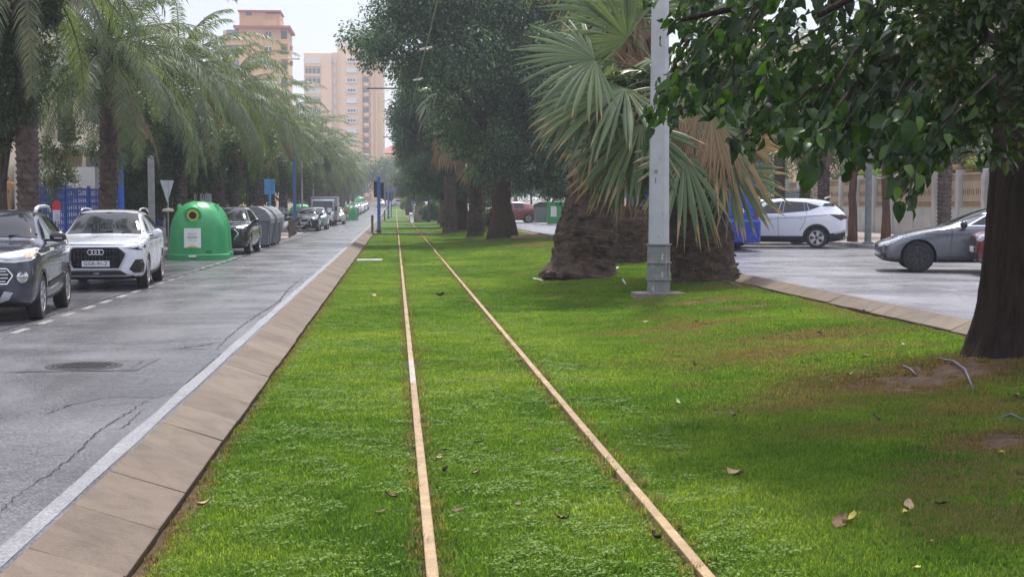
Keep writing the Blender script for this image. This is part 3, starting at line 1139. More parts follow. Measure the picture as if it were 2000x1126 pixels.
# dense climbing foliage round the first palm
broad_tree('street_tree', 'dense dark leafy tree wrapped round the first date palm by the ochre fence', (-8.15, 30.7, .02), 71, 2.8, .12,
           [(.75, -.75, 4.5, .8, .5, .9), (.2, -.8, 3.9, .7, .45, .9), (.9, -.7, 5.4, .7, .5, .7), (.35, -.7, 3.2, .4, .35, .4), (.45, -.3, 4.3, .75, .6, 1.2), (-.9, .0, 4.6, 1.3, 1.2, 1.5), (.4, -.2, 5.5, .8, .8, 1.0), (.5, -.3, 3.3, .45, .4, .6), (-1.9, .6, 3.9, 1.2, 1.2, 1.1), (-.2, 0, 3.1, .7, .7, .7), (-1.4, .3, 3.0, .8, .8, .7)], 34000, .085, m_leafy, m_bark, gT, sub=9)
broad_tree('young_tree', 'thin young tree with sparse olive leaves in front of the blue fence', (-8.45, 36.6, .02), 73, 2.3, .035,
           [(.1, 0, 2.7, .55, .5, .55), (-.35, .1, 3.0, .4, .4, .4), (.5, 0, 3.5, .6, .6, .6), (0, 0, 1.9, .28, .28, .4), (.9, .3, 4.2, .7, .6, .6), (-.1, .1, 2.2, .3, .3, .4)], 2600, .085, m_olive, m_bark, sub=5, cat='tree')
broad_tree('street_tree', 'leafy tree spreading behind the second date palm and blue pole', (-8.75, 44.5, .02), 75, 3.0, .12,
           [(.3, 0, 4.6, 1.2, 1.2, 1.2), (1.2, 0, 4.0, 1.2, 1.1, 1.1), (.2, .3, 5.8, 1.2, 1.2, 1.2), (1.4, 1, 5.2, 1.3, 1.3, 1.2)], 15000, .095, m_leafy, m_bark, gT)
broad_tree('shrub', 'bright green bush behind the blue fence beside the palm trunk', (-10.6, 45.2, .02), 79, .8, .05,
           [(0, 0, 1.9, .9, .8, .7), (.5, .2, 2.4, .6, .5, .5)], 4500, .09, m_olive, m_bark, cat='bush')

# ------------------------------------------------------------------ big ficus trees on the median
gF = 'big dense ficus trees along the median'
A = broad_tree('ficus_tree', 'huge dark ficus with thick ribbed trunk overhanging the rails, first behind the fan palms', (5.1, 69, .1), 21, 5.2, .5,
               [(-1.2, -3, 9.6, 4.2, 4, 3.6), (-4.9, -4, 9.1, 2.5, 2.6, 2.2), (1.2, 0, 10.5, 4, 4.4, 4), (1.2, -3, 5.8, 2.5, 2.4, 2.5), (-1.0, -1, 5.8, 2.5, 2.2, 2.2), (2.3, -4.5, 3.6, 1.6, 1.4, 1.7), (-3.0, -3, 11.5, 3.2, 3, 2.6), (.9, -4.5, 7.8, 2.6, 2.2, 2.6), (2.4, -6, 5.2, 1.5, 1.3, 2.0),
                (-.2, 1, 3.9, 1.7, 1.6, 1.4), (1.9, 1.5, 4.0, 2.0, 1.6, 1.7), (3.2, -2, 6.4, 2.0, 2, 2.6), (3.5, -1, 3.2, 1.2, 1.2, 1.1), (3.3, -6, 4.3, 1.5, 1.3, 2.0), (4.3, -3, 5.2, 1.7, 1.5, 2.2), (3.0, -7, 2.7, .8, .8, 1.0), (-.5, -5, 3.7, 2.0, 1.3, 1.3), (1.2, -5.5, 3.1, 1.6, 1.2, 1.1)],
               175000, .17, m_ficus, m_redbark, gF, flare=1.7, sub=18, subr=(.28, .45))
B = broad_tree('ficus_tree', 'dark ficus standing by the dark catenary pole on the median', (4.3, 92, .1), 23, 4.6, .42,
               [(0, 0, 8.2, 4.2, 4, 3.4), (-2.8, -1, 6.6, 2.1, 2, 2.1), (-1.6, -2, 4.4, 2.3, 2.2, 2.0), (1.4, -2, 5.2, 2.6, 2.2, 2.6), (-1.8, -1, 9.5, 2.6, 2.6, 2.2), (2.2, -3, 3.4, 1.8, 1.5, 1.6), (-.3, -1, 3.2, 1.7, 1.5, 1.2), (2.8, 0, 6.5, 2.4, 2, 2.6), (-.9, -3.5, 3.2, 1.8, 1.4, 1.2), (1.2, -4, 2.9, 1.6, 1.2, 1.2)],
               110000, .20, m_ficus, m_redbark, gF, flare=1.6, sub=16, subr=(.28, .45))
for x, y, rz, sc, lab in [(4.0, 110, .5, 1.0, 'dark ficus on the median behind the walking person'), (4.3, 128, 1.1, .95, 'dark ficus on the median beside the far low wall'), (4.6, 150, 5.6, 1.0, 'dark ficus on the median just beyond the low wall')]:
    dup(B, (x, y, .1), rz, lab, gF, sc)
for x, y, rz in [(6.2, 172, 3), (6.8, 200, 5), (7.2, 232, 1), (7.5, 270, 2)]:
    dup(B, (x, y, .1), rz, 'hazy ficus far down the median beside the rails', 'far ficus trees down the median', 1.0)

# ------------------------------------------------------------------ fan palms
def fan_mat(name, c1, c2, tip, tipstart):
    m, nt = new_mat(name)
    t = N(nt, 'ShaderNodeAttribute', attribute_name='t').outputs['Fac']
    ag = N(nt, 'ShaderNodeAttribute', attribute_name='age').outputs['Fac']
    r = N(nt, 'ShaderNodeNewGeometry').outputs['Random Per Island']
    g = ramp(nt, r, [(0, c1), (1, c2)])
    s = ramp(nt, r, [(0, tuple(x * .7 for x in tip)), (1, tip)])
    v = math_n(nt, 'ADD', math_n(nt, 'ADD', t, math_n(nt, 'MULTIPLY', ag, .75)), math_n(nt, 'MULTIPLY', math_n(nt, 'SUBTRACT', r, .5), .22))
    f = ramp(nt, v, [(tipstart, (0, 0, 0)), (tipstart + .16, (1, 1, 1))])
    c = mixc(nt, f, g, s)
    p = principled(nt, c, .36, 0, .5)
    tr = N(nt, 'ShaderNodeBsdfTranslucent'); nt.links.new(mixc(nt, 1.0, c, (1.4, 1.5, .8), 'MULTIPLY'), tr.inputs[0])
    mx = N(nt, 'ShaderNodeMixShader', inp={0: .25})
    nt.links.new(p.outputs[0], mx.inputs[1]); nt.links.new(tr.outputs[0], mx.inputs[2])
    out(nt, mx)
    return m


m_fan = fan_mat('fan_leaf', (.070, .115, .042), (.165, .215, .078), (.38, .26, .12), .955)
m_fan_dry = fan_mat('dry_fan_leaf', (.17, .14, .06), (.27, .20, .09), (.36, .23, .12), .45)


def fan_leaf(rg, hub, d, nrm, Rr, nseg=38, spread=R(225), droop=.35, age=0.0):
    d = unit(np.array(d, float)); nrm = np.array(nrm, float)
    nrm = unit(nrm - d * nrm.dot(d)); s = np.cross(d, nrm)
    V, F, T, A = [], [], [], []
    ts = np.array([0.02, .25, .48, .62, .8, .92, 1.0])
    for i in range(nseg):
        a = spread * ((i + .5) / nseg - .5)
        ln = Rr * (.72 + .28 * math.cos(a * .75)) * rg.uniform(.93, 1.05)
        dirv = d * math.cos(a) + s * math.sin(a)
        sd = -d * math.sin(a) + s * math.cos(a)
        ax = nrm * .22 * (math.cos(a) - .4)                 # the leaf is a shallow cup
        o = len(V)
        dr = droop * rg.uniform(.6, 1.5)
        bendside = rg.uniform(-.13, .13)
        if rg.uniform() < .12:
            dr *= 3.0; ln *= .9
        for t in ts:
            hw = spread / nseg * ln * .5
            w = hw * t if t < .6 else hw * .6 * (1 - ((t - .6) / .4) ** 1.4) + .0015
            p = hub + dirv * ln * t + ax * ln * (t - t * t) + np.array([0, 0, -1]) * dr * ln * max(0, t - .3) ** 2 * 1.5 + sd * bendside * ln * t * t
            fold = nrm * w * .55
            V += [p - sd * w * .98 - fold, p + fold, p + sd * w * .98 - fold]
            T += [t] * 3; A += [age] * 3
        for j in range(len(ts) - 1):
            q = o + 3 * j
            F += [(q, q + 1, q + 4), (q, q + 4, q + 3), (q + 1, q + 2, q + 5), (q + 1, q + 5, q + 4)]
    return np.array(V), np.array(F), np.array(T), np.array(A)


def petiole(a, b, sag, w=.022):
    a, b = np.array(a, float), np.array(b, float)
    n = 7
    V, F = [], []
    sd = unit(np.cross(b - a, [0, 0, 1.0]) + 1e-6)
    for i in range(n + 1):
        t = i / n
        p = a * (1 - t) + b * t + np.array([0, 0, sag * math.sin(PI * t)])
        ww = w * (1.3 - .5 * t)
        V += [p - sd * ww, p + sd * ww, p + np.array([0, 0, -ww])]
    for i in range(n):
        o = 3 * i
        for x, y in ((0, 1), (1, 2), (2, 0)):
            F += [(o + x, o + y, o + 3 + y), (o + x, o + 3 + y, o + 3 + x)]
    k = len(V)
    return np.array(V), np.array(F), np.full(k, .1), np.zeros(k)


def joinarr(L):
    Vs, Fs, Ts, As, off = [], [], [], [], 0
    for V, F, T, A in L:
        Vs.append(V); Fs.append(F + off); Ts.append(T); As.append(A); off += len(V)
    return np.concatenate(Vs), np.concatenate(Fs), np.concatenate(Ts), np.concatenate(As)


def fibre_trunk(h, r0, r1, flare, lean, seed):
    """thick rough palm trunk with a spreading root base"""
    mb = MB(); rg = np.random.default_rng(seed)
    rows = int(h / .045); n = 44
    tab = rg.uniform(-1, 1, (rows + 2, n))
    blk = rg.uniform(-1, 1, (int(h / .17) + 3, 17))
    pts, rs = [], []
    for i in range(rows + 1):
        t = i / rows; z = -.12 + (h + .12) * t
        pts.append((lean[0] * t, lean[1] * t, z))
        rs.append(r0 + (r1 - r0) * t + flare * math.exp(-max(0, z) / .28) + .10 * math.exp(-((z - .9) / .5) ** 2))
    def fn(i, g):
        k = int(g / (2 * PI) * n) % n
        row = int(i * .045 / .17)
        b = blk[row, int(g / (2 * PI) * 17 + (row % 2) * .5) % 17] * 1.7
        ph = (i * .045 / .17) % 1.0
        root = math.exp(-i * .045 / .25)
        return 1 + .018 * tab[i, k] + .045 * b * (1 - root) + .03 * ph * (1 - root) + root * (.07 * math.sin(g * 13 + seed) + .05 * math.sin(g * 29))
    mb.tube(pts, rs, n, fn=fn)
    for i in range(int(h * 42)):     # stubs of old leaf bases
        t = rg.uniform(.06, 1); g = rg.uniform(0, 2 * PI); z = h * t
        k = int(t * rows); rr = rs[min(k, rows)]
        c0 = Vector((lean[0] * t + math.cos(g) * rr * .97, lean[1] * t + math.sin(g) * rr * .97, z))
        o_ = Vector((math.cos(g), math.sin(g), 0)); s_ = Vector((-math.sin(g), math.cos(g), 0))
        w, l, dn = rg.uniform(.035, .09), rg.uniform(.02, .09), rg.uniform(-.05, .07)
        tip = c0 + o_ * l + Vector((0, 0, dn)) + s_ * rg.uniform(-.03, .03)
        q = [c0 - s_ * w, c0 + s_ * w, tip + s_ * w * .6, tip - s_ * w * .6]
        th = Vector((0, 0, rg.uniform(.012, .03)))
        mb.add([p - th for p in q] + [p + th for p in q], [(3, 2, 1, 0), (4, 5, 6, 7), (0, 1, 5, 4), (1, 2, 6, 5), (2, 3, 7, 6), (3, 0, 4, 7)])
    return mb


rgf = np.random.default_rng(5)
PB = GL(1380, 548)
PA = GL(1136, 540)
# the leaning palm whose green fans hang beside the pole
Yc = PB.y - .3
cc = np.array(W(1305, 165, Yc))
pm = thing('fan_palm', 'short fan palm with big drooping green fans beside the grey pole', 'palm tree', PB)
fibre_trunk(2.9, .60, .48, .10, (-.5, 0), 41).build('trunk', m_fibre, pm, smooth=True, auto=R(40))
PXM = Yc / FPX
leafs, pets = [], []
fans = [  # hub px, direction in the picture plane, depth of hub, length in px, age, tilt of the direction towards the viewer
    (1162, 116, -1, .10, -1.2, 178, .0, -.2), (1226, 77, -.80, -.60, -.6, 160, .0, -.1), (1222, 172, -.86, .52, -1.0, 215, .06, -.35), (1160, 165, -.62, .80, -.2, 175, .0, -.1),
    (1252, 242, -.55, .84, -.9, 190, .10, -.3), (1336, 308, .12, 1, -1.3, 175, .16, -.25), (1325, 165, .55, .8, -.1, 165, .02, -.2), (1388, 240, .42, .92, -.4, 195, .42, -.2),
    (1300, 255, -.12, 1, -.3, 185, .16, -.1), (1262, 20, -.3, -1, .2, 170, .0, .1), (1345, 60, .55, -.8, .3, 165, .0, .1), (1215, 295, -.35, .95, .3, 150, .25, -.1),
    (1425, 330, .5, .85, .1, 160, .2, -.2), (1395, 150, .95, .2, .2, 170, .0, -.2), (1300, -20, 0, -1, 0, 170, .0, .2), (1195, 30, -.95, -.3, .6, 165, .0, .2),
    (1350, 200, .3, .95, .2, 180, .6, .1), (1270, 200, -.5, .8, 1.0, 170, .3, .4), (1400, 60, .9, -.4, .8, 160, .0, .4), (1180, 220, -.7, .7, 1.0, 160, .1, .5), (1400, 250, .25, 1, .3, 170, .7, .1)]
for (hx, hy, dx, dy, dY, Lp, age, toward) in fans:
    hub = np.array(W(hx, hy, Yc + dY))
    d = np.array([dx, toward, -dy])
    nrm = np.array([rgf.uniform(-.7, .7) + dx * .25, -.8, .45 + .3 * dy + rgf.uniform(-.4, .4)])
    leafs.append(fan_leaf(rgf, hub - np.array(PB), d, nrm, Lp * PXM * .9, 31, R(rgf.uniform(170, 230)), rgf.uniform(.08, .24), age))
    pets.append(petiole(cc - np.array(PB), hub - np.array(PB), .12))
for i in range(9):  # fans on the far side of the crown
    az = R(rgf.uniform(10, 170)); el = R(rgf.uniform(-40, 65))
    d = np.array([math.cos(az) * math.cos(el), math.sin(az) * math.cos(el), math.sin(el)])
    hub = cc + d * rgf.uniform(.8, 1.2)
    leafs.append(fan_leaf(rgf, hub - np.array(PB), d + np.array([0, 0, -.5]), np.array([0, .2, 1.0]) - d * .3, rgf.uniform(1.3, 1.6), 34, R(215), .4, .1))
    pets.append(petiole(cc - np.array(PB), hub - np.array(PB), .12))
V, F, T, Ag = joinarr(leafs + pets)
np_mesh('crown', V, F, m_fan, pm, attrs={'t': T, 'age': Ag})
dl = []
for i in range(16):  # hanging dry skirt under the crown
    az = rgf.uniform(0, 2 * PI)
    hub = cc + np.array([math.cos(az) * .45, math.sin(az) * .45, rgf.uniform(-.55, -.1)])
    dl.append(fan_leaf(rgf, hub - np.array(PB), (math.cos(az) * .25, math.sin(az) * .25, -1), (math.cos(az), math.sin(az), .2), rgf.uniform(.8, 1.25), 24, R(120), .1, .5))
for hx, hy, Lh in ((1338, 205, 120), (1362, 212, 130), (1388, 222, 135), (1412, 236, 125), (1350, 240, 110), (1330, 225, 105)):
    hub = np.array(W(hx, hy, Yc - .9))
    dl.append(fan_leaf(rgf, hub - np.array(PB), (rgf.uniform(-.1, .35), -.1, -1), (.1, -1, .1), Lh * PXM, 20, R(62), .1, .3))
V, F, T, Ag = joinarr(dl)
np_mesh('dead_fronds', V, F, m_fan_dry, pm, attrs={'t': T, 'age': Ag})

# the tall thick palm behind, crown above the picture
ph = thing('fan_palm', 'tall fan palm with very thick dark trunk and flared root base', 'palm tree', PA)
fibre_trunk(7.2, .63, .42, .34, (.9, .5), 43).build('trunk', m_fibre, ph, smooth=True, auto=R(40))
leafs, dl = [], []
c2 = np.array([.95, .5, 7.4])
for i in range(30):
    az = i * 2.4; el = R(75 - 95 * (i / 30) + rgf.uniform(-8, 8))
    d = np.array([math.cos(az) * math.cos(el), math.sin(az) * math.cos(el), math.sin(el)])
    hub = c2 + d * 1.1
    leafs.append(fan_leaf(rgf, hub, d + np.array([0, 0, -.35]), np.array([0, 0, 1.0]) - d * .3, 1.35, 30, R(215), .5, .05))
    leafs.append(petiole(c2, hub, .1))
for i in range(34):
    az = rgf.uniform(0, 2 * PI); zz_ = rgf.uniform(-2.4, -.2)
    hub = c2 + np.array([math.cos(az) * .5, math.sin(az) * .5, zz_])
    dl.append(fan_leaf(rgf, hub, (math.cos(az) * .2, math.sin(az) * .2, -1), (math.cos(az), math.sin(az), .2), rgf.uniform(.9, 1.3), 22, R(110), .1, .5))
V, F, T, Ag = joinarr(leafs); np_mesh('crown', V, F, m_fan, ph, attrs={'t': T, 'age': Ag})
V, F, T, Ag = joinarr(dl); np_mesh('dead_fronds', V, F, m_fan_dry, ph, attrs={'t': T, 'age': Ag})

# cut palm stump between them
ps = GL(1228, 512)
st = thing('palm_stump', 'dark cut palm stump with a ragged brown top between the two fan palms', 'stump', ps)
fibre_trunk(1.5, .5, .58, .06, (0, 0), 47).build('trunk', m_fibre, st, smooth=True, auto=R(40))
sk = MB()
for i in range(70):
    g = rnd.uniform(0, 6.28); r = .5 * rnd.uniform(.75, 1.05)
    b = Vector((math.cos(g) * r, math.sin(g) * r, rnd.uniform(1.2, 1.55)))
    sk.tube([b, b + Vector((math.cos(g) * .1, math.sin(g) * .1, rnd.uniform(-.3, .12)))], [.03, .01], 5)
sk.build('frayed_top', M('frayed_brown', (.16, .085, .05), .9, var=.4, scale=8), st)

# far fan palms with dry skirts among the ficus trees
def skirted_palm(label, loc, h, seed, group=None, skirt=2.2):
    t = thing('fan_palm', label, 'palm tree', loc, 0, group)
    rg = np.random.default_rng(seed)
    fibre_trunk(h, .36, .28, .15, (.1, 0), seed).build('trunk', m_fibre, t, smooth=True, auto=R(40))
    a, b = [], []
    c = np.array([.1, 0, h])
    for i in range(26):
        az = i * 2.4; el = R(80 - 105 * (i / 26))
        d = np.array([math.cos(az) * math.cos(el), math.sin(az) * math.cos(el), math.sin(el)])
        a.append(fan_leaf(rg, c + d, d + np.array([0, 0, -.4]), np.array([0, 0, 1.0]) - d * .3, 1.2, 22, R(210), .5, .05)); a.append(petiole(c, c + d, .1))
    for i in range(46):
        az = rg.uniform(0, 6.28)
        hub = c + np.array([math.cos(az) * .45, math.sin(az) * .45, rg.uniform(-skirt, 0)])
        b.append(fan_leaf(rg, hub, (math.cos(az) * .35, math.sin(az) * .35, -1), (math.cos(az), math.sin(az), .2), rg.uniform(.9, 1.4), 16, R(110), .15, .4))
    V, F, T, Ag = joinarr(a); np_mesh('crown', V, F, m_fan, t, attrs={'t': T, 'age': Ag})
    V, F, T, Ag = joinarr(b); np_mesh('dead_fronds', V, F, m_fan_dry, t, attrs={'t': T, 'age': Ag})
    return t


fp = skirted_palm('fan palm trunk with shaggy skirt close behind the first ficus', (4.7, 82, .1), 6.0, 91)
fp2 = dup(fp, (3.3, 87, .05), 2.0, 'tall shaggy skirted fan palm just in front of the dark catenary pole', None, (1, 1, 1.3))
dup(fp, (1.9, 205, .05), 1.0, 'small yellowish skirted palm far along the rails beside the lime bush')
dup(fp, (4.2, 75, .1), 4.0, 'shaggy palm trunk standing close beside the ribbed ficus trunk', scale=(1, 1, .95))
# bamboo-thin shrub beside the trunks
broad_tree('shrub', 'small green shrub at the foot of the ficus trunk beside the lawn', tuple(GL(958, 452)), 95, .5, .03, [(0, 0, .8, .6, .5, .7)], 2500, .12, m_leafy, m_bark, cat='bush')
# lime bush at the far end
broad_tree('shrub', 'round lime green bush beside the rails at the far end', (1.55, 228, 0), 97, .6, .06, [(0, 0, 1.3, 1.1, 1.1, 1.2)], 3000, .25, m_lime, m_bark, cat='bush')
broad_tree('shrub', 'spiky green shrub beside the low cream wall down the track', (3.2, 140, .1), 98, .5, .04, [(0, 0, 1.0, 1.3, 1.2, 1.0)], 3500, .22, m_leafy, m_bark, cat='bush')

# ------------------------------------------------------------------ the big tree at the edge of the lawn with broad hanging leaves
tb = TREE_P
mt = thing('mulberry_tree', 'big dark trunked tree with broad hanging leaves overhead at the lawn edge', 'tree', tb)
mb = MB()
def trunk_fn(i, g):
    g = g + .04 * math.sin(i * .55) + .03 * math.sin(i * 1.3 + g * 3)
    root = math.exp(-i * .12 / .22)
    return 1 + .05 * math.sin(5 * g + .3 * math.sin(i * .2)) + .030 * math.sin(11 * g + i * .07) + .022 * abs(math.sin(12.5 * g + i * .15)) + .012 * rnd.uniform(-1, 1) + root * .12 * math.sin(4 * g + 1)
zs = [-.25 + i * .12 for i in range(38)]
mb.tube([(.06 * z, .04 * z, z) for z in zs], [.40 + .24 * math.exp(-max(0, z + .1) / .38) - .012 * z for z in zs], 72, fn=trunk_fn)
BR = []
def branch(a, b, r0, n=7, wig=.03):
    p = limb_pts(a, b, n, np.random.default_rng(len(BR) + 300), wig)
    mb.tube(p, [r0 * (1 - .8 * i / n) for i in range(n + 1)], 8)
    BR.append(p)
L_ = lambda px, py, Y: W(px, py, Y) - tb
branch((.2, .1, 3.6), L_(1480, -60, 10.8), .11)
branch((.2, .1, 3.4), L_(1330, 40, 11.6), .09)
branch((.2, 0, 3.2), L_(1600, 30, 9.8), .10)
branch((.2, 0, 3.0), L_(1720, 120, 9.3), .08)
branch((.2, .1, 4.0), (-1.5, -2.5, 5.0), .12)
branch((.2, .1, 4.0), (1.8, 1.5, 5.6), .12)
branch((.2, .1, 4.0), (-1.2, 2.2, 5.6), .12)
branch((.2, .1, 3.9), (2.2, -1.6, 5.4), .11)
branch((.2, .1, 3.9), (.2, -4.6, 5.3), .12)
branch((.2, .1, 3.9), (-2.8, .3, 5.2), .11)
rgm = np.random.default_rng(8)
PP, AA, NN, SS = [], [], [], []
tw = MB()
def spray(a, b, n, size, sag=.12):
    a, b = np.array(a), np.array(b)
    pts = []
    for i in range(7):
        t = i / 6
        pts.append(a * (1 - t) + b * t - np.array([0, 0, sag * t * t]))
    tw.tube([tuple(p) for p in pts], [.011 - .0013 * i for i in range(7)], 5)
    d = unit(b - a)
    for k in range(n):
        t = rgm.uniform(.05, 1.02)
        p = a * (1 - t) + b * t - np.array([0, 0, sag * t * t])
        ax = d * rgm.uniform(.0, .7) + rgm.normal(size=3) * .5 + np.array([0, 0, -.85])
        PP.append(p + rgm.normal(size=3) * .035); AA.append(ax)
        NN.append(rgm.normal(size=3) * .8 + np.array([0, -.45, .55])); SS.append(size * rgm.choice([.5, .75, .95, 1.15, 1.5], p=[.2, .27, .28, .18, .07]) * rgm.uniform(.85, 1.15))
# twigs: start and end in the picture with their depths
TW = []
tips = [(1295, 70, 11.6), (1272, 262, 11.2), (1300, 205, 11.3), (1345, 225, 11.5), (1390, 235, 11.0), (1428, 285, 10.6), (1462, 300, 10.4), (1500, 250, 10.6), (1545, 290, 10.2), (1570, 330, 9.6), (1600, 300, 9.7),
        (1640, 300, 9.6), (1668, 330, 9.3), (1705, 320, 9.3), (1745, 345, 9.0), (1768, 405, 8.8), (1750, 385, 9.0), (1790, 300, 9.9), (1815, 240, 10.2), (1450, 215, 11.0), (1520, 190, 10.5), (1610, 220, 10.2), (1700, 235, 9.8), (1360, 150, 11.6),
        (1330, 110, 11.8), (1420, 140, 11.2), (1500, 110, 11), (1580, 130, 10.6), (1660, 140, 10), (1740, 150, 9.9), (1800, 120, 10.4), (1350, 30, 12), (1430, 40, 11.6), (1520, 30, 11), (1610, 40, 10.6), (1690, 50, 10), (1770, 50, 10.2)]
for (tx, ty, Y) in tips:
    for j in range(3):
        Yj = Y + rgm.uniform(-.2, .9) * (1 + j)
        e = np.array(W(tx + rgm.uniform(-14, 14) * j, ty + rgm.uniform(-26, 4) * j - 38, Yj)) - np.array(tb)
        s = e + np.array([rgm.uniform(.25, .9), rgm.uniform(.0, .6), rgm.uniform(.25, .7)])
        spray(s, e, 30, .112)
for i in range(470):   # the canopy overhead, with an unseen lobe added nearer to shade the lawn
    c = sphere_pts(1, rgm)[0] * np.array([3.4, 3.4, 1.6]) * rgm.uniform(.35, 1) ** .5 + (np.array([-.2, 0, 5.6]) if i < 330 else np.array([.1, -4.0, 5.4]))
    d = unit(np.array([c[0], c[1], -.6])) + rgm.normal(size=3) * .3
    spray(c - d * .45, c + d * .45, 24, .15)
V, F = scatter_leaves(np.array(PP), np.array(AA), np.array(NN), np.array(SS), LEAFB_V * np.array([.8, 1.05, 1.3]), LEAFB_F)
np_mesh('crown', V, F, m_mulb, mt, smooth=True)
tw.build('twigs', m_bark, mt)
# small oval leaves on a drooping side branch
bt = L_(1905, 120, 9.3)
branch((.1, -.2, 3.3), tuple(L_(1930, -40, 9.5)), .06)
branch(tuple(L_(1930, -40, 9.5)), tuple(L_(1890, 260, 9.2)), .025)
ov = [(bt.x + dx, bt.y + dy, bt.z + dz, a, a * .7, b) for dx, dy, dz, a, b in [(0, 0, 0, .34, .36), (-.22, -.05, -.15, .22, .28), (.1, -.1, -.5, .22, .2), (-.3, .05, .25, .25, .3), (.3, -.05, .2, .35, .4), (-.25, 0, -.48, .14, .16), (.05, 0, .5, .4, .4), (.4, -.05, -.25, .22, .3), (-.45, .1, .6, .3, .3), (.5, .1, .6, .5, .5), (-.2, -.1, .75, .4, .3)]]
mb.build('trunk', m_bark_dark, mt, smooth=True)
crown('shoots', 131, ov, 3800, .085, m_oval, mt, LEAFB_V * np.array([.62, 1, 1]), LEAFB_F, sub=8, hang=.25, shell=.6)
crown('autumn_leaves', 133, ov, 40, .07, m_oval_orange, mt, LEAFB_V * np.array([.6, 1, 1]), LEAFB_F, sub=8, hang=.3)

# ------------------------------------------------------------------ trees across the far carriageway
gR = 'date palms by the far garden wall'
dup(pal[0], (19.4, 49.5, .25), 1.2, 'date palm with ridged trunk before the cream wall beyond the grey car', gR, (1.05, 1.05, 1.1))
dup(pal[1], (17.4, 64, .25), 2.2, 'dark trunked date palm behind the roof of the parked white car', gR, 1.1)
dup(pal[2], (17.6, 58, .25), 3.9, 'date palm just before the garden wall end, behind the white car', gR, 1.05)
for i, y in enumerate((74, 84, 96, 110, 128)):
    dup(pal[i % 3], (17.4, y, .25), i, 'date palm far along the far pavement beyond the bus', 'far date palms past the bus', 1.1)
op = broad_tree('ivy_palm', 'ivy covered palm trunk topped by orange fruit clusters behind the white car', (18.4, 63.5, .25), 141, 3.3, .3, [(0, 0, 2.2, .45, .45, 1.3), (.1, 0, 4.8, 1.6, 1.5, 1.0)], 5000, .12, m_olive, m_fibre, cat='palm tree')
crown('fruit_cluster', 143, [(-.25, -.35, 3.45, .3, .25, .3), (.2, -.4, 3.25, .4, .3, .18)], 900, .10, m_flower, op)
for x, y, sd, lab in [(16.25, 50, 151, 'slim reddish trunk street tree standing beside the grey post'), (17.3, 49.6, 153, 'slim street tree rising behind the hood of the grey car')]:
    broad_tree('street_tree', lab, (x, y, .25), sd, 3.4, .155, [(0, 0, 5.2, 2.0, 2.0, 1.5), (1.4, .4, 4.6, 1.5, 1.4, 1.2), (-1.5, -.3, 4.8, 1.6, 1.5, 1.2), (.3, -.5, 6.5, 1.7, 1.7, 1.3)], 14000, .115, m_leafy, m_redbark, gT, flare=1.25)
hb = [broad_tree('street_tree', 'x', (0, 0, 0), 160, 2.6, .14, blob_set(np.random.default_rng(9), (0, 0, 4.2), 2.0, 6, 2.0), 13000, .14, m_leafy, m_bark)]
hb[0].location = (24.5, 52, 0); hb[0]['label'] = 'leafy garden tree behind the cream wall, the one above the grey car'
for x, y, lab in [(24.8, 58, 'leafy garden tree behind the cream wall between the palm and slim trunks'), (25, 64.5, 'leafy garden tree behind the cream wall above the grey post'), (24.5, 71, 'leafy garden tree behind the cream wall above the white car tail'),
                  (25, 79, 'leafy garden tree beyond the wall end above the white car roof'), (22.5, 90, 'leafy garden tree beyond the wall, half hidden by the bus')]:
    dup(hb[0], (x, y, 0), rnd.uniform(0, 6), lab, scale=rnd.uniform(.95, 1.2))
for i, y in enumerate((100, 114, 130)):
    dup(hb[0], (20 + i, y, 0), i * 2, 'leafy tree far along the far carriageway behind the fan palms', 'trees far past the bus', 1.3)
for i, (x, y, w) in enumerate([(22.9, 54.5, .8), (22.9, 57.8, .7), (22.9, 68.5, .8)]):
    s = broad_tree('flowering_shrub', ('bright green shrub with orange blossom over the wall beside the palm trunk', 'green shrub with orange blossom on the wall, near the slim trunks', 'small flowering shrub over the wall end near the white car')[i],
                   (x, y, 0), 170 + i, 2.0, .06, [(0, 0, 3.0, w, w, .55), (.2, .8, 3.2, w * .8, w, .5)], 3800, .11, m_lime, m_bark, cat='shrub')
    crown('blossom', 180 + i, [(-.3, 0, 3.1, w * .7, w * .8, .4)], 350, .10, m_flower, s)
for x, y in ((18, 146), (18.4, 166), (18, 190), (18.6, 220), (18.4, 255)):
    dup(hb[0], (x, y, .25), x * y, 'leafy tree far along the far carriageway behind the fan palms', 'trees far past the bus', 1.2)
# trees and hills closing the far end of the street
far = [broad_tree('far_tree', 'rounded hazy tree closing the far end of the track', (2.5, 300, 0), 190, 4, .4, blob_set(np.random.default_rng(3), (0, 0, 7), 4, 6, 4), 7000, .5, m_leafy, m_bark, 'trees closing the far end of the street')]
for x, y, s in [(-2.5, 330, .9), (8, 310, 1.1), (-9, 320, 1.0), (14, 330, 1.2), (4, 350, 1.2), (-1, 360, 1.0), (20, 340, 1.3), (-16, 340, 1.2), (26, 310, 1.2), (34, 300, 1.2), (42, 310, 1.3), (30, 280, 1.0)]:
    dup(far[0], (x, y, 0), rnd.uniform(0, 6), scale=s)
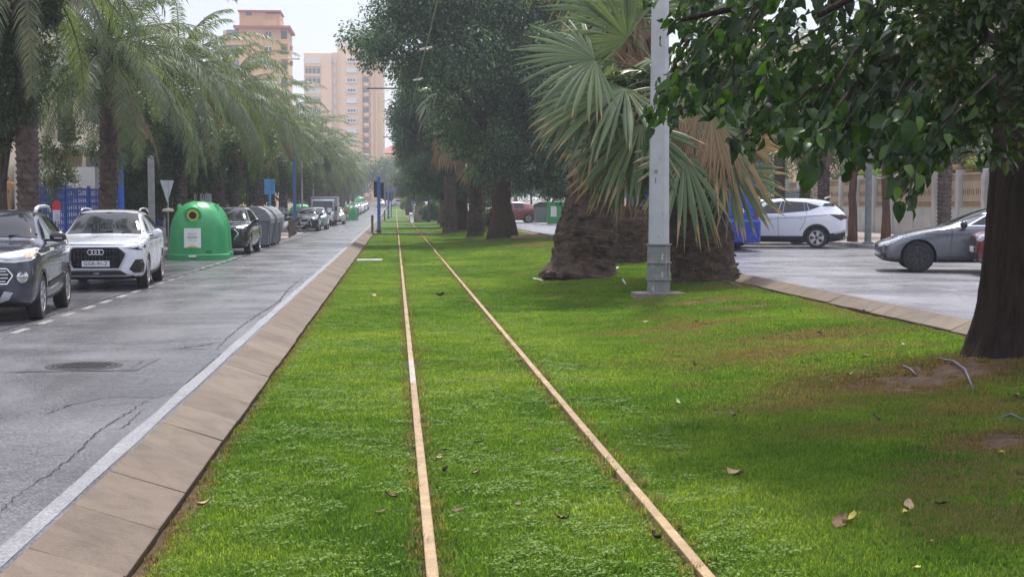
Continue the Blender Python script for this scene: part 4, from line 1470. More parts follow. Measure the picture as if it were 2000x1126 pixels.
# ================================================================== CARS
m_glass = M('car_glass', (.010, .012, .014), .03, var=.1, spec=.45)
m_black = M('black_trim', (.012, .012, .013), .5, var=.2)
m_gloss = M('gloss_black', (.010, .010, .011), .12, var=.1)
m_tyre = M('tyre', (.016, .015, .015), .8, var=.25, scale=12, bump=.2)
m_alloy = M('alloy', (.55, .56, .58), .28, .85, var=.1)
m_alloyd = M('dark_alloy', (.06, .06, .065), .25, .8, var=.1)
m_chrome = M('chrome', (.72, .73, .75), .12, 1.0, var=.05)
m_silver = M('silver_plastic', (.48, .48, .50), .38, .4, var=.1)
m_lamp = M('lamp_glass', (.42, .44, .47), .10, .35, var=.25, scale=14)
m_lampw = M('lamp_white', (.80, .80, .76), .15, .1, var=.1)
m_amber = M('lamp_amber', (.66, .48, .32), .2, var=.1)
m_red = M('lamp_red', (.35, .012, .012), .15, var=.2)
m_smoke = M('lamp_smoke', (.05, .008, .010), .12, var=.2)
m_plate = M('plate_white', (.62, .62, .62), .4, var=.05)
m_ink = M('ink_black', (.01, .01, .012), .5, var=.05)
m_inkw = M('ink_white', (.80, .80, .80), .5, var=.03)

p_white = paint('paint_white', (.66, .68, .71))
p_navy = paint('paint_slate', (.060, .062, .088), .35, .22)
p_grey = paint('paint_grey', (.135, .14, .155), .45, .24)
p_black = paint('paint_black', (.012, .013, .016), .1, .16)
p_red = paint('paint_red', (.16, .010, .012), .2)
p_silver = paint('paint_silver', (.42, .43, .45), .5)
p_teal = paint('paint_pale_teal', (.38, .50, .50), .1)


def ring_half(s, zb, hw, zk, hwb, zt, hwt):
    k = min(1, max(.0, (zt - zk) / .25))
    return [(0, zb), (hw * .80, zb), (hw * .965, zb + .07), (hw, zb + (zk - zb) * .45), (hw * .72 + hwb * .28 + .004, zb + (zk - zb) * .8),
            (hwb, zk), (hwb - .03, zk + min(.03, (zt - zk) * .3)), (hwt + .02, zt - .075 * k), (hwt - .05, zt - .02 * k), (hwt * .5, zt), (0, zt + .006)]


def aim(px_, Y, rz, off):
    """centre of a car whose nose (off > 0) or tail (off < 0) meets this spot"""
    p = W(px_, 400, Y)
    return (p.x - math.sin(rz) * off, p.y + math.cos(rz) * off, RZR + .004)


class Car:
    def __init__(s, name, label, cat, spec, body_mat, loc, rz, group=None):
        s.L = spec['L']; s.sp = spec
        s.o = thing(name, label, cat, loc, rz, group)
        rings, vs, fs = [], [], []
        for st in spec['st']:
            h = ring_half(*st); y = st[0] - s.L / 2
            full = [(x, y, z) for x, z in h] + [(-x, y, z) for x, z in reversed(h[1:-1])]
            rings.append(list(range(len(vs), len(vs) + len(full)))); vs += full
        n = len(rings[0])
        for a, b in zip(rings[:-1], rings[1:]):
            for i in range(n):
                fs.append((a[i], a[(i + 1) % n], b[(i + 1) % n], b[i]))
        nh = n // 2
        for r, rev in ((rings[0], False), (rings[-1], True)):
            for i in range(nh):
                q = [r[i], r[i + 1], r[(n - i - 1) % n], r[(n - i) % n]]
                q2 = []
                for v in q:
                    if v not in q2:
                        q2.append(v)
                fs.append(tuple(q2 if rev else reversed(q2)))
        me = bpy.data.meshes.new('hull'); me.from_pydata(vs, [], fs)
        bm = bmesh.new(); bm.from_mesh(me); bmesh.ops.recalc_face_normals(bm, faces=bm.faces)
        cr = bm.edges.layers.float.new('crease_edge')
        for e in bm.edges:
            i, j = (v.index for v in e.verts)
            if i % n == j % n and (i % n in (5, n - 5)):
                e[cr] = .35
            if i // n == j // n and (i // n in (0, len(rings) - 1)):
                e[cr] = .3
        bm.to_mesh(me); bm.free()
        ob = bpy.data.objects.new('hull', me); COL.objects.link(ob)
        sub = ob.modifiers.new('s', 'SUBSURF'); sub.levels = 2; sub.render_levels = 2
        dg = bpy.context.evaluated_depsgraph_get()
        smooth = bpy.data.meshes.new_from_object(ob.evaluated_get(dg))
        bm = bmesh.new(); bm.from_mesh(smooth)
        s.bvh = BVHTree.FromBMesh(bm); bm.free()
        ob.modifiers.clear(); ob.data = smooth
        cut = MB()
        Rw = spec['R']; s.axles = (spec['fo'], spec['fo'] + spec['wb'])
        for ax in s.axles:
            for sg in (-1, 1):
                cut.lathe([(Rw + .045, 0), (Rw + .045, .9)] if sg > 0 else [(Rw + .045, -.9), (Rw + .045, 0)], 28, (sg * (spec['W'] / 2 - .30), ax - s.L / 2, Rw), 'X')
        co = cut.build('cut', m_black)
        bo = ob.modifiers.new('b', 'BOOLEAN'); bo.operation = 'DIFFERENCE'; bo.object = co; bo.solver = 'EXACT'
        dg = bpy.context.evaluated_depsgraph_get(); dg.update()
        fin = bpy.data.meshes.new_from_object(ob.evaluated_get(dg))
        bpy.data.objects.remove(ob); bpy.data.objects.remove(co)
        fin.materials.clear(); fin.materials.append(body_mat); fin.materials.append(m_black)
        for p in fin.polygons:
            c = p.center; p.use_smooth = True; p.material_index = 0
            for ax in s.axles:
                if math.hypot(c.y - (ax - s.L / 2), c.z - Rw) < Rw + .046 and abs(c.x) > spec['W'] / 2 - .34:
                    p.material_index = 1
            if p.normal.z < -.8 and c.z < .45:
                p.material_index = 1
        fin.set_sharp_from_angle(angle=R(38))
        s.body = link('body', fin, None, s.o)
        s.wheels()
        g = m_glass
        for w in spec['side']:
            s.both('side_window', w, g, off=.007, step=.07)
        if 'pillar' in spec:
            for w in spec['pillar']:
                s.both('pillar_trim', w, m_gloss, off=.010)
        s.patch('windscreen', spec['ws'], 'F', g, .008, step=.07)
        s.patch('rear_window', spec['rw'], 'B', g, .008, step=.07)

    def wheels(s):
        Rw = s.sp['R']; w = .215
        ty = MB().lathe([(Rw * .66, -w / 2 + .01), (Rw * .92, -w / 2), (Rw * .985, -w / 2 + .025), (Rw, -w / 2 + .05), (Rw, w / 2 - .05), (Rw * .985, w / 2 - .025), (Rw * .92, w / 2), (Rw * .66, w / 2 - .01)], 36, axis='X')
        rm = MB(); r0 = Rw * .68
        rm.lathe([(r0, w / 2 - .05), (r0, w / 2 - .004), (r0 - .022, w / 2 - .004), (r0 - .028, w / 2 - .05)], 36, axis='X')
        rm.lathe([(.055, w / 2 - .05), (.05, w / 2 - .012), (.001, w / 2 - .01)], 14, axis='X')
        ns, dbl = s.sp.get('spokes', (5, True))
        for i in range(ns):
            a = 2 * PI * i / ns
            for d in ((-.11, .11) if dbl else (0,)):
                p0 = Vector((w / 2 - .026, math.cos(a + d * .6) * .045, math.sin(a + d * .6) * .045))
                p1 = Vector((w / 2 - .022, math.cos(a + d * 1.5) * (r0 - .012), math.sin(a + d * 1.5) * (r0 - .012)))
                dd = (p1 - p0).normalized(); sd = Vector((1, 0, 0)).cross(dd) * (s.sp.get('spw', .02))
                x = Vector((.016, 0, 0))
                rm.add([p0 - sd - x, p0 + sd - x, p1 + sd * 1.15 - x, p1 - sd * 1.15 - x, p0 - sd + x, p0 + sd + x, p1 + sd * 1.15 + x, p1 - sd * 1.15 + x],
                       [(3, 2, 1, 0), (4, 5, 6, 7), (0, 1, 5, 4), (1, 2, 6, 5), (2, 3, 7, 6), (3, 0, 4, 7)])
        dk = MB().lathe([(r0 - .02, w / 2 - .075), (.0005, w / 2 - .075)], 30, axis='X')
        first = None
        for ax in s.axles:
            for sg in (1, -1):
                loc = (sg * (s.sp['W'] / 2 - w / 2 - .012), ax - s.L / 2, Rw)
                rz = 0 if sg > 0 else PI
                if first is None:
                    t = ty.build('wheel', m_tyre, s.o, loc, True, rz=rz, auto=R(40))
                    r = rm.build('rim', s.sp.get('rim', m_alloy), t, smooth=True, auto=R(30))
                    b = dk.build('brake_disc', m_black, t)
                    first = (t, r, b)
                else:
                    t = link('wheel', first[0].data, None, s.o, loc, rz)
                    link('rim', first[1].data, None, t); link('brake_disc', first[2].data, None, t)

    def hit(s, u, v, view):
        if view == 'R':
            o, d = Vector((3, u - s.L / 2, v)), Vector((-1, 0, 0))
        elif view == 'L':
            o, d = Vector((-3, u - s.L / 2, v)), Vector((1, 0, 0))
        elif view == 'F':
            o, d = Vector((u, -6, v)), Vector((0, 1, 0))
        elif view == 'B':
            o, d = Vector((u, 6, v)), Vector((0, -1, 0))
        else:
            o, d = Vector((u, v - s.L / 2, 4)), Vector((0, 0, -1))
        p, n, _, _ = s.bvh.ray_cast(o, d)
        if p is None:
            # just past the outline: nearest surface point
            best = None
            for k in range(0, 60):
                q = o + d * (.1 * k)
                h = s.bvh.find_nearest(q)
                if h[0] is not None and (best is None or h[3] < best[2]):
                    best = (h[0], h[1], h[3])
            p, n = best[0], best[1]
        if n.dot(d) > 0:
            n = -n
        return p, n

    def patch(s, name, poly, view, mat, off=.004, parent=None, step=.09):
        bm = bmesh.new()
        f = bm.faces.new([bm.verts.new((u, v, 0)) for u, v in poly])
        bmesh.ops.triangulate(bm, faces=bm.faces)
        for _ in range(5):
            es = [e for e in bm.edges if e.calc_length() > step]
            if not es:
                break
            bmesh.ops.subdivide_edges(bm, edges=es, cuts=1)
            bmesh.ops.triangulate(bm, faces=bm.faces)
        for v in bm.verts:
            p, n = s.hit(v.co.x, v.co.y, view)
            v.co = p + n * off
        bm.normal_update()
        out_ = {'R': (1, 0, 0), 'L': (-1, 0, 0), 'F': (0, -1, 0), 'B': (0, 1, 0), 'T': (0, 0, 1)}[view]
        for f in bm.faces:
            if f.normal.dot(Vector(out_)) < 0:
                f.normal_flip()
            f.smooth = True
        me = bpy.data.meshes.new(name); bm.to_mesh(me); bm.free()
        return link(name, me, mat, parent or s.o)

    def both(s, name, poly, mat, off=.004, step=.09):
        s.patch(name, poly, 'R', mat, off, step=step)
        s.patch(name, poly, 'L', mat, off, step=step)

    def two(s, name, poly, view, mat, off=.004, step=.07):
        a = s.patch(name, poly, view, mat, off, step=step)
        b = s.patch(name, [(-u, v) for u, v in poly], view, mat, off, step=step)
        return a, b

    def line(s, pts, w=.009):
        """outline strip for a shut line"""
        l, r = [], []
        for i, p in enumerate(pts):
            a, b = Vector(pts[max(0, i - 1)]), Vector(pts[min(len(pts) - 1, i + 1)])
            t = (b - a).normalized(); nn = Vector((-t.y, t.x)) * w
            l.append(tuple(Vector(p) + nn)); r.append(tuple(Vector(p) - nn))
        return l + r[::-1]

    def arch(s, ax, w=.055, mat=None, r=None):
        Rw = (r or s.sp['R'] + .03); c = s.axles[ax]; z0 = s.sp['R']
        a0 = [PI * (-.13 + 1.26 * i / 16) for i in range(17)]
        poly = [(c + math.cos(a) * (Rw + w), z0 + math.sin(a) * (Rw + w)) for a in a0] + [(c + math.cos(a) * (Rw + .012), z0 + math.sin(a) * (Rw + .012)) for a in reversed(a0)]
        s.both('arch_trim', poly, mat or m_black, .012, .12)

    def mirror(s, sx, z, mat, wid=.13):
        for sg in (1, -1):
            x = s.sp['W'] / 2
            mb = MB().ell((sg * (x + .09), sx - s.L / 2, z), (wid * .85, .075, .085), 14, 8)
            o = mb.build('mirror', mat, s.o, smooth=True)
            MB().bar((sg * (x - .12), sx - s.L / 2, z - .05), (sg * (x + .05), sx - s.L / 2, z - .05), .05, .035).build('bracket', m_black, o)

    def handles(s, pts, mat):
        for (a, z) in pts:
            for v, sg in (('R', 1), ('L', -1)):
                p, n = s.hit(a, z, v)
                MB().box((p.x + sg * .014, p.y, p.z), (.03, .20, .028)).build('door_handle', mat, s.o, bevel=.008)


def st_table(L, H, W, hood, cowl_s, roof_s, tail_s, belt, nose_z, kind):
    """stations: nose, hood, windscreen, roof, tail"""
    w = W / 2
    rh = w * (.66 if kind != 'low' else .62)
    rz_end = H - (.06 if kind == 'suv' else .09)
    t = [(0.0, .34, w * .66, nose_z - .12, w * .62, nose_z - .05, w * .45),
         (.07, .25, w * .88, nose_z - .05, w * .83, nose_z + .01, w * .62),
         (.26, .20, w * .985, nose_z - .01, w * .92, nose_z + .06, w * .72),
         (.62, .19, w, (nose_z + belt) / 2, w * .95, (nose_z + hood) / 2 + .05, w * .78),
         (cowl_s - .12, .19, w, belt - .02, w * .955, hood, w * .80),
         (cowl_s + .05, .19, w, belt, w * .955, hood + .05, w * .79),
         ((cowl_s + roof_s) / 2, .19, w, belt + .005, w * .955, (hood + H) / 2 + .05, rh + .06),
         (roof_s - .08, .19, w, belt + .01, w * .955, H - .045, rh + .015),
         (roof_s + .22, .19, w, belt + .015, w * .955, H - .005, rh),
         ((roof_s + tail_s) / 2 + .1, .19, w, belt + .025, w * .955, H, rh),
         (tail_s, .19, w * .995, belt + .05, w * .945, rz_end, rh * .97)]
    if kind in ('suv', 'hatch'):
        t += [(L - .30, .22, w * .985, belt + .06, w * .92, belt + (rz_end - belt) * .62, rh + .03),
              (L - .12, .26, w * .95, belt + .02, w * .88, belt + .16, w * .76),
              (L - .03, .32, w * .86, belt - .06, w * .80, belt + .03, w * .66),
              (L, .40, w * .68, belt - .16, w * .62, belt - .06, w * .45)]
    else:
        t += [(tail_s + .62, .2, w * .99, belt + .04, w * .93, belt + .12, w * .76),
              (L - .18, .24, w * .96, belt + .01, w * .9, belt + .07, w * .72),
              (L - .04, .32, w * .86, belt - .06, w * .78, belt + .0, w * .6),
              (L, .40, w * .66, belt - .16, w * .6, belt - .1, w * .42)]
    return t


# --- white crossover parked facing us, plate and rings on the grille
SP_A = dict(L=4.48, W=1.85, R=.345, fo=.88, wb=2.68, spokes=(5, True),
            st=st_table(4.48, 1.585, 1.85, 1.05, 1.20, 2.02, 3.75, 1.03, .92, 'suv'),
            ws=[(-.74, 1.085), (-.4, 1.10), (0, 1.105), (.4, 1.10), (.74, 1.085), (.585, 1.50), (.3, 1.525), (0, 1.53), (-.3, 1.525), (-.585, 1.50)],
            rw=[(-.6, 1.14), (.6, 1.14), (.52, 1.45), (-.52, 1.45)],
            side=[[(1.50, 1.09), (2.08, 1.44), (2.48, 1.475), (2.46, 1.09)], [(2.54, 1.09), (2.56, 1.475), (3.15, 1.45), (3.38, 1.12)], [(3.44, 1.13), (3.25, 1.43), (3.60, 1.38), (3.82, 1.2)]])
ca = Car('parked_car', 'white crossover parked facing us with a dark octagonal grille and white plate', 'car', SP_A, p_white, (-6.0, 28.75 + 2.24, RZL + .005), R(3.2), 'cars parked along the kerb')
oct_ = [(-.43, .855), (.43, .855), (.575, .735), (.56, .66), (.44, .425), (-.44, .425), (-.56, .66), (-.575, .735)]
gr = ca.patch('grille', oct_, 'F', m_gloss, .006)
mb = MB()
for i in range(-7, 8):      # bars inside the grille
    x = i * .068
    zt, zb = .84, .44
    for k in range(6):
        z0, z1 = zb + (zt - zb) * k / 6, zb + (zt - zb) * (k + 1) / 6
        if abs(x) < .40 + (.1 if k in (2, 3, 4) else 0):
            p0, _ = ca.hit(x, z0, 'F'); p1, _ = ca.hit(x, z1, 'F')
            mb.bar(p0 + Vector((0, -.014, 0)), p1 + Vector((0, -.014, 0)), .012, .016)
for zz_ in (.52, .66, .78):
    hx = .40
    pp_ = [ca.hit(-hx + 2 * hx * i / 8, zz_, 'F')[0] + Vector((0, -.013, 0)) for i in range(9)]
    mb.tube(pp_, .007, 6)
mb.build('grille_lattice', m_black, gr)
fr = MB()
oo = [ca.hit(u, v, 'F')[0] + Vector((0, -.012, 0)) for u, v in oct_]
for a, b in zip(oo, oo[1:] + oo[:1]):
    fr.tube([a, b], .014, 8)
fr.build('grille_frame', m_silver, gr)
rg_ = MB()
for i in range(4):
    cxr = -.105 + .07 * i
    p, _ = ca.hit(cxr, .755, 'F')
    pts = [p + Vector((math.cos(a) * .049, -.034, math.sin(a) * .049)) for a in [2 * PI * k / 24 for k in range(25)]]
    rg_.tube(pts, .0085, 8)
rg_.build('ring_badge', m_chrome, ca.o, smooth=True)
p, _ = ca.hit(0, .53, 'F')
pl = MB().box((0, p.y - .028, .53), (.53, .016, .115)).build('number_plate', m_plate, ca.o, bevel=.004)
text_obj('lettering', 'GGR-91-Z', .105, m_ink, pl, (0, p.y - .0385, .53), (PI / 2, 0, 0))
ca.two('headlight', [(.47, .845), (.60, .865), (.80, .915), (.90, .955), (.905, .85), (.86, .79), (.78, .80), (.70, .82), (.55, .825)], 'F', m_lamp, .006)
ca.two('headlight_trim', [(.60, .83), (.78, .845), (.84, .81), (.885, .90), (.895, .84), (.862, .787), (.79, .797), (.70, .815)], 'F', m_gloss, .009)
ca.two('daytime_lamp', [(.49, .848), (.62, .868), (.80, .918), (.89, .952), (.89, .938), (.80, .90), (.62, .855), (.50, .838)], 'F', m_lampw, .011)
ca.two('air_intake', [(.63, .42), (.75, .61), (.87, .61), (.895, .50), (.875, .345), (.72, .345)], 'F', m_black, .006)
ca.patch('lower_grille', [(-.47, .395), (.47, .395), (.60, .31), (-.60, .31)], 'F', m_black, .006)
ca.patch('bumper_strip', [(-.62, .30), (.62, .30), (.60, .275), (-.60, .275)], 'F', m_silver, .012)
ca.patch('lower_bumper', [(-.78, .265), (.78, .265), (.70, .215), (-.70, .215)], 'F', m_black, .008)
ca.both('sill_trim', [(1.33, .30), (3.13, .30), (3.10, .21), (1.36, .21)], m_black, .008)
ca.mirror(1.62, 1.10, p_white)
ca.handles([(2.35, .93), (3.28, .95)], p_white)
for sg in (1, -1):
    pts = [(sg * .60, y - 2.24, z) for y, z in ((2.15, 1.55), (2.3, 1.595), (2.9, 1.61), (3.5, 1.59), (3.72, 1.53))]
    MB().tube(pts, .018, 8).build('roof_rail', m_silver, ca.o, smooth=True)
for sh in ([(1.42, .30), (1.40, .62), (1.48, 1.03)], [(2.50, .28), (2.50, 1.07)], [(3.20, .62), (3.40, .95), (3.44, 1.10)], [(1.45, .99), (2.5, .985), (3.4, 1.0)], [(1.42, .31), (3.1, .31)]):
    ca.both('shut_line', ca.line(sh, .006), m_black, .003, .15)
ca.patch('shut_line', ca.line([(-.80, .935), (-.5, .905), (0, .90), (.5, .905), (.80, .935)], .006), 'F', m_black, .004)
ca.arch(0, .03, p_white); ca.arch(1, .03, p_white)
for xx, yy in ((-.25, .0), (.35, .03)):
    a, n = ca.hit(xx, 1.10, 'F'); b, n2 = ca.hit(xx + .42, 1.13, 'F')
    MB().bar(a + n * .02, b + n2 * .02, .018, .012).build('wiper', m_black, ca.o)

# --- slate compact SUV at the edge of the picture
SP_F = dict(L=4.10, W=1.77, R=.335, fo=.80, wb=2.52, spokes=(7, False), spw=.032,
            st=st_table(4.10, 1.62, 1.77, 1.13, 1.12, 1.92, 3.45, 1.07, 1.00, 'suv'),
            ws=[(-.72, 1.19), (-.4, 1.21), (0, 1.215), (.4, 1.21), (.72, 1.19), (.57, 1.53), (.3, 1.56), (0, 1.565), (-.3, 1.56), (-.57, 1.53)],
            rw=[(-.55, 1.18), (.55, 1.18), (.5, 1.48), (-.5, 1.48)],
            side=[[(1.42, 1.14), (1.98, 1.47), (2.35, 1.51), (2.33, 1.13)], [(2.42, 1.14), (2.43, 1.515), (2.95, 1.49), (3.12, 1.2)], [(3.2, 1.22), (3.05, 1.47), (3.35, 1.42), (3.5, 1.28)]])
cf = Car('parked_car', 'dark slate compact SUV with silver roof rails, parked first at the kerb', 'car', SP_F, p_navy, (-6.2, 20.95 + 2.05, RZL + .005), R(4.5), 'cars parked along the kerb')
cf.two('headlight', [(.30, .93), (.36, .985), (.62, 1.03), (.80, 1.06), (.865, 1.03), (.86, .95), (.80, .89), (.60, .865), (.42, .875)], 'F', m_lampw, .006)
cf.two('headlight_trim', [(.33, .94), (.50, .89), (.80, .91), (.84, .96), (.78, .96), (.52, .925)], 'F', m_lamp, .010)
cf.two('indicator', [(.70, .93), (.80, .93), (.83, .99), (.73, 1.01)], 'F', m_amber, .012)
hexg = [(-.50, .78), (.50, .78), (.58, .68), (.50, .56), (-.50, .56), (-.58, .68)]
gf = cf.patch('grille', hexg, 'F', m_gloss, .006)
for z in (.60, .65, .70, .745):
    hwz = .53 - abs(z - .68) * .6
    cf.patch('grille_bar', [(-hwz, z - .011), (hwz, z - .011), (hwz, z + .011), (-hwz, z + .011)], 'F', m_chrome, .016, gf)
hp = [cf.hit(u, v, 'F')[0] + Vector((0, -.014, 0)) for u, v in hexg]
frm = MB()
for a, b in zip(hp, hp[1:] + hp[:1]):
    frm.tube([a, b], .015, 8)
frm.build('grille_frame', m_chrome, gf)
for sg in (1, -1):
    p, n = cf.hit(sg * .70, .66, 'F')
    q = n.to_track_quat('Z', 'Y').to_matrix()
    l = MB().lathe([(.085, -.02), (.085, .016), (.062, .02), (.06, .012), (.0, .024)], 22)
    l.v = [tuple(q @ Vector(v) + p) for v in l.v]
    l.build('fog_lamp', m_chrome, cf.o, smooth=True, auto=R(40))
cf.two('fog_recess', [(.60, .58), (.62, .74), (.80, .74), (.84, .64), (.80, .58)], 'F', p_navy, .006)
cf.patch('lower_grille', [(-.46, .50), (.46, .50), (.40, .38), (-.40, .38)], 'F', m_black, .006)
cf.patch('skid_plate', [(-.58, .44), (-.46, .46), (-.40, .36), (.40, .36), (.46, .46), (.58, .44), (.52, .345), (.40, .30), (-.40, .30), (-.52, .345)], 'F', m_silver, .014)
cf.two('lower_bumper', [(.58, .52), (.80, .52), (.80, .30), (.56, .29)], 'F', p_navy, .008)
cf.patch('lower_bumper', [(-.78, .295), (.78, .295), (.70, .215), (-.70, .215)], 'F', m_black, .008)
cf.both('door_moulding', [(1.30, .52), (2.90, .60), (2.94, .53), (1.28, .43)], m_black, .014)
cf.both('door_moulding_trim', [(2.74, .60), (2.90, .608), (2.93, .59), (2.74, .58)], m_chrome, .018)
cf.both('sill_trim', [(1.22, .29), (2.92, .29), (2.90, .20), (1.25, .20)], p_navy, .008)
cf.both('window_trim', [(1.36, 1.115), (2.4, 1.105), (3.15, 1.17), (3.15, 1.155), (2.4, 1.085), (1.36, 1.095)], m_chrome, .008)
cf.mirror(1.60, 1.20, M('mirror_dark', (.02, .02, .024), .3), .15)
for sg in (1, -1):
    MB().bar((sg * .93, 1.525 - 2.05, 1.185), (sg * 1.05, 1.53 - 2.05, 1.185), .02, .02).build('mirror_lamp', m_lamp, cf.o)
cf.handles([(2.15, .98), (3.02, 1.02)], m_chrome)
for sg in (1, -1):
    pts = [(sg * .585, y - 2.05, z) for y, z in ((1.98, 1.56), (2.10, 1.635), (2.3, 1.66), (2.9, 1.67), (3.25, 1.65), (3.42, 1.58))]
    MB().tube(pts, [.03, .034, .03, .03, .03, .025], 8).build('roof_rail', m_silver, cf.o, smooth=True)
for sh in ([(1.33, .30), (1.31, .6), (1.40, 1.08)], [(2.37, .28), (2.37, 1.12)], [(2.98, .62), (3.10, .9), (3.16, 1.16)], [(1.35, .87), (2.37, .90), (3.1, .96)]):
    cf.both('shut_line', cf.line(sh, .006), m_black, .003, .15)
cf.arch(0, .05, m_black); cf.arch(1, .05, m_black)
for xx in (-.3, .32):
    a, n = cf.hit(xx, 1.215, 'F'); b, n2 = cf.hit(xx + .38, 1.235, 'F')
    MB().bar(a + n * .02, b + n2 * .02, .022, .014).build('wiper', m_black, cf.o)

# --- white SUV seen from the side across the road
SP_T = dict(L=4.50, W=1.86, R=.345, fo=.88, wb=2.68, spokes=(5, True), spw=.026,
            st=st_table(4.50, 1.63, 1.86, 1.06, 1.12, 2.05, 3.85, 1.05, .93, 'suv'),
            ws=[(-.74, 1.10), (0, 1.12), (.74, 1.10), (.58, 1.55), (0, 1.57), (-.58, 1.55)],
            rw=[(-.62, 1.20), (.62, 1.20), (.55, 1.47), (-.55, 1.47)],
            side=[[(1.50, 1.115), (2.02, 1.455), (2.40, 1.52), (2.30, 1.13)], [(2.47, 1.14), (2.53, 1.525), (3.11, 1.49), (3.17, 1.20)], [(3.22, 1.48), (3.66, 1.36), (3.32, 1.23)]],
            pillar=[[(2.32, 1.12), (2.42, 1.52), (2.515, 1.525), (2.455, 1.13)], [(3.12, 1.49), (3.21, 1.48), (3.30, 1.225), (3.18, 1.195)]])
ct = Car('parked_car', 'white SUV with dark wheel arches parked side-on across the far carriageway', 'car', SP_T, p_white, aim(1656, 46.0, R(-110), -2.25), R(-110), 'cars parked across the far road')
ct.both('tail_lamp', [(3.95, 1.10), (4.44, 1.08), (4.42, .96), (4.32, .90), (4.20, .97)], m_smoke, .008)
ct.both('spoiler', [(3.72, 1.36), (3.80, 1.46), (4.14, 1.44), (4.10, 1.36), (4.02, 1.36)], m_gloss, .012)
ct.two('tail_lamp', [(.45, 1.02), (.82, 1.10), (.86, .95), (.5, .96)], 'B', m_smoke, .008)
ct.both('rear_bumper', [(3.95, .47), (4.30, .55), (4.46, .60), (4.44, .34), (4.30, .28), (3.96, .25)], m_black, .010)
ct.both('bumper_trim', [(4.10, .50), (4.44, .575), (4.45, .54), (4.12, .465)], m_silver, .016)
ct.both('sill_trim', [(1.36, .40), (3.12, .40), (3.10, .20), (1.38, .20)], m_black, .008)
ct.arch(0, .075, m_black); ct.arch(1, .075, m_black)
ct.handles([(2.05, .93), (3.05, .99)], p_white)
ct.mirror(1.62, 1.11, p_white)
for sh in ([(1.40, .42), (1.38, .7), (1.46, 1.06)], [(2.34, .40), (2.32, 1.12)], [(3.02, .55), (3.17, .85), (3.24, 1.18)], [(1.45, .94), (2.4, .97), (3.2, 1.02), (3.9, 1.08)]):
    ct.both('shut_line', ct.line(sh, .006), m_black, .003, .15)
ct.two('headlight', [(.50, .92), (.80, .98), (.86, .90), (.6, .84)], 'F', m_lamp)
ct.patch('grille', [(-.55, .88), (.55, .88), (.62, .62), (-.62, .62)], 'F', m_gloss)
MB().tube([(0, 3.75 - 2.25, 1.62), (0, 3.95 - 2.25, 1.69)], [.03, .012], 6).build('antenna', p_white, ct.o)

# --- grey coupe half hidden by the big trunk
SP_M = dict(L=4.70, W=1.79, R=.33, fo=.82, wb=2.76, spokes=(7, True), spw=.014, rim=m_alloyd,
            st=st_table(4.70, 1.40, 1.79, .96, 1.42, 2.42, 3.35, .92, .63, 'low'),
            ws=[(-.70, .99), (0, 1.01), (.70, .99), (.55, 1.33), (0, 1.35), (-.55, 1.33)],
            rw=[(-.6, 1.06), (.6, 1.06), (.5, 1.30), (-.5, 1.30)],
            side=[[(1.82, 1.0), (2.35, 1.28), (2.75, 1.31), (2.70, .99)], [(2.76, .99), (2.80, 1.31), (3.35, 1.26), (3.75, 1.03)]])
cm = Car('parked_car', 'metallic grey coupe with black wheels parked nose out beside the big trunk', 'car', SP_M, p_grey, aim(1712, 30.6, R(-105), 2.35), R(-105), 'cars parked across the far road')
cm.both('headlight', [(.13, .60), (.20, .69), (.36, .75), (.53, .77), (.45, .70), (.30, .62), (.16, .56)], m_lamp, .008)
cm.two('headlight', [(.42, .58), (.60, .63), (.78, .66), (.82, .58), (.60, .52)], 'F', m_lamp, .006)
cm.patch('grille', [(-.42, .60), (.42, .60), (.36, .42), (-.36, .42)], 'F', m_gloss, .006)
cm.patch('lower_grille', [(-.7, .36), (.7, .36), (.62, .24), (-.62, .24)], 'F', m_black, .006)
cm.both('bumper_trim', [(.05, .25), (.42, .21), (.44, .17), (.05, .20)], m_chrome, .012)
cm.both('fog_recess', [(.06, .40), (.17, .38), (.17, .29), (.06, .31)], m_black, .008)
cm.both('window_trim', [(1.55, .955), (1.80, .99), (2.36, 1.30), (2.80, 1.335), (2.8, 1.315), (2.36, 1.275), (1.83, .97), (1.6, .945)], m_chrome, .008)
cm.both('side_strip', [(1.55, .99), (3.7, 1.0), (3.7, .98), (1.6, .972)], m_chrome, .008)
cm.both('sill_trim', [(1.22, .245), (3.20, .245), (3.20, .215), (1.22, .215)], m_chrome, .012)
cm.mirror(1.72, 1.01, M('mirror_dark', (.02, .02, .024), .3), .12)
for sh in ([(1.49, .25), (1.47, .6), (1.52, .93)], [(2.80, .25), (2.80, .97)], [(.95, .80), (1.5, .80), (2.8, .83), (3.9, .84)], [(.55, .77), (1.0, .86), (1.5, .925)]):
    cm.both('shut_line', cm.line(sh, .006), m_black, .003, .15)
p, n = cm.hit(1.40, .86, 'L')
MB().box(p + n * .008, (.012, .10, .03)).build('wing_badge', m_chrome, cm.o, bevel=.004)

# --- generic parked cars
def common(c, nz=.92, bz=1.0, hl=True):
    c.two('headlight', [(.46, nz - .12), (.55, nz - .03), (.78, nz + .03), (.84, nz - .06), (.70, nz - .16)], 'F', m_lamp, .006)
    c.patch('grille', [(-.44, nz - .10), (.44, nz - .10), (.40, nz - .26), (-.40, nz - .26)], 'F', m_gloss, .006)
    c.patch('lower_grille', [(-.62, .46), (.62, .46), (.55, .30), (-.55, .30)], 'F', m_black, .006)
    p, _ = c.hit(0, .52, 'F')
    MB().box((0, p.y - .022, .52), (.52, .016, .11)).build('number_plate', m_plate, c.o, bevel=.004)
    c.two('tail_lamp', [(.55, bz - .02), (.78, bz), (.80, bz - .18), (.6, bz - .16)], 'B', m_red, .008)
    c.mirror(1.55, bz + .08, m_black)


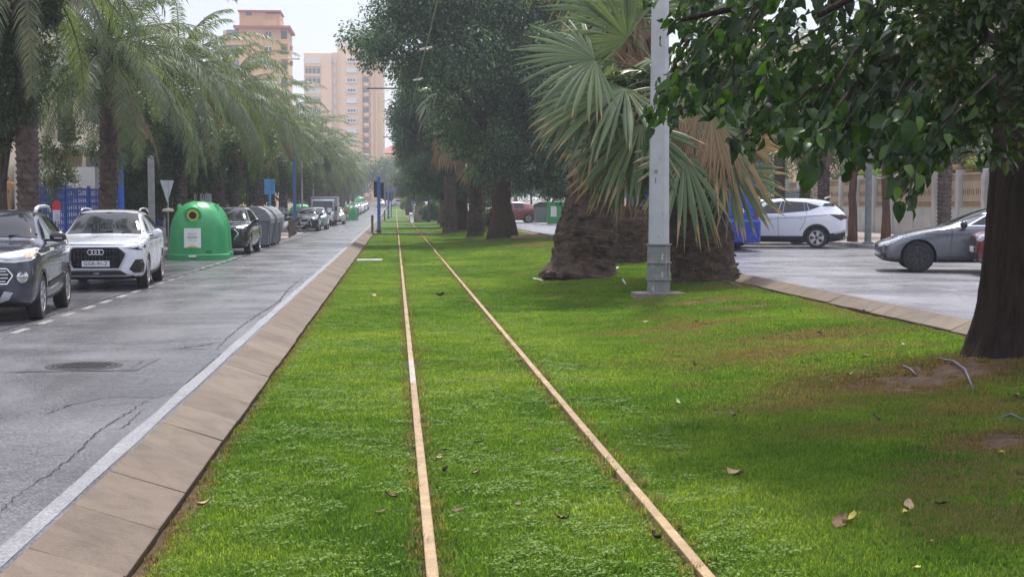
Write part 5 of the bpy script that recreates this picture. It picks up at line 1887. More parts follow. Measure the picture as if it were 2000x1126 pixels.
SP_B = dict(L=4.50, W=1.86, R=.345, fo=.88, wb=2.68, st=SP_T['st'], ws=SP_T['ws'], rw=SP_T['rw'], side=SP_T['side'], spokes=(5, True))
cb = Car('parked_car', 'glossy black SUV squeezed between the green igloo bins and the grey wheelie bins', 'car', SP_B, p_black, (-5.78, 48.4 + 2.25, RZL + .005), R(-1), 'cars parked along the kerb')
cb.two('headlight', [(.50, .92), (.60, .955), (.84, 1.0), (.86, .95), (.62, .88)], 'F', m_lampw, .008)
gb = cb.patch('grille', [(-.48, .86), (.48, .86), (.60, .72), (.45, .50), (-.45, .50), (-.60, .72)], 'F', m_gloss, .006)
cb.patch('grille_frame', [(.48, .86), (.62, .72), (.46, .49), (.43, .51), (.585, .72), (.46, .84)], 'F', m_chrome, .012, gb)
p, _ = cb.hit(0, .36, 'F')
MB().box((.12, p.y - .03, .36), (.52, .016, .11)).build('number_plate', m_plate, cb.o, bevel=.004)
cb.patch('lower_grille', [(-.7, .45), (.7, .45), (.6, .28), (-.6, .28)], 'F', m_black, .005)
cb.mirror(1.6, 1.12, p_black); cb.handles([(2.05, .93), (3.05, .99)], m_chrome)

SP_H = dict(L=4.05, W=1.74, R=.31, fo=.82, wb=2.53, spokes=(5, False), spw=.03,
            st=st_table(4.05, 1.46, 1.74, .98, 1.05, 1.85, 3.35, .95, .84, 'hatch'),
            ws=[(-.70, 1.02), (0, 1.04), (.70, 1.02), (.54, 1.38), (0, 1.40), (-.54, 1.38)],
            rw=[(-.58, 1.06), (.58, 1.06), (.5, 1.32), (-.5, 1.32)],
            side=[[(1.36, 1.01), (1.88, 1.32), (2.25, 1.36), (2.23, 1.0)], [(2.32, 1.0), (2.34, 1.36), (2.9, 1.33), (3.12, 1.04)]])
ch = Car('parked_car', 'black hatchback with a pale windscreen parked behind the bollards and bicycle', 'car', SP_H, p_black, (-5.55, 88.5 + 2.0, RZL + .005), 0, 'cars parked along the kerb')
common(ch, .84, .95)
gk = 'cars parked along the kerb'
cw = dup(ch, (-5.35, 97, RZL + .005), 0, 'pale teal hatchback parked between the black hatchback and the lorry', gk, mats={'body': p_teal})
dup(ch, (-4.95, 119, RZL + .005), 0, 'small white hatchback parked right after the grey lorry', gk, (.95, .95, .95), mats={'body': p_white})
dup(ch, (-5.5, 176, RZL + .005), 0, 'white hatchback parked just beyond the pair of far green bins', gk, mats={'body': p_white})
dup(cb, (-5.6, 188, RZL + .005), 0, 'dark SUV parked second beyond the pair of far green bins', gk)
dup(cb, (-5.6, 201, RZL + .005), 0, 'silver SUV parked third beyond the far green bins', gk, mats={'body': p_silver})
for i, (y, m) in enumerate(((214, p_white), (226, p_silver), (240, p_white), (256, p_grey))):
    dup(ch, (-5.5, y, RZL + .005), 0, 'tiny hazy car parked near the far end of the kerb row', 'far parked cars', mats={'body': m})
dup(ch, (1.0, 300, 0), PI / 2 + .3, 'white car seen side-on where the track ends, beside the lime bush', mats={'body': p_white})
dup(ch, (-2.9, 292, 0), 0, 'white car coming down the road at the far end behind the signal pole', mats={'body': p_white})
# across the far carriageway
dup(ch, (W(994, 400, 107).x, 107, RZR), R(-90), 'dark red car parked far along the opposite road beside the ficus trunk', 'cars parked across the far road', (1.05, 1.05, 1.08), mats={'body': p_red})
dup(ch, (W(994, 400, 107).x + .6, 110.4, RZR), R(-90), 'white car parked just behind the dark red car', 'cars parked across the far road', mats={'body': p_white})
cr = dup(ch, aim(1904, 28.6, R(-105), 2.0), R(-105), 'dark red car with only its nose showing past the big trunk', 'cars parked across the far road', mats={'body': p_red})
dup(cb, (13.2, 51.0, RZR + .004), R(-110), 'silver SUV roof just visible behind the white SUV and the bus', 'cars parked across the far road', mats={'body': p_silver})

# --- blue bus seen from behind
p_blue = paint('paint_blue', (.012, .055, .36), .05, .25)
p_blue2 = paint('paint_deep_blue', (.010, .035, .30), .05, .25)
bx = W(1484, 490, 43.5).x - 1.25
bus = thing('bus', 'deep blue bus driving away, its tail half hidden behind the fan palm', 'bus', (bx, 43.5, RZR))
bw, bl, bh = 2.5, 10.5, 3.15
body = MB().box((0, bl / 2, .26 + (bh - .26) / 2), (bw, bl, bh - .26)).build('body', p_blue, bus, bevel=.14)
MB().box((0, -.02, .60), (bw + .02, .16, .72)).build('rear_bumper', p_blue2, bus, bevel=.06)
MB().box((0, -.008, 2.35), (1.9, .03, .85)).build('rear_window', m_glass, bus, bevel=.012)
for sg in (1, -1):
    tl = MB().box((sg * 1.17, -.01, 1.42), (.17, .05, .75)).build('tail_lamp', m_red, bus, bevel=.02)
    MB().box((sg * 1.17, -.025, 1.46), (.15, .06, .13)).build('indicator', m_amber, tl, bevel=.01)
    MB().box((sg * 1.17, -.025, 1.63), (.15, .06, .10)).build('reverse_lamp', m_lamp, tl, bevel=.01)
    MB().box((sg * (bw / 2), bl / 2, 2.25), (.02, bl - 1.0, .95)).build('side_window', m_glass, bus, bevel=.005)
    for yy in (2.6, 8.2):
        w_ = MB().lathe([(.28, -.14), (.45, -.14), (.48, -.1), (.48, .1), (.45, .14), (.28, .14)], 28, (sg * 1.09, yy, .48), 'X').build('wheel', m_tyre, bus, smooth=True, auto=R(40))
        MB().lathe([(.28, .1), (.1, .05), (.001, .08)], 20, (sg * 1.09, yy, .48), 'X').build('rim', m_alloy, w_, smooth=True)
text_obj('lettering', 'a', .42, m_inkw, bus, (.52, -.012, 1.62), (PI / 2, 0, 0))
text_obj('lettering', '434', .20, m_inkw, bus, (.70, -.012, 1.22), (PI / 2, 0, 0))
MB().box((0, -.006, 1.05), (2.2, .02, .02)).build('panel_seam', m_black, bus)
MB().box((1.33, .55, 3.2), (.14, .5, .55)).build('mirror', p_blue, bus, bevel=.05)
MB().box((0, bl + .003, 2.1), (2.2, .03, 1.5)).build('windscreen', m_glass, bus, bevel=.01)

# --- grey box lorry
m_box = M('lorry_box', (.34, .37, .38), .5, var=.12, dirt=.3)
lo = thing('box_lorry', 'grey box lorry with dark windscreen parked among the cars', 'lorry', (-5.55, 110, RZL))
MB().box((.05, 3.8, 1.32), (2.05, 4.0, 1.85)).build('cargo_box', m_box, lo, bevel=.03)
cab = MB()
cab.prism([(0, .35), (0, .95), (.75, 1.10), (1.15, 1.95), (1.75, 2.02), (1.75, .35)], lambda u, v, w: (-.88 + w, u, v), 1.76)
cab.build('cab', m_box, lo, bevel=.05)
MB().add([(-.80, .745, 1.13), (.80, .745, 1.13), (.74, 1.115, 1.88), (-.74, 1.115, 1.88)], [(0, 1, 2, 3)]).build('windscreen', m_glass, lo)
MB().box((0, -.012, .72), (1.2, .03, .22)).build('grille', m_black, lo)
for sg in (1, -1):
    MB().box((sg * .70, -.012, .78), (.26, .03, .17)).build('headlight', m_lamp, lo, bevel=.01)
    MB().box((sg * 1.02, 1.0, 1.35), (.16, .08, .30)).build('mirror', m_black, lo, bevel=.02)
    MB().box((sg * .885, 1.35, 1.5), (.012, .55, .5)).build('side_window', m_glass, lo)
    for yy in (.85, 4.6):
        w_ = MB().lathe([(.2, -.11), (.36, -.11), (.37, -.08), (.37, .08), (.36, .11), (.2, .11)], 24, (sg * .80, yy, .37), 'X').build('wheel', m_tyre, lo, smooth=True, auto=R(40))
        MB().lathe([(.2, .08), (.08, .05), (.001, .07)], 16, (sg * .80, yy, .37), 'X').build('rim', m_alloy, w_, smooth=True)


# --- scooters and a bicycle
def scooter(name, label, loc, rz, mat, group):
    t = thing(name, label, 'scooter', loc, rz, group)
    for yy in (-.62, .62):
        w_ = MB().lathe([(.15, -.05), (.24, -.05), (.26, 0), (.24, .05), (.15, .05)], 24, (0, yy, .26), 'X').build('wheel', m_tyre, t, smooth=True)
        MB().lathe([(.16, -.02), (.001, -.03)], 16, (0, yy, .26), 'X').lathe([(.16, .02), (.001, .03)], 16, (0, yy, .26), 'X').build('rim', m_alloy, w_)
    MB().tube([(0, .75, .45), (0, .45, .55), (0, .1, .50), (0, -.12, .34), (0, -.30, .34), (0, -.42, .55), (0, -.46, .82)], [.10, .17, .17, .12, .12, .15, .12], 12).build('body', mat, t, smooth=True)
    MB().prism([(-.50, .45), (-.42, .95), (-.34, 1.0), (-.36, .45)], lambda u, v, w: (-.2 + w, u, v), .40).build('leg_shield', mat, t, bevel=.05)
    MB().tube([(0, .72, .74), (0, .4, .76), (0, .02, .72)], [.10, .14, .10], 10).build('seat', m_black, t, smooth=True)
    MB().tube([(-.34, -.36, 1.06), (0, -.42, 1.02), (.34, -.36, 1.06)], .02, 8).build('handlebar', m_black, t)
    MB().ell((0, -.53, .92), (.09, .05, .09)).build('headlight', m_lampw, t, smooth=True)
    MB().tube([(0, -.62, .26), (.0, -.44, .75)], .035, 8).build('fork', m_alloyd, t)
    MB().prism([(-.38, 1.05), (-.46, 1.05), (-.36, 1.38), (-.32, 1.38)], lambda u, v, w: (-.17 + w, u, v), .34).build('wind_shield', m_lamp, t)
    for sg in (1, -1):
        MB().ell((sg * .30, -.38, 1.22), (.06, .02, .04)).build('mirror', m_black, t, smooth=True)
    return t


gS = 'scooters and bikes among the parked cars'
sc1 = scooter('scooter', 'white scooter parked behind the row of wooden bollards', (W(556, 440, 77).x, 77, .02), R(-25), p_white, gS)
dup(sc1, (-4.95, 108.0, RZL), R(12), 'pale scooter standing in front of the grey lorry', gS)
ri = thing('top_case', 'rounded brown case on the back of the pale scooter by the lorry', 'case', (-5.0, 108.3, .78))
MB().box((0, 0, .17), (.46, .44, .34)).build('shell', M('brown_plastic', (.09, .055, .045), .5), ri, bevel=.1)
bk = thing('bicycle', 'dark bicycle with a pale frame leaning before the black hatchback', 'bicycle', (-5.55, 87.6, RZL), R(90), gS)
for yy in (-.5, .5):
    MB().tube([(0, yy + math.cos(a) * .33, .34 + math.sin(a) * .33) for a in [2 * PI * i / 26 for i in range(27)]], .02, 6, caps=False).build('wheel', m_tyre, bk)
mbk = MB()
for a, b in (((0, .5, .34), (0, .08, .30)), ((0, .08, .30), (0, .18, .82)), ((0, .18, .78), (0, -.36, .80)), ((0, .08, .30), (0, -.36, .74)), ((0, .5, .34), (0, .18, .78)), ((0, -.36, .86), (0, -.5, .34))):
    mbk.tube([a, b], .02, 8)
mbk.build('frame', p_white, bk)
MB().box((0, .19, .87), (.13, .26, .05)).build('saddle', m_black, bk, bevel=.02)
MB().tube([(-.28, -.30, .98), (0, -.38, .96), (.28, -.30, .98)], .018, 6).build('handlebar', m_black, bk)
# ================================================================== BINS, POLES, SIGNS, FENCES, BUILDINGS, PERSON, LITTER
m_green = M('bin_green', (.026, .31, .095), .36, var=.1, scale=4, dirt=.35, bump=.05, bscale=200)
m_binlab = M('bin_label', (.74, .76, .70), .5, var=.06)
m_yel = M('bin_yellow', (.60, .50, .06), .5, var=.1)
m_bingrey = M('bin_grey', (.155, .16, .175), .5, var=.1, scale=4, dirt=.35)
m_bingrey2 = M('bin_lid_grey', (.24, .245, .265), .5, var=.1, scale=4, dirt=.3)
m_steel = M('steel_hook', (.35, .35, .36), .4, .7)


def igloo(label, loc, rz, group, full=True):
    t = thing('igloo_bin', label, 'recycling bin', loc, rz, group)
    Rb, H = .92, 1.78
    prof = [(Rb + .03, .0), (Rb + .03, .15), (Rb - .01, .19), (Rb - .03, .5), (Rb - .06, .95), (Rb - .12, 1.2), (Rb - .22, 1.42), (Rb - .36, 1.60), (Rb - .55, 1.72), (.2, 1.775), (0, 1.785)]
    n = 56
    def facet(g):     # slightly squared plan with flattened shoulders
        return 1 - .035 * (math.cos(4 * g) * .5 - .5) * .0
    mb = MB().lathe(prof, n)
    vv = []
    for (x, y, z) in mb.v:
        r = math.hypot(x, y)
        if z > 1.15 and r > .1:
            g = math.atan2(y, x)
            k = abs(((g / (PI / 4)) % 1) - .5) * 2
            r2 = r * (1 - .05 * (1 - k) * min(1, (z - 1.15) / .3))
            x, y = x * r2 / r, y * r2 / r
        vv.append((x, y, z))
    mb.v = vv
    mb.build('shell', m_green, t, smooth=True, auto=R(35))
    # hooded opening on the front (-y)
    hood = MB().tube([(-.12, -.50, 1.40), (-.12, -.80, 1.36)], [.30, .25], 24)
    hood.build('hood', m_green, t, smooth=True, auto=R(40))
    MB().tube([(-.12, -.792, 1.361), (-.12, -.812, 1.358)], [.175, .17], 28).build('opening_ring', m_yel, t)
    MB().tube([(-.12, -.80, 1.36), (-.12, -.817, 1.357)], [.115, .115], 24).build('opening', m_ink, t)
    # label plate
    def on(u, z, o=.012):
        r = .892 - (z - .5) * .066 + o
        g = -PI / 2 + u / r
        return (r * math.cos(g), r * math.sin(g), z)
    lb = MB()
    for i in range(8):
        u0, u1 = -.40 + .52 * i / 8, -.40 + .52 * (i + 1) / 8
        lb.add([on(u0, .38), on(u1, .38), on(u1, .97), on(u0, .97)], [(0, 1, 2, 3)])
    lab = lb.build('label', m_binlab, t)
    yb = MB()
    for i in range(6):
        u0, u1 = -.30 + .32 * i / 6, -.30 + .32 * (i + 1) / 6
        h0, h1 = .40 + .05 * math.sin(PI * i / 6), .40 + .05 * math.sin(PI * (i + 1) / 6)
        yb.add([on(u0, .385, .016), on(u1, .385, .016), on(u1, h1, .016), on(u0, h0, .016)], [(0, 1, 2, 3)])
    yb.build('label_band', m_yel, lab)
    tx = MB()
    rr = random.Random(3)
    for z, ws in ((.90, (.10,)), (.81, (.30,)), (.775, (.22,)), (.71, (.34,)), (.685, (.30,)), (.66, (.26,)), (.60, (.12, .1))):
        u = -.14 - sum(ws) / 2
        for w in ws:
            k = u
            while k < u + w:
                e = min(u + w, k + rr.uniform(.02, .05))
                tx.add([on(k, z, .016), on(e, z, .016), on(e, z + .014, .016), on(k, z + .014, .016)], [(0, 1, 2, 3)])
                k = e + .008
            u += w + .03
    tx.build('label_print', m_steel, lab)
    MB().add([on(-.25, .10, .075), on(-.02, .10, .075), on(-.02, .16, .075), on(-.25, .16, .075)], [(0, 1, 2, 3)]).build('small_plate', m_binlab, t)
    me = text_obj('lettering', '942', .115, m_ink, t, on(.36, .245, .006), (PI / 2, 0, .40))
    hk = MB()
    for x, a in ((-.1, 0), (.12, .3), (.25, .3), (.36, .3)):
        pts = [(x - .02, 0, 1.74), (x - .02, 0, 1.98), (x, 0, 2.03), (x + .03, 0, 1.98), (x + .03, 0, 1.74)]
        hk.tube(pts, .010, 6)
    hk.build('lifting_hook', m_steel, t)
    for sg in (1, -1):
        MB().prism([(-.30, 1.30), (-.05, 1.70), (.10, 1.66), (-.1, 1.26)], lambda u, v, w: (sg * (.56 + w * .12) + (-.05 if sg > 0 else .05), u, v), 1.0).build('shoulder_ridge', m_green, t, bevel=.03)
    return t


gI = 'green igloo bins along the kerb'
px = lambda a, Y: W(a, 400, Y).x
ig = igloo('dome shaped green igloo bin with a round hooded opening and white label, foremost', (px(387.5, 44.9), 44.9, RZL), R(4), gI)
dup(ig, (px(396, 46.9), 46.95, RZL), R(-40), 'second green igloo bin almost hidden behind the foremost igloo', gI)
dup(ig, (-6.6, 101.5, RZL), 1, 'green igloo dome behind the black and pale teal hatchbacks', gI, (1.15, 1, .95))
dup(ig, (px(677.5, 144), 144, RZL), .2, 'far slim green bin with an orange notice, first of the far pair', gI, (.40, .6, .86))
dup(ig, (px(689, 147), 147, RZL), -.4, 'far pale green bin, second of the far pair', gI, (.36, 1.2, .80))
dup(ig, (-6.4, 262, RZL), 1, 'faint green dome bin at the far end of the parked row', gI, 1.3)
nb = thing('litter_bin', 'small orange and brown litter bin on a post before the far green bins', 'litter bin', (px(677, 139), 139, RZL))
MB().box((0, 0, .95), (.42, .3, .55)).build('basket', M('orange_brown', (.42, .19, .07), .6), nb, bevel=.03)
MB().tube([(0, .18, 0), (0, .18, 1.3)], .04, 8).build('post', m_steel, nb)


def grey_bin(label, loc, group):
    t = thing('wheelie_bin', label, 'container', loc, 0, group)
    prof = [(-.50, .10), (-.62, 1.02), (.62, 1.02), (.50, .10)]
    MB().prism(prof, lambda u, v, w: (u, w, v), 1.75).build('tub', m_bingrey, t, bevel=.03)
    lid = [(-.66, 1.03), (-.66, 1.12), (-.60, 1.30), (-.42, 1.50), (-.15, 1.60), (.15, 1.60), (.42, 1.47), (.60, 1.28), (.67, 1.12), (.67, 1.03)]
    MB().prism(lid, lambda u, v, w: (u, w - .03, v), 1.81).build('lid', m_bingrey2, t, bevel=.02)
    MB().box((.63, .87, .98), (.08, 1.7, .10)).build('rim_bar', m_bingrey2, t, bevel=.02)
    MB().box((.60, -.02, .55), (.05, .06, .9)).build('rib', m_bingrey, t)
    for x in (-.4, .4):
        for y in (.15, 1.6):
            MB().lathe([(.0005, -.03), (.085, -.03), (.085, .03), (.0005, .03)], 14, (x, y, .085), 'X').build('wheel', m_tyre, t)
    return t


gB = 'grey rubbish containers in a row'
g1 = grey_bin('grey plastic rubbish container with a domed lid, first behind the black SUV', (px(526, 56.4) - .60, 56.4, RZL), gB)
dup(g1, (px(538, 58.9) - .60, 58.9, RZL), 0, 'grey rubbish container standing in the middle of its row of three', gB)
dup(g1, (px(545.5, 61.4) - .60, 61.4, RZL), 0, 'grey rubbish container at the end of its row, by the blue sign', gB)

# --- big grey pole on the lawn
m_pole = M('pole_paint', (.40, .405, .41), .5, var=.10, scale=3, bump=.08)
m_poleold = M('pole_bare', (.20, .20, .195), .75, var=.25, scale=5, dirt=.4)
m_polebase = M('pole_plinth', (.19, .155, .13), .85, var=.25, scale=5, bump=.3)
pb = GL(1286, 579)
po = thing('catenary_pole', 'tall pale grey eight sided pole standing on a concrete plinth in the lawn', 'pole', (pb.x, pb.y, pb.z))
oc = MB()
def octr(z): return .20 - .0075 * z
oc.lathe([(octr(.95), .95), (octr(9), 9)], 8)
oc.build('shaft', m_pole, po, rz=PI / 8)
low = MB().lathe([(.213, .06), (.213, .93)], 8).build('base_casing', m_poleold, po, rz=PI / 8)
rgw = random.Random(4)
fl = MB()   # remnants of pale paint on the casing
for i in range(9):
    g = -PI / 2 + rgw.uniform(-1.0, 1.0); zc = rgw.uniform(.12, .8)
    side = round((g) / (PI / 4)); ga = side * PI / 4
    ap = .213 * math.cos(PI / 8) + .003
    tx_ = Vector((-math.sin(ga), math.cos(ga), 0)); cn = Vector((math.cos(ga), math.sin(ga), 0)) * ap
    u0 = rgw.uniform(-.05, .02); pl_ = []
    m_ = 9
    for j in range(m_):
        a = 2 * PI * j / m_
        pl_.append(cn + tx_ * max(-.075, min(.075, u0 + math.cos(a) * rgw.uniform(.025, .06))) + Vector((0, 0, max(.08, min(.86, zc + math.sin(a) * rgw.uniform(.03, .10))))))
    fl.add(pl_, [tuple(range(m_))])
fl.build('paint_remnant', m_pole, low)
for z in (.32, .62, .95):
    MB().lathe([(.208, z - .012), (.240, z - .012), (.240, z + .014), (.208, z + .014)], 8).build('collar', m_poleold, po, rz=PI / 8)
ga = -PI / 2 - PI / 4
ap = lambda z: octr(z) * math.cos(PI / 8) + .001
for body_, z, s in (('20', 2.26, .09), ('1', 2.10, .14)):
    text_obj('lettering', body_, s, m_ink, po, (math.cos(ga) * ap(z) + .03, math.sin(ga) * ap(z) - .03, z), (PI / 2, 0, ga + PI / 2))
for z, a in ((1.5, .03), (2.5, -.02), (3.2, .04), (1.1, -.04)):
    MB().box((a, -ap(z) - .001, z), (.012, .008, .035)).build('chip', m_poleold, po)
MB().box((0, 0, .015), (.90, .62, .13)).build('plinth', m_polebase, po, rz=R(3), bevel=.012)
MB().bar((.0, 0, 6.6), (-3.2, 0, 6.9), .05).build('bracket_arm', m_steel, po)

# --- catenary poles farther on, with arms over the rails
m_dark = M('dark_green_metal', (.018, .03, .03), .5, var=.2)
m_bluep = M('blue_post', (.055, .14, .42), .45, var=.15, scale=5, dirt=.2)
m_bluel = M('light_blue_sign', (.10, .33, .62), .45, var=.1)
def cat_pole(label, x, y, h, arm, m=m_dark):
    t = thing('catenary_pole', label, 'pole', (x, y, .05))
    MB().tube([(0, 0, -.1), (0, 0, h)], [.13, .09], 12).build('shaft', m, t)
    MB().tube([(0, 0, h - .6), (-arm, 0, h - .6)], .05, 8).build('arm', m, t)
    MB().tube([(0, 0, h - 2.0), (-arm * .62, 0, h - .75)], .025, 6).build('stay', m, t)
    MB().tube([(-arm * .45, 0, h - .75), (-arm * .8, 0, h - 1.5)], .02, 6).build('registration_arm', m_steel, t)
    return t
cat_pole('dark green catenary pole beside the walking person, arm reaching over the rails', px(868, 94), 94, 9.9, 5.0)
cat_pole('dark catenary pole farther down the track, second arm over the rails', 3.2, 137, 8.7, 4.3)
cat_pole('hazy catenary pole far down the track with the lowest visible arm', 3.0, 180, 8.6, 4.3)
cat_pole('faint catenary pole near the far end of the track', 3.0, 235, 8.6, 4.3)
wr = MB()
wp = [W(872, -80, 21), W(855, 0, 25.5), W(817, 152, 49)]
wr.tube([tuple(p) for p in wp] + [(.85, 94, 6.8), (.72, 128, 6.3), (.72, 180, 6.4), (.72, 235, 6.4)], .016, 6)
tag(wr.build('overhead_wire', m_steel), 'grey overhead tram wire hanging above the rails', 'wire')
for i, (a, b, Y) in enumerate(((831, 96, 38.0), (816, 156, 49.4))):
    c = W(a, b, Y)
    t = thing('insulator', ('small pale insulator clamp on the overhead wire, higher of the two', 'small pale insulator clamp on the overhead wire, lower of the two')[i], 'insulator', c)
    MB().bar((-.16, 0, -.02), (.18, 0, .05), .06).build('clamp', m_conc, t, bevel=.015)
    MB().bar((.05, -.12, -.04), (.02, .12, .05), .05).build('cap', M('terracotta', (.3, .16, .1), .6), t, bevel=.015)

# --- tram signals and posts by the crossings
def signal(label, x, y, h=3.3, col=m_bluep, group=None):
    t = thing('tram_signal', label, 'signal', (x, y, 0), 0, group)
    MB().box((0, 0, h / 2), (.20, .20, h)).build('post', col, t, bevel=.012)
    for sg, z in ((-1, h - .75), (1, h - .82)):
        MB().box((sg * .20, .05, z), (.19, .22, .95)).build('signal_head', m_black, t, bevel=.02)
        for k in range(3):
            MB().lathe([(.075, 0), (.08, -.08)], 14, (sg * .20, .16, z + .28 - .28 * k), 'Y').build('lens_hood', m_black, t)
    MB().box((0, 0, .06), (.26, .26, .16)).build('foot', m_black, t)
    return t
sg1 = signal('blue square post with black signal heads beside the first concrete strip', px(740, 85.2), 85.2)
dup(sg1, (px(758.5, 165), 165, 0), 0, 'small blue signal post by the second concrete strip', 'far tram signals')
dup(sg1, (px(764, 175), 176, 0), 0, 'thin lighter signal post just past the second concrete strip', 'far tram signals', (.6, .6, 1.05))
dup(sg1, (px(806.5, 166), 166, 0), 0, 'white and dark signal post by the far low cream wall', 'far tram signals', (.9, .9, .95))
m_wood = M('bollard_wood', (.12, .10, .08), .85, var=.3, scale=6, bump=.4)
def bollard(label, x, y, z, h, group=None):
    t = thing('bollard', label, 'bollard', (x, y, z), 0, group)
    MB().lathe([(.07, 0), (.07, h - .05), (.05, h), (0, h + .01)], 12).build('post', m_wood, t, smooth=True, auto=R(40))
    MB().lathe([(.072, h - .16), (.074, h - .16), (.074, h - .10), (.072, h - .10)], 12).build('band', m_black, t)
    return t
b0 = bollard('dark round bollard on the kerb before the blue signal post', px(727, 83.5), 83.5, -.02, 1.05)
for i, (a, Y, lab) in enumerate(((565, 72.2, 'nearest of four wooden bollards by the white scooter'), (569.5, 74.6, 'second wooden bollard from the front by the white scooter'), (573.5, 76.6, 'third wooden bollard from the front by the white scooter'), (577, 79, 'last wooden bollard of four, touching the blue post'))):
    dup(b0, (px(a, Y), Y, RZL + .02), 0, lab.replace('nearest', 'front'), 'wooden bollards in a row', .82)
dup(b0, (px(751, 140), 140, -.02), 0, 'far dark bollard on the kerb short of the second concrete strip')
# kerb build-outs where the bollards and far bins stand
struct(MB().box((-6.4, 77, RZL + .0), (2.3, 14, .05)).build('pavement', m_pave))
struct(MB().box((-6.0, 145, RZL + .0), (2.6, 12, .05)).build('pavement', m_pave))
def post(name, label, x, y, h, r, m, cat='post', z=0):
    t = thing(name, label, cat, (x, y, z))
    MB().tube([(0, 0, -.1), (0, 0, h)], [r, r * .85], 14).build('shaft', m, t, smooth=True, auto=R(50))
    MB().lathe([(r * 1.7, 0), (r * 1.7, .05), (r, .09)], 14).build('foot', m, t)
    return t
post('lamp_post', 'tall bright blue post rising behind the white car beside a palm trunk', px(237, 45), 45, 7, .09, M('bright_blue', (.03, .12, .50), .45, var=.1))
m_concp = M('concrete_post', (.33, .32, .31), .8, var=.2, scale=4, dirt=.4, bump=.2)
cpst = post('lamp_post', 'pale round concrete post between the second palm and the triangular sign', px(296, 47.5), 47.5, 6.5, .115, m_concp)
post('lamp_post', 'dark and blue post rising behind the wooden bollards', px(575.5, 84), 84, 4.6, .10, m_bluep, z=RZL)
post('lamp_post', 'grey metal post standing next to the slim reddish trunk by the wall', px(1696, 46.5), 46.5, 3.3, .115, M('grey_metal', (.13, .14, .145), .6, var=.25, scale=6, dirt=.4), z=.25)
for a, Y, lab in ((612, 112, 'pale slim post behind the black hatchback'), (590, 98, 'whitish slim post behind the scooter and bollards')):
    post('sign_post', lab, px(a, Y), Y, 4.5, .07, m_concp)
# triangular sign seen from behind
ys_ = thing('give_way_sign', 'white triangular road sign on a thin post turned away from us', 'sign', (px(328, 49), 49, .02))
MB().tube([(0, 0, 0), (0, 0, 2.32)], .03, 10).build('post', m_steel, ys_)
MB().prism([(-.36, 2.35), (.36, 2.35), (0, 1.62)], lambda u, v, w: (u * math.cos(1.08) - w * .02, u * math.sin(1.08) - .05 - w * .03, v), 1.0).build('sign_plate', M('sign_back', (.52, .53, .54), .5), ys_, bevel=.01)
MB().lathe([(.0005, 0), (.22, .03), (.16, .12), (.0005, .15)], 18, (0, .02, 1.28)).build('lamp_globe', M('cream_globe', (.66, .60, .45), .5), ys_, smooth=True)
# blue box sign
bs = thing('box_sign', 'bright blue two sided box sign on a blue post behind the bins', 'sign', (px(527, 63.5), 63.5, .0))
MB().tube([(0, 0, 0), (0, 0, 2.6)], .06, 12).build('post', m_bluel, bs)
for sg, s in ((-1, .2), (1, -.2)):
    MB().box((sg * .12, -.02, 2.32), (.22, .08, .66), rz=s).build('sign_box', m_bluel, bs, bevel=.015)
# red and white notice by the dark car
rs = thing('notice_board', 'red rimmed oval notice with white panel standing before the blue fence', 'sign', (px(114, 36), 35.8, .02))
MB().tube([(0, .03, 0), (0, .03, 1.5)], .025, 8).build('post', m_steel, rs)
MB().lathe([(.0005, -.012), (.105, -.012), (.105, .012), (.0005, .012)], 24, axis='Y', c=(0, 0, 0)).build('rim', M('sign_red', (.48, .03, .05), .45), rs, loc=(0, 0, 1.46)).scale = (1, 1, 1.9)
MB().box((0, -.016, 1.28), (.17, .012, .26)).build('panel', M('sign_panel', (.55, .58, .68), .5), rs, bevel=.003)
for z in (1.36, 1.30, 1.24, 1.19):
    MB().box((0, -.0235, z), (.13, .004, .012)).build('print_line', M('sign_blue', (.08, .1, .4), .5), rs)

# --- blue fence with scale pattern on a low white wall
m_fence = M('fence_blue', (.020, .055, .26), .42, var=.15)
m_wallw = M('white_render', (.56, .55, .53), .85, var=.12, scale=1.2, dirt=.35, bump=.1)
fx = -9.2
fe = thing('fence', 'blue metal fence with rows of curved scales on a low white wall', 'fence', (fx, 38, 0))
MB().box((0, 10, .32), (.22, 20, .64)).build('low_wall', m_wallw, fe, bevel=.01)
def scale_panel():
    mb = MB()
    for i in range(6):
        y = .05 + i * .28
        mb.box((0, y, 1.34), (.03, .03, 1.36))
        if i < 5:
            for r in range(6 if i % 5 else 6):
                zc = .72 + r * .20
                pts = [(0, y + .14 + math.cos(a) * .115, zc + math.sin(a) * .115) for a in [PI * k / 8 for k in range(9)]]
                pts2 = [(0, y + .14 + math.cos(a) * .06, zc + math.sin(a) * .09) for a in [PI * k / 8 for k in range(9)]]
                o = len(mb.v)
                for p, q_ in zip(pts, pts2):
                    mb.v += [(-.008, p[1], p[2]), (-.008, q_[1], q_[2]), (.008, p[1], p[2]), (.008, q_[1], q_[2])]
                for k in range(8):
                    e = o + 4 * k
                    mb.f += [(e, e + 1, e + 5, e + 4), (e + 2, e + 6, e + 7, e + 3), (e, e + 4, e + 6, e + 2), (e + 1, e + 3, e + 7, e + 5)]
    mb.box((0, .75, 2.02), (.04, 1.5, .05)); mb.box((0, .75, .70), (.04, 1.5, .05))
    return mb
pp_ = scale_panel().build('panel', m_fence, fe, loc=(0, 0, 0))
for i in range(1, 13):
    link('panel', pp_.data, None, fe, (0, 1.54 * i, 0))
for i in range(0, 14, 2):
    MB().box((0, -.02 + 1.54 * i, 1.06), (.09, .09, 2.12)).build('post', m_fence, fe, bevel=.006)
MB().box((.02, 13.2, 1.05), (.30, .36, 2.1)).build('pillar', m_wallw, fe, bevel=.01)

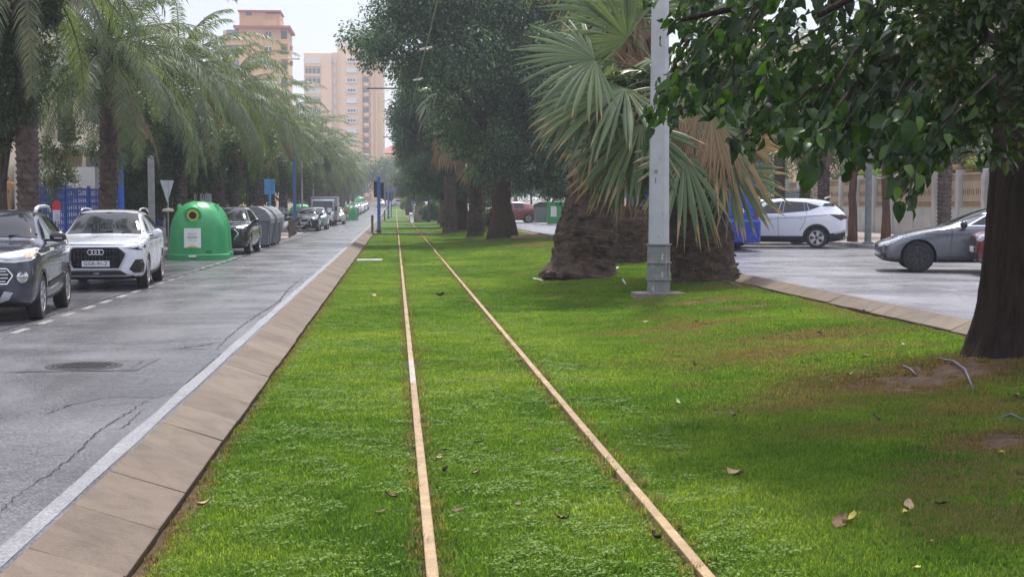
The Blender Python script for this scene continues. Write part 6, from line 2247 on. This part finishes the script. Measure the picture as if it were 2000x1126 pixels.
# --- ochre balustrade and stone pillar at the edge
m_ochre = M('ochre_clay', (.50, .29, .13), .75, var=.15, scale=4, bump=.15)
m_tile = M('roof_tile', (.34, .10, .06), .8, var=.25, scale=5)
m_cream = M('cream_render', (.66, .56, .43), .85, var=.08, scale=.6, dirt=.18)
of = thing('balustrade', 'ochre clay balustrade under red tiles with a rough cream pillar', 'fence', (px(20, 33.2), 33.2, 0))
MB().box((-1.2, .1, .5), (2.6, .25, 1.0)).build('low_wall', m_wallw, of)
bl_ = MB()
for i in range(12):
    bl_.lathe([(.05, 1.0), (.065, 1.1), (.045, 1.25), (.085, 1.5), (.05, 1.8), (.06, 1.92)], 10, (-2.3 + i * .2, .1, 0))
bl_.build('baluster', m_ochre, of, smooth=True)
MB().box((-1.2, .1, 2.0), (2.5, .3, .14)).build('top_rail', m_ochre, of, bevel=.02)
tl_ = MB()
for i in range(11):
    tl_.tube([(-2.4 + i * .22, -.2, 2.16), (-2.4 + i * .22, .1, 2.34), (-2.4 + i * .22, .4, 2.16)], .085, 8)
tl_.build('tile_cap', m_tile, of, smooth=True)
MB().box((.33, .1, 1.15), (.34, .36, 2.3)).build('pillar', m_cream, of, bevel=.02)

# --- garden wall across the far road
m_wcream = M('panel_cream', (.50, .38, .25), .85, var=.12, scale=1.5, dirt=.25)
m_holeshade = M('hole_shade', (.03, .024, .018), .9)  # near-black colour stands in for the shade inside the panel openings
gw = thing('garden_wall', 'pale grey garden wall with white posts and pierced cream panels', 'wall', (22.25, 50, .25))
NW = 13
MB().box((0, NW * 1.25, .58), (.30, NW * 2.5, 1.16)).build('low_wall', m_wallw, gw, bevel=.01)
pn = MB()
pn.box((0, 1.25, 1.82), (.10, 2.1, .80))
pn.box((0, 1.25, 1.20), (.12, 2.1, .08)); pn.box((0, 1.25, 2.50), (.12, 2.1, .10))
for i in range(22):
    pn.box((0, .25 + i * .0952, 1.34), (.06, .045, .24)); pn.box((0, .25 + i * .0952, 2.33), (.06, .045, .26))
hl_ = MB()  # dark crescents laid on the panel face in place of shaded holes
for i in range(5):
    yc = .42 + i * .42
    for sg in (1, -1):
        arc = [(yc + math.cos(a) * .13, 1.80 + math.sin(a) * .14) for a in [R(-65) + R(130) * k / 8 for k in range(9)]]
        inn = [(yc + .015 + math.cos(a) * .06, 1.80 + math.sin(a) * .13) for a in [R(-65) + R(130) * k / 8 for k in range(9)]]
        if sg < 0:
            arc = [(2 * yc - a, b) for a, b in arc]; inn = [(2 * yc - a, b) for a, b in inn]
        hl_.prism(arc + inn[::-1], lambda u, v, w: (-.054 - w, u, v), .004)
p0 = pn.build('panel', m_wcream, gw); h0 = hl_.build('shade_crescent', m_holeshade, p0)
bk_ = MB().box((.10, 1.25, 1.85), (.02, 2.1, 1.35)).build('backing', m_holeshade, p0)
for i in range(1, NW):
    c = link('panel', p0.data, None, gw, (0, 2.5 * i, 0)); link('shade_crescent', h0.data, None, c); link('backing', bk_.data, None, c)
for i in range(NW + 1):
    MB().box((-.03, 2.5 * i, 1.33), (.36, .30, 2.66)).build('post', m_wallw, gw, bevel=.015)
kb = thing('gate_roof', 'little ochre tiled gate roof above the cream wall beside the far palm trunk', 'roof', (23.2, 56.3, 0))
MB().lathe([(1.0, 2.95), (.95, 3.05), (.25, 3.5), (.12, 3.75), (0, 3.8)], 4).build('roof', m_ochre, kb)
MB().box((0, 0, 1.45), (.9, .9, 2.9)).build('pillar', m_wcream, kb)
hd = thing('hedge', 'dark clipped hedge just past the wall end behind the white SUV', 'hedge', (20.5, 84, .2))
crown('foliage', 201, [(0, 0, 1.1, 1.3, 5, 1.1), (0, -4, 1.1, 1.3, 2, 1.1)], 6000, .14, m_leafy, hd)
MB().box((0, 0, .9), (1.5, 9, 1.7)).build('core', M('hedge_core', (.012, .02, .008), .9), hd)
cbn = thing('utility_cabinet', 'slim pale blue cabinet behind the white SUV by the hedge', 'cabinet', (px(1541, 66), 66, .25))
MB().box((0, 0, .95), (.75, .4, 1.9)).build('case', M('cabinet_blue', (.26, .36, .44), .6, var=.1), cbn, bevel=.02)
MB().box((0, 0, 1.94), (.85, .5, .08)).build('cap', m_conc, cbn)
# bins along the far carriageway
cx1 = thing('container', 'dark grey green rubbish container near the far red car', 'container', (px(1062, 101), 101, RZR))
MB().prism([(-.55, .1), (-.62, 1.2), (.62, 1.2), (.55, .1)], lambda u, v, w: (u, w, v), 1.1).build('tub', m_bingrey, cx1, bevel=.03)
MB().prism([(-.66, 1.2), (-.6, 1.4), (-.3, 1.55), (.3, 1.55), (.6, 1.4), (.66, 1.2)], lambda u, v, w: (u, w, v), 1.15).build('lid', M('bin_dark', (.03, .045, .04), .5), cx1, bevel=.02)
cx2 = thing('container', 'bright green container with a white label next to the dark one', 'container', (px(1087, 98), 98, RZR))
MB().box((0, .5, .75), (1.15, 1.0, 1.4)).build('tub', m_green, cx2, bevel=.06)
MB().box((0, .5, 1.52), (1.2, 1.05, .14)).build('lid', m_green, cx2, bevel=.05)
MB().box((-.2, -.008, .9), (.4, .02, .7)).build('label', m_binlab, cx2)

# --- low platform wall far down the track
lw = thing('low_wall', 'short cream wall and white ramp beside the rails by the second strip', 'wall', (px(818, 150), 150, 0))
MB().box((0, 4, .85), (.9, 9, 1.7)).build('wall', m_cream, lw, bevel=.03)
MB().prism([(-8, .0), (6, .0), (6, .85), (-2, .75)], lambda u, v, w: (-.95 + w, u, v), .35).build('ramp', m_wallw, lw)

# --- buildings
m_or1 = M('wall_orange', (.66, .40, .20), .9, var=.06, scale=.15, dirt=.12)
m_or2 = M('wall_peach', (.80, .55, .35), .9, var=.06, scale=.1, dirt=.10)
m_or3 = M('wall_tan', (.70, .45, .24), .9, var=.06, scale=.1, dirt=.1)
m_bwin = M('window_glass', (.06, .075, .09), .15, var=.2, scale=.5)
m_bfr = M('window_white', (.68, .66, .62), .6, var=.06)
m_shut = M('shutter_grey', (.20, .21, .24), .7, var=.15)
m_awn = M('awning_red', (.36, .10, .07), .8)
def shared(cache, key, name, make, mat, parent, loc):
    if key not in cache:
        cache[key] = make().build(name, mat, parent, loc)
        return cache[key]
    return link(name, cache[key].data, None, parent, loc)
D2 = 420.0; u2 = D2 / FPX
tw2 = thing('apartment_tower', 'tall peach apartment tower with balconies standing beyond the end of the palms', 'building', (px(674, D2), D2, 0))
X2 = lambda a: (a - 674) * u2
Z2 = lambda b: CAMZ + (397 - b) * u2
ms = MB()
for a, b, top, y0, dep in ((597, 650, 109, 0, 16), (650, 664, 107, .8, 15), (664, 706, 98, -.6, 17), (706, 726, 106, .9, 14), (726, 751, 112, 0, 20)):
    ms.box(((X2(a) + X2(b)) / 2, y0 + dep / 2, Z2(top) / 2), (X2(b) - X2(a) - .01, dep, Z2(top)))
ms.build('wall', m_or2, tw2)
pil = MB()
for a, w_ in ((663, 3), (707, 3), (727, 4), (736, 3), (746, 3)):
    pil.box((X2(a), -.9 if a < 720 else -.25, Z2(112) / 2), (w_ * u2, .8, Z2(112) - .02))
pil.build('pilaster', m_or3, tw2)
MB().box((X2(690), 6, Z2(92)), (9, 7, 3.4)).build('roof_block', m_bfr, tw2)
MB().tube([(X2(680), 6, Z2(98)), (X2(680), 6, Z2(84))], .06, 5).build('antenna', m_steel, tw2)
cache = {}
fl_ = 19.35
for i in range(14):
    yb_ = 123 + fl_ * i
    z = Z2(yb_)
    MBw = lambda: MB().box((0, 0, 0), (4.2, .3, 1.55))
    w1 = shared(cache, 'a' if i % 3 else 'a2', 'window', MBw, m_bwin if i % 3 else m_bfr, tw2, (X2(614), -.06, z))
    shared(cache, 'af', 'frame', lambda: MB().box((-1.3, -.17, 0), (.12, .06, 1.55)).box((-.2, -.17, 0), (.12, .06, 1.55)).box((1.0, -.17, 0), (.12, .06, 1.55)).box((0, -.17, .72), (4.2, .06, .12)), m_bfr, w1, (0, 0, 0))
    shared(cache, 'b', 'balcony', lambda: MB().box((0, -.35, 0), (4.6, .9, .75)), m_or3, tw2, (X2(614), 0, z - 1.35))
    w2 = shared(cache, 'c', 'window', lambda: MB().box((0, 0, 0), (.9, .3, 1.5)), m_bwin if i % 2 else m_bfr, tw2, (X2(656), .72, z))
    bay = shared(cache, 'd', 'bay_window', lambda: MB().prism([(-1.75, 0), (-1.3, -.75), (1.3, -.75), (1.75, 0)], lambda u, v, w: (u, v - .55, w), 1.25), m_bfr, tw2, (X2(688), 0, z - .6))
    if i % 3 != 1:
        shared(cache, 'e', 'pane', lambda: MB().box((-.8, -1.32, .75), (.6, .06, .75)).box((0, -1.32, .75), (.6, .06, .75)).box((.8, -1.32, .75), (.6, .06, .75)), m_bwin, bay, (0, 0, 0))
    shared(cache, 'g', 'balcony', lambda: MB().lathe([(1.15, -.55), (1.2, .45), (1.1, .45)], 16, (0, 0, 0)), m_or2, tw2, (X2(715), .7, z - .9))
    rc = shared(cache, 'h', 'recess', lambda: MB().box((0, 0, 0), (1.7, .1, 1.3)), m_shut, tw2, (X2(715), .88, z + .3))
    shared(cache, 'k', 'window', lambda: MB().box((0, 0, 0), (.8, .25, 1.2)), m_bfr, tw2, (X2(749), -.05, z))
for yy in (168, 196):
    MB().box((X2(600), -1.1, Z2(yy)), (2.2, 2.0, .12)).build('awning', m_shut, tw2)
D1 = 280.0; u1 = D1 / FPX
tw1 = thing('apartment_tower', 'orange brick apartment tower with red eaves rising above the palm crowns', 'building', (px(519, D1), D1, 0))
X1 = lambda a: (a - 519) * u1
Z1 = lambda b: CAMZ + (397 - b) * u1
ms = MB()
for a, b, top, y0, dep in ((440, 472, 66, 1.2, 12), (472, 517, 62, 0, 14), (517, 550, 62, .5, 13), (550, 563, 62, 1.6, 12), (471, 521, 30, 1.5, 8), (521, 549, 33, 1.7, 8)):
    ms.box(((X1(a) + X1(b)) / 2, y0 + dep / 2, Z1(top) / 2), (X1(b) - X1(a) - .01, dep, Z1(top)))
ms.build('wall', m_or1, tw1)
MB().box((X1(516), 5.5, Z1(61)), (X1(570) - X1(462), 13.5, .5)).build('eave', m_awn, tw1, bevel=.08)
MB().box((X1(510), 4.8, Z1(29)), (X1(551) - X1(469), 8.6, .3)).build('cornice', m_awn, tw1)
MB().box((X1(489), 1.46, Z1(33)), (1.1, .1, .8)).build('window', m_bwin, tw1)
MB().box((X1(530), 3, Z1(52)), (2.6, 5, 1.0)).build('dormer', m_or1, tw1)
for i in range(7):
    z = Z1(74 + 29 * i)
    wv = MB().box((X1(527), .47, z), (1.3, .12, 1.25)).build('window', m_bfr, tw1)
    for dx in (-.33, .33):
        MB().box((X1(527) + dx, .40, z), (.5, .04, 1.05)).build('pane', m_bwin, wv)
    MB().box((X1(458), 1.17, z), (2.3, .1, 1.9)).build('shutter', m_shut, tw1)
    MB().box((X1(556), 1.57, z), (1.1, .1, 1.6)).build('window', m_bwin, tw1)
    MB().box((X1(557), .9, z - 1.3), (1.5, 1.3, .9)).build('balcony', m_or1, tw1)
    if i in (1, 2, 3):
        MB().prism([(0, .8), (-.9, -.1), (-.9, .0), (0, .9)], lambda u, v, w: (X1(563) + .35 + w * .3, 1.4 + u * .6, z + v), 2.0).build('awning', m_awn, tw1)
MB().box((X1(574), 1.2, Z1(119)), (2.4, 2.0, .15)).build('canopy', m_bfr, tw1)
b3 = thing('apartment_block', 'low far orange block glimpsed past the foot of the peach tower', 'building', (px(768, 480), 480, 0))
MB().box((3, 6, 9), (13, 12, 18)).build('wall', m_or1, b3)
MB().lathe([(10.5, 18), (9.8, 18.3), (1, 22)], 4, (3, 6, 0)).build('roof', m_tile, b3, rz=PI / 4 * 0)
for i in range(5):
    for j in range(4):
        MB().box((-2 + i * 2.6, -.05, 4 + j * 3.6), (1.1, .12, 1.5)).build('window', m_bwin, b3)
# cream house at the edge, behind the palms
h1 = thing('apartment_block', 'cream rendered apartment block with balconies behind the first palms', 'building', (-12.7, 47.5, 0))
MB().box((-6, 6.5, 8.5), (12, 13, 17)).build('wall', m_cream, h1)
for z in (3.7, 6.7, 9.7, 12.7):
    MB().box((.6, 9, z), (1.3, 7, .22)).build('balcony', m_bfr, h1)
    MB().box((.05, 9.2, z + 1.25), (.12, 2.2, 2.1)).build('window', m_bwin, h1)
    MB().box((1.18, 9, z + .55), (.06, 6.9, .85)).build('railing', m_cream, h1)
    MB().box((-4, -.05, z + 1.2), (1.6, .12, 1.4)).build('window', m_bwin, h1)
    MB().box((-8, -.05, z + 1.2), (1.6, .12, 1.4)).build('window', m_bwin, h1)
MB().box((1.5, 4, 1.4), (2.6, 6, 2.8)).build('porch', m_wallw, h1)
h2 = thing('house', 'plain grey building with rolled shutters behind the concrete post', 'building', (-12.2, 62, 0))
m_gren = M('grey_render', (.25, .255, .27), .85, var=.1, scale=.6, dirt=.3)
MB().box((-5, 8, 3.4), (10, 16, 6.8)).build('wall', m_gren, h2)
for x in (-1.6, -4.6):
    w_ = MB().box((x, -.05, 1.6), (1.2, .12, 1.5)).build('shutter', m_shut, h2)
    MB().box((x, -.09, 2.42), (1.4, .16, .14)).build('lintel', m_bfr, w_)
for k in range(4):
    MB().box((.05, 2 + 3.6 * k, 1.7), (.12, 1.4, 1.6)).build('shutter', m_shut, h2)
    MB().box((.05, 2 + 3.6 * k, 4.9), (.12, 1.4, 1.5)).build('window', m_bwin, h2)
h3 = thing('house', 'low cream house with pale bands behind the third and fourth palms', 'building', (-11.8, 92, 0))
MB().box((-5, 9, 2.4), (10, 18, 4.8)).build('wall', m_cream, h3)
for z in (1.1, 2.9):
    MB().box((0, -.08, z), (10.1, .2, .35)).build('band', m_bfr, h3)
for x in (-1.5, -3.6):
    MB().box((x, -.06, 2.1), (.8, .12, 1.0)).build('window', m_bwin, h3)
for k in range(4):
    MB().box((.05, 2.5 + 4 * k, 2.1), (.12, 1.3, 1.2)).build('window', m_bwin, h3)
h4 = thing('apartment_block', 'cream block glimpsed through the leaves beyond the garden wall', 'building', (31, 70, 0))
MB().box((6, 12, 5.5), (12, 24, 11)).build('wall', m_cream, h4)
for z in (2, 5, 8):
    for k in range(4):
        MB().box((-.05, 3 + 6 * k, z), (.12, 1.6, 1.5)).build('window', m_bwin, h4)
    MB().box((-.5, 12, z - 1.2), (1.1, 20, .2)).build('balcony', m_bfr, h4)
h5 = thing('apartment_block', 'long pale block behind the far trees across the opposite road', 'building', (27, 110, 0))
MB().box((6, 40, 7), (12, 80, 14)).build('wall', m_or2, h5)
for z in (3, 6, 9, 12):
    for k in range(8):
        MB().box((-.05, 4 + 9 * k, z), (.12, 2, 1.5)).build('window', m_bwin, h5)
h6 = thing('apartment_block', 'long hazy cream block behind the far palms of the parked row', 'building', (-15, 130, 0))
MB().box((-6, 60, 6.5), (12, 120, 13)).build('wall', m_cream, h6)
for z in (3, 6, 9):
    for k in range(8):
        MB().box((.05, 6 + 14 * k, z), (.12, 2, 1.5)).build('window', m_bwin, h6)

# --- person walking beside the dark pole
def person():
    t = thing('person', 'person in a white shirt and tan trousers walking past the dark catenary pole', 'person', (px(873.5, 105), 105, .06), R(200))
    J = {'pelvis': (0, 0, .92), 'spine': (0, .01, 1.12), 'chest': (0, .02, 1.32), 'neck': (0, .02, 1.47), 'head0': (0, 0, 1.55), 'head1': (0, -.01, 1.66), 'top': (0, 0, 1.73),
         'hL': (.09, 0, .88), 'kL': (.10, -.12, .50), 'aL': (.10, -.10, .09), 'tL': (.11, -.24, .03),
         'hR': (-.09, 0, .88), 'kR': (-.10, .03, .48), 'aR': (-.10, .24, .12), 'tR': (-.11, .14, .03),
         'sL': (.19, .02, 1.40), 'eL': (.25, .10, 1.13), 'wL': (.24, -.02, .90), 'fL': (.24, -.05, .82),
         'sR': (-.19, .02, 1.40), 'eR': (-.26, -.02, 1.13), 'wR': (-.26, -.14, .92), 'fR': (-.26, -.17, .85)}
    rad = {'pelvis': .135, 'spine': .125, 'chest': .14, 'neck': .055, 'head0': .075, 'head1': .095, 'top': .06, 'hL': .095, 'kL': .06, 'aL': .042, 'tL': .035, 'hR': .095, 'kR': .06, 'aR': .042, 'tR': .035,
           'sL': .065, 'eL': .042, 'wL': .03, 'fL': .03, 'sR': .065, 'eR': .042, 'wR': .03, 'fR': .03}
    E = [('pelvis', 'spine'), ('spine', 'chest'), ('chest', 'neck'), ('neck', 'head0'), ('head0', 'head1'), ('head1', 'top'), ('pelvis', 'hL'), ('hL', 'kL'), ('kL', 'aL'), ('aL', 'tL'), ('pelvis', 'hR'), ('hR', 'kR'), ('kR', 'aR'), ('aR', 'tR'),
         ('chest', 'sL'), ('sL', 'eL'), ('eL', 'wL'), ('wL', 'fL'), ('chest', 'sR'), ('sR', 'eR'), ('eR', 'wR'), ('wR', 'fR')]
    def skinned(names, scale, mat, nm, root):
        idx = {n: i for i, n in enumerate(names)}
        me = bpy.data.meshes.new(nm)
        me.from_pydata([J[n] for n in names], [(idx[a], idx[b]) for a, b in E if a in idx and b in idx], [])
        ob = bpy.data.objects.new(nm, me); COL.objects.link(ob)
        md = ob.modifiers.new('k', 'SKIN'); sb = ob.modifiers.new('s', 'SUBSURF'); sb.levels = 1; sb.render_levels = 1
        for n, sv in zip(names, me.skin_vertices[0].data):
            sv.radius = (rad[n] * scale,) * 2; sv.use_root = (n == root)
        dg = bpy.context.evaluated_depsgraph_get(); dg.update()
        m2 = bpy.data.meshes.new_from_object(ob.evaluated_get(dg))
        bpy.data.objects.remove(ob)
        m2.materials.clear()
        for p in m2.polygons:
            p.use_smooth = True
        return link(nm, m2, mat, t)
    skinned(list(J), 1.0, M('skin', (.42, .25, .17), .5, var=.05), 'body', 'pelvis')
    skinned(['pelvis', 'spine', 'chest', 'sL', 'eL', 'sR', 'eR'], 1.2, M('white_cloth', (.72, .72, .74), .8, var=.06), 'shirt', 'pelvis')
    skinned(['pelvis', 'hL', 'kL', 'aL', 'hR', 'kR', 'aR'], 1.16, M('tan_cloth', (.40, .30, .20), .8, var=.08), 'trousers', 'pelvis')
    MB().ell((0, .015, 1.68), (.105, .115, .10)).build('hair', M('hair_brown', (.10, .05, .03), .6), t, smooth=True)
    for sg in (1, -1):
        MB().ell((sg * .10 - (.0), -.17 if sg > 0 else .20, .045), (.05, .12, .045)).build('shoe', m_black, t, smooth=True)
person()
bgp = thing('shopping_bag', 'small white bag hanging from the hand of the walking person', 'bag', (px(866.5, 104.8), 104.8, .06))
MB().ell((0, 0, .62), (.13, .09, .19)).tube([(0, 0, .78), (0, 0, .92)], .02, 6).build('bag', M('white_cloth', (.7, .7, .7), .8), bgp, smooth=True)

# --- fallen leaves, pipes and scraps on the lawn
m_lf = [M('dead_leaf_brown', (.13, .065, .03), .7, var=.3, scale=20), M('dead_leaf_tan', (.34, .25, .12), .7, var=.25, scale=20), M('leaf_yellow', (.42, .38, .06), .6, var=.2, scale=20), M('leaf_green', (.16, .22, .06), .5, var=.2, scale=20), M('leaf_dark', (.03, .022, .016), .8, var=.3, scale=20)]
nmz = ['curled brown dead leaf lying on the lawn', 'dry tan dead leaf lying on the lawn', 'yellow fallen leaf lying on the lawn', 'pale green fallen leaf lying on the lawn', 'blackened dead leaf lying between the rails and grass']
def leaf_mesh(seed, mat, curl, wide):
    rg = random.Random(seed)
    n = 7; vs, fs = [], []
    for i in range(n):
        t = i / (n - 1)
        w = wide * math.sin(PI * min(1, .08 + t * .92)) ** .8 * rg.uniform(.85, 1.1)
        z = curl * (t - .5) ** 2 * 1.3 + rg.uniform(0, .02)
        vs += [(-w, t - .5, z + curl * .35), (0, t - .5, z), (w, t - .5, z + curl * .35 * rg.uniform(.3, 1.4))]
    for i in range(n - 1):
        o = 3 * i
        fs += [(o, o + 1, o + 4, o + 3), (o + 1, o + 2, o + 5, o + 4)]
    mb = MB().add(vs, fs)
    mb.tube([(0, -.5, .02), (.03, -.75, .08 + curl * .3)], .014, 5)
    o = mb.build('fallen_leaf', mat, smooth=True)
    me = o.data
    bpy.data.objects.remove(o)
    return me
lms = {}
LV = [(1600, 655, 1, .17), (1356, 717, 3, .14), (1325, 791, 3, .14), (1437, 935, 1, .15), (1640, 1030, 0, .20), (1662, 1028, 2, .14), (1774, 996, 1, .15), (1770, 1012, 2, .1), (1838, 993, 0, .13), (1815, 1070, 1, .07), (1790, 1120, 2, .09),
      (1955, 895, 2, .1), (1690, 700, 0, .16), (1690, 612, 0, .18), (1765, 678, 3, .16), (1565, 612, 1, .13), (1712, 822, 4, .12), (1430, 816, 3, .12), (1260, 632, 1, .12), (1360, 632, 1, .1), (1490, 665, 4, .1), (1660, 737, 2, .1),
      (866, 886, 4, .10), (868, 928, 4, .11), (935, 870, 0, .09), (930, 932, 1, .09), (1012, 994, 0, .09), (1097, 1022, 0, .10), (1087, 886, 4, .10), (967, 772, 0, .07), (1036, 845, 0, .08), (762, 977, 0, .10), (745, 1008, 0, .09), (1280, 1060, 4, .11), (893, 1005, 0, .08), (400, 994, 1, .12), (730, 580, 1, .22), (860, 580, 0, .25), (858, 900, 1, .07), (1985, 740, 1, .14), (1200, 640, 0, .12), (1150, 610, 1, .12), (940, 900, 3, .05)]
for i, (a, b, k_, s) in enumerate(LV):
    key = (k_, i % 2)
    if key not in lms:
        lms[key] = leaf_mesh(i, m_lf[k_], .25 + .3 * (i % 2), .24 if k_ != 3 else .13)
    p = GL(a, b)
    o = link('fallen_leaf', lms[key], None, None, (p.x, p.y, p.z + .028))
    s *= .85
    o.scale = (s, s, s); o.rotation_euler = (rnd.uniform(-.35, .35), rnd.uniform(-.3, .3), rnd.uniform(0, 6.28))
    tag(o, nmz[k_], 'fallen leaf', 'fallen leaves: ' + nmz[k_].split(' lying')[0])
p = GL(1686, 608); 
m_pipe = M('pipe_grey_violet', (.15, .12, .15), .5, var=.2, scale=8)
m_pipew = M('pipe_pale', (.50, .49, .47), .5, var=.2)
PIP = [([(1762, 714), (1777, 726), (1790, 733)], .010, m_pipe, 'short violet grey pipe stub in the dirt by the big trunk'), ([(1836, 702), (1862, 712), (1885, 727), (1902, 744)], .011, m_pipe, 'longer violet grey pipe arching out of the dirt by the big trunk'),
       ([(1950, 819), (1975, 817), (2010, 826)], .011, m_pipe, 'grey pipe end poking from the bare soil at the picture edge'), ([(1042, 546), (1060, 550)], .02, m_pipew, 'white pipe scrap in front of the thick palm'), ([(1193, 534), (1207, 524)], .02, m_pipew, 'pale pipe scrap at the right foot of the thick palm'.replace('right ', '')),
       ([(1216, 548), (1222, 557)], .02, m_pipew, 'tiny pale pipe scrap on the grass before the stump'), ([(1312, 552), (1340, 548), (1380, 547), (1420, 552), (1447, 560)], .02, m_pipe, 'thin dark pipe edging at the foot of the leaning fan palm')]
for pts, r_, m_, lab in PIP:
    q_ = [GL(*c) for c in pts]
    n_ = len(q_)
    P3 = [(p.x, p.y, p.z + (.025 * math.sin(PI * i / (n_ - 1)) if n_ > 2 else .02) + .008) for i, p in enumerate(q_)]
    tag(MB().tube(P3, r_, 8).build('water_pipe', m_, smooth=True), lab, 'pipe')
bd = GL(1040, 466)
tag(MB().box((bd.x, bd.y, bd.z + .08), (1.9, .5, .12), rz=.1).build('timber_board', M('board_brown', (.30, .17, .09), .8, var=.2)), 'brown wooden board lying at the foot of the ficus near the road', 'board')

# ------------------------------------------------------------------ the far street climbs a little
LAWN_THINGS = {'ficus_tree', 'fan_palm', 'catenary_pole', 'person', 'shopping_bag', 'shrub', 'low_wall'}
for o in list(COL.objects):
    if o.parent is None and o.name.split('.')[0] in LAWN_THINGS and o.location.y > 60:
        o.location.z = float(Lz(o.location.x, o.location.y)) - .02
for o in list(COL.objects):
    if o.parent is None and o.name.split('.')[0] in ('tram_signal', 'bollard') and -1.8 < o.location.x < 0:
        o.location.z = -.12
def rise(y):
    return 1.5 * max(0, (y - 150) / 200) ** 1.6
for o in list(COL.objects):
    if o.parent is not None or o.name.startswith('apartment_tower'):
        continue
    if o.type == 'MESH' and o.location.length < 1e-6:
        n_ = len(o.data.vertices)
        co = np.empty(n_ * 3, dtype=np.float32); o.data.vertices.foreach_get('co', co)
        co = co.reshape(-1, 3)
        if co[:, 1].max() > 155:
            co[:, 2] += 1.5 * np.maximum(0, (np.minimum(co[:, 1], 430) - 150) / 200) ** 1.6
            o.data.vertices.foreach_set('co', co.ravel()); o.data.update()
    elif 150 < o.location.y < 420:
        o.location.z += rise(o.location.y)
CLOUD, SUN, HAZE, EXPOSURE = 1.1, 3.1, 0.0006, 0.72
# ================================================================== LIGHT, SKY, AIR
SUN_EL, SUN_AZ = R(60), R(14)      # azimuth from +Y towards +X
wd = bpy.data.worlds.new('World'); SC.world = wd; wd.use_nodes = True
nt = wd.node_tree
for n in list(nt.nodes):
    nt.nodes.remove(n)
sky = N(nt, 'ShaderNodeTexSky', sky_type='NISHITA', sun_disc=False, sun_elevation=SUN_EL, sun_rotation=SUN_AZ, air_density=1.2, dust_density=2.5, ozone_density=1.5)
tc = N(nt, 'ShaderNodeTexCoord')
nz = noise(nt, tc.outputs['Generated'], 2.2, 5, .55, .4)
cl = ramp(nt, nz, [(.30, (.55, .55, .55)), (.62, (.95, .95, .95))])
bg1 = N(nt, 'ShaderNodeBackground', inp={1: .12}); nt.links.new(sky.outputs[0], bg1.inputs[0])
cc_ = ramp(nt, noise(nt, tc.outputs['Generated'], 3.1, 5, .6), [(.3, (.62, .65, .82)), (.7, (.82, .83, .97))])
bg2 = N(nt, 'ShaderNodeBackground', inp={1: CLOUD}); spz = N(nt, 'ShaderNodeSeparateXYZ'); nt.links.new(tc.outputs['Generated'], spz.inputs[0])
grad = math_n(nt, 'ADD', math_n(nt, 'MULTIPLY', math_n(nt, 'MAXIMUM', spz.outputs[2], 0.0), 1.0), .47)   # an overcast sky is brightest overhead
nt.links.new(mixc(nt, 1.0, cc_, grad, 'MULTIPLY'), bg2.inputs[0])
mx = N(nt, 'ShaderNodeMixShader'); nt.links.new(cl, mx.inputs[0])
nt.links.new(bg1.outputs[0], mx.inputs[1]); nt.links.new(bg2.outputs[0], mx.inputs[2])
o = N(nt, 'ShaderNodeOutputWorld'); nt.links.new(mx.outputs[0], o.inputs[0])

sl = bpy.data.lights.new('sun', 'SUN'); sl.energy = SUN; sl.angle = R(7); sl.color = (1, .95, .86)
so = bpy.data.objects.new('sun', sl); COL.objects.link(so)
sd = Vector((math.sin(SUN_AZ) * math.cos(SUN_EL), math.cos(SUN_AZ) * math.cos(SUN_EL), math.sin(SUN_EL)))
so.rotation_euler = sd.to_track_quat('Z', 'Y').to_euler()
so.location = (0, 0, 60)

if HAZE:
    m, nt = new_mat('haze')
    pv = N(nt, 'ShaderNodeVolumePrincipled', inp={'Color': (.82, .87, .97, 1), 'Density': HAZE, 'Anisotropy': .35})
    o = N(nt, 'ShaderNodeOutputMaterial'); nt.links.new(pv.outputs[0], o.inputs['Volume'])
    hz = MB().box((0, 2100, 28), (5400, 5000, 59)).build('haze', m)
    struct(hz, 'stuff'); tag(hz, 'thin pale blue air fading the far end of the street', 'haze')

SC.view_settings.view_transform = 'Standard'
SC.view_settings.look = 'None'
SC.view_settings.exposure = EXPOSURE
SC.view_settings.gamma = 1
cy = SC.cycles
cy.use_denoising = True
try:
    cy.denoiser = 'OPENIMAGEDENOISE'
    cy.denoising_input_passes = 'RGB_ALBEDO_NORMAL'
except Exception:
    pass
cy.max_bounces = 6; cy.diffuse_bounces = 3; cy.glossy_bounces = 3; cy.transmission_bounces = 4; cy.transparent_max_bounces = 6
cy.volume_bounces = 1
cy.sample_clamp_indirect = 6
cy.use_adaptive_sampling = True
cy.adaptive_threshold = .015
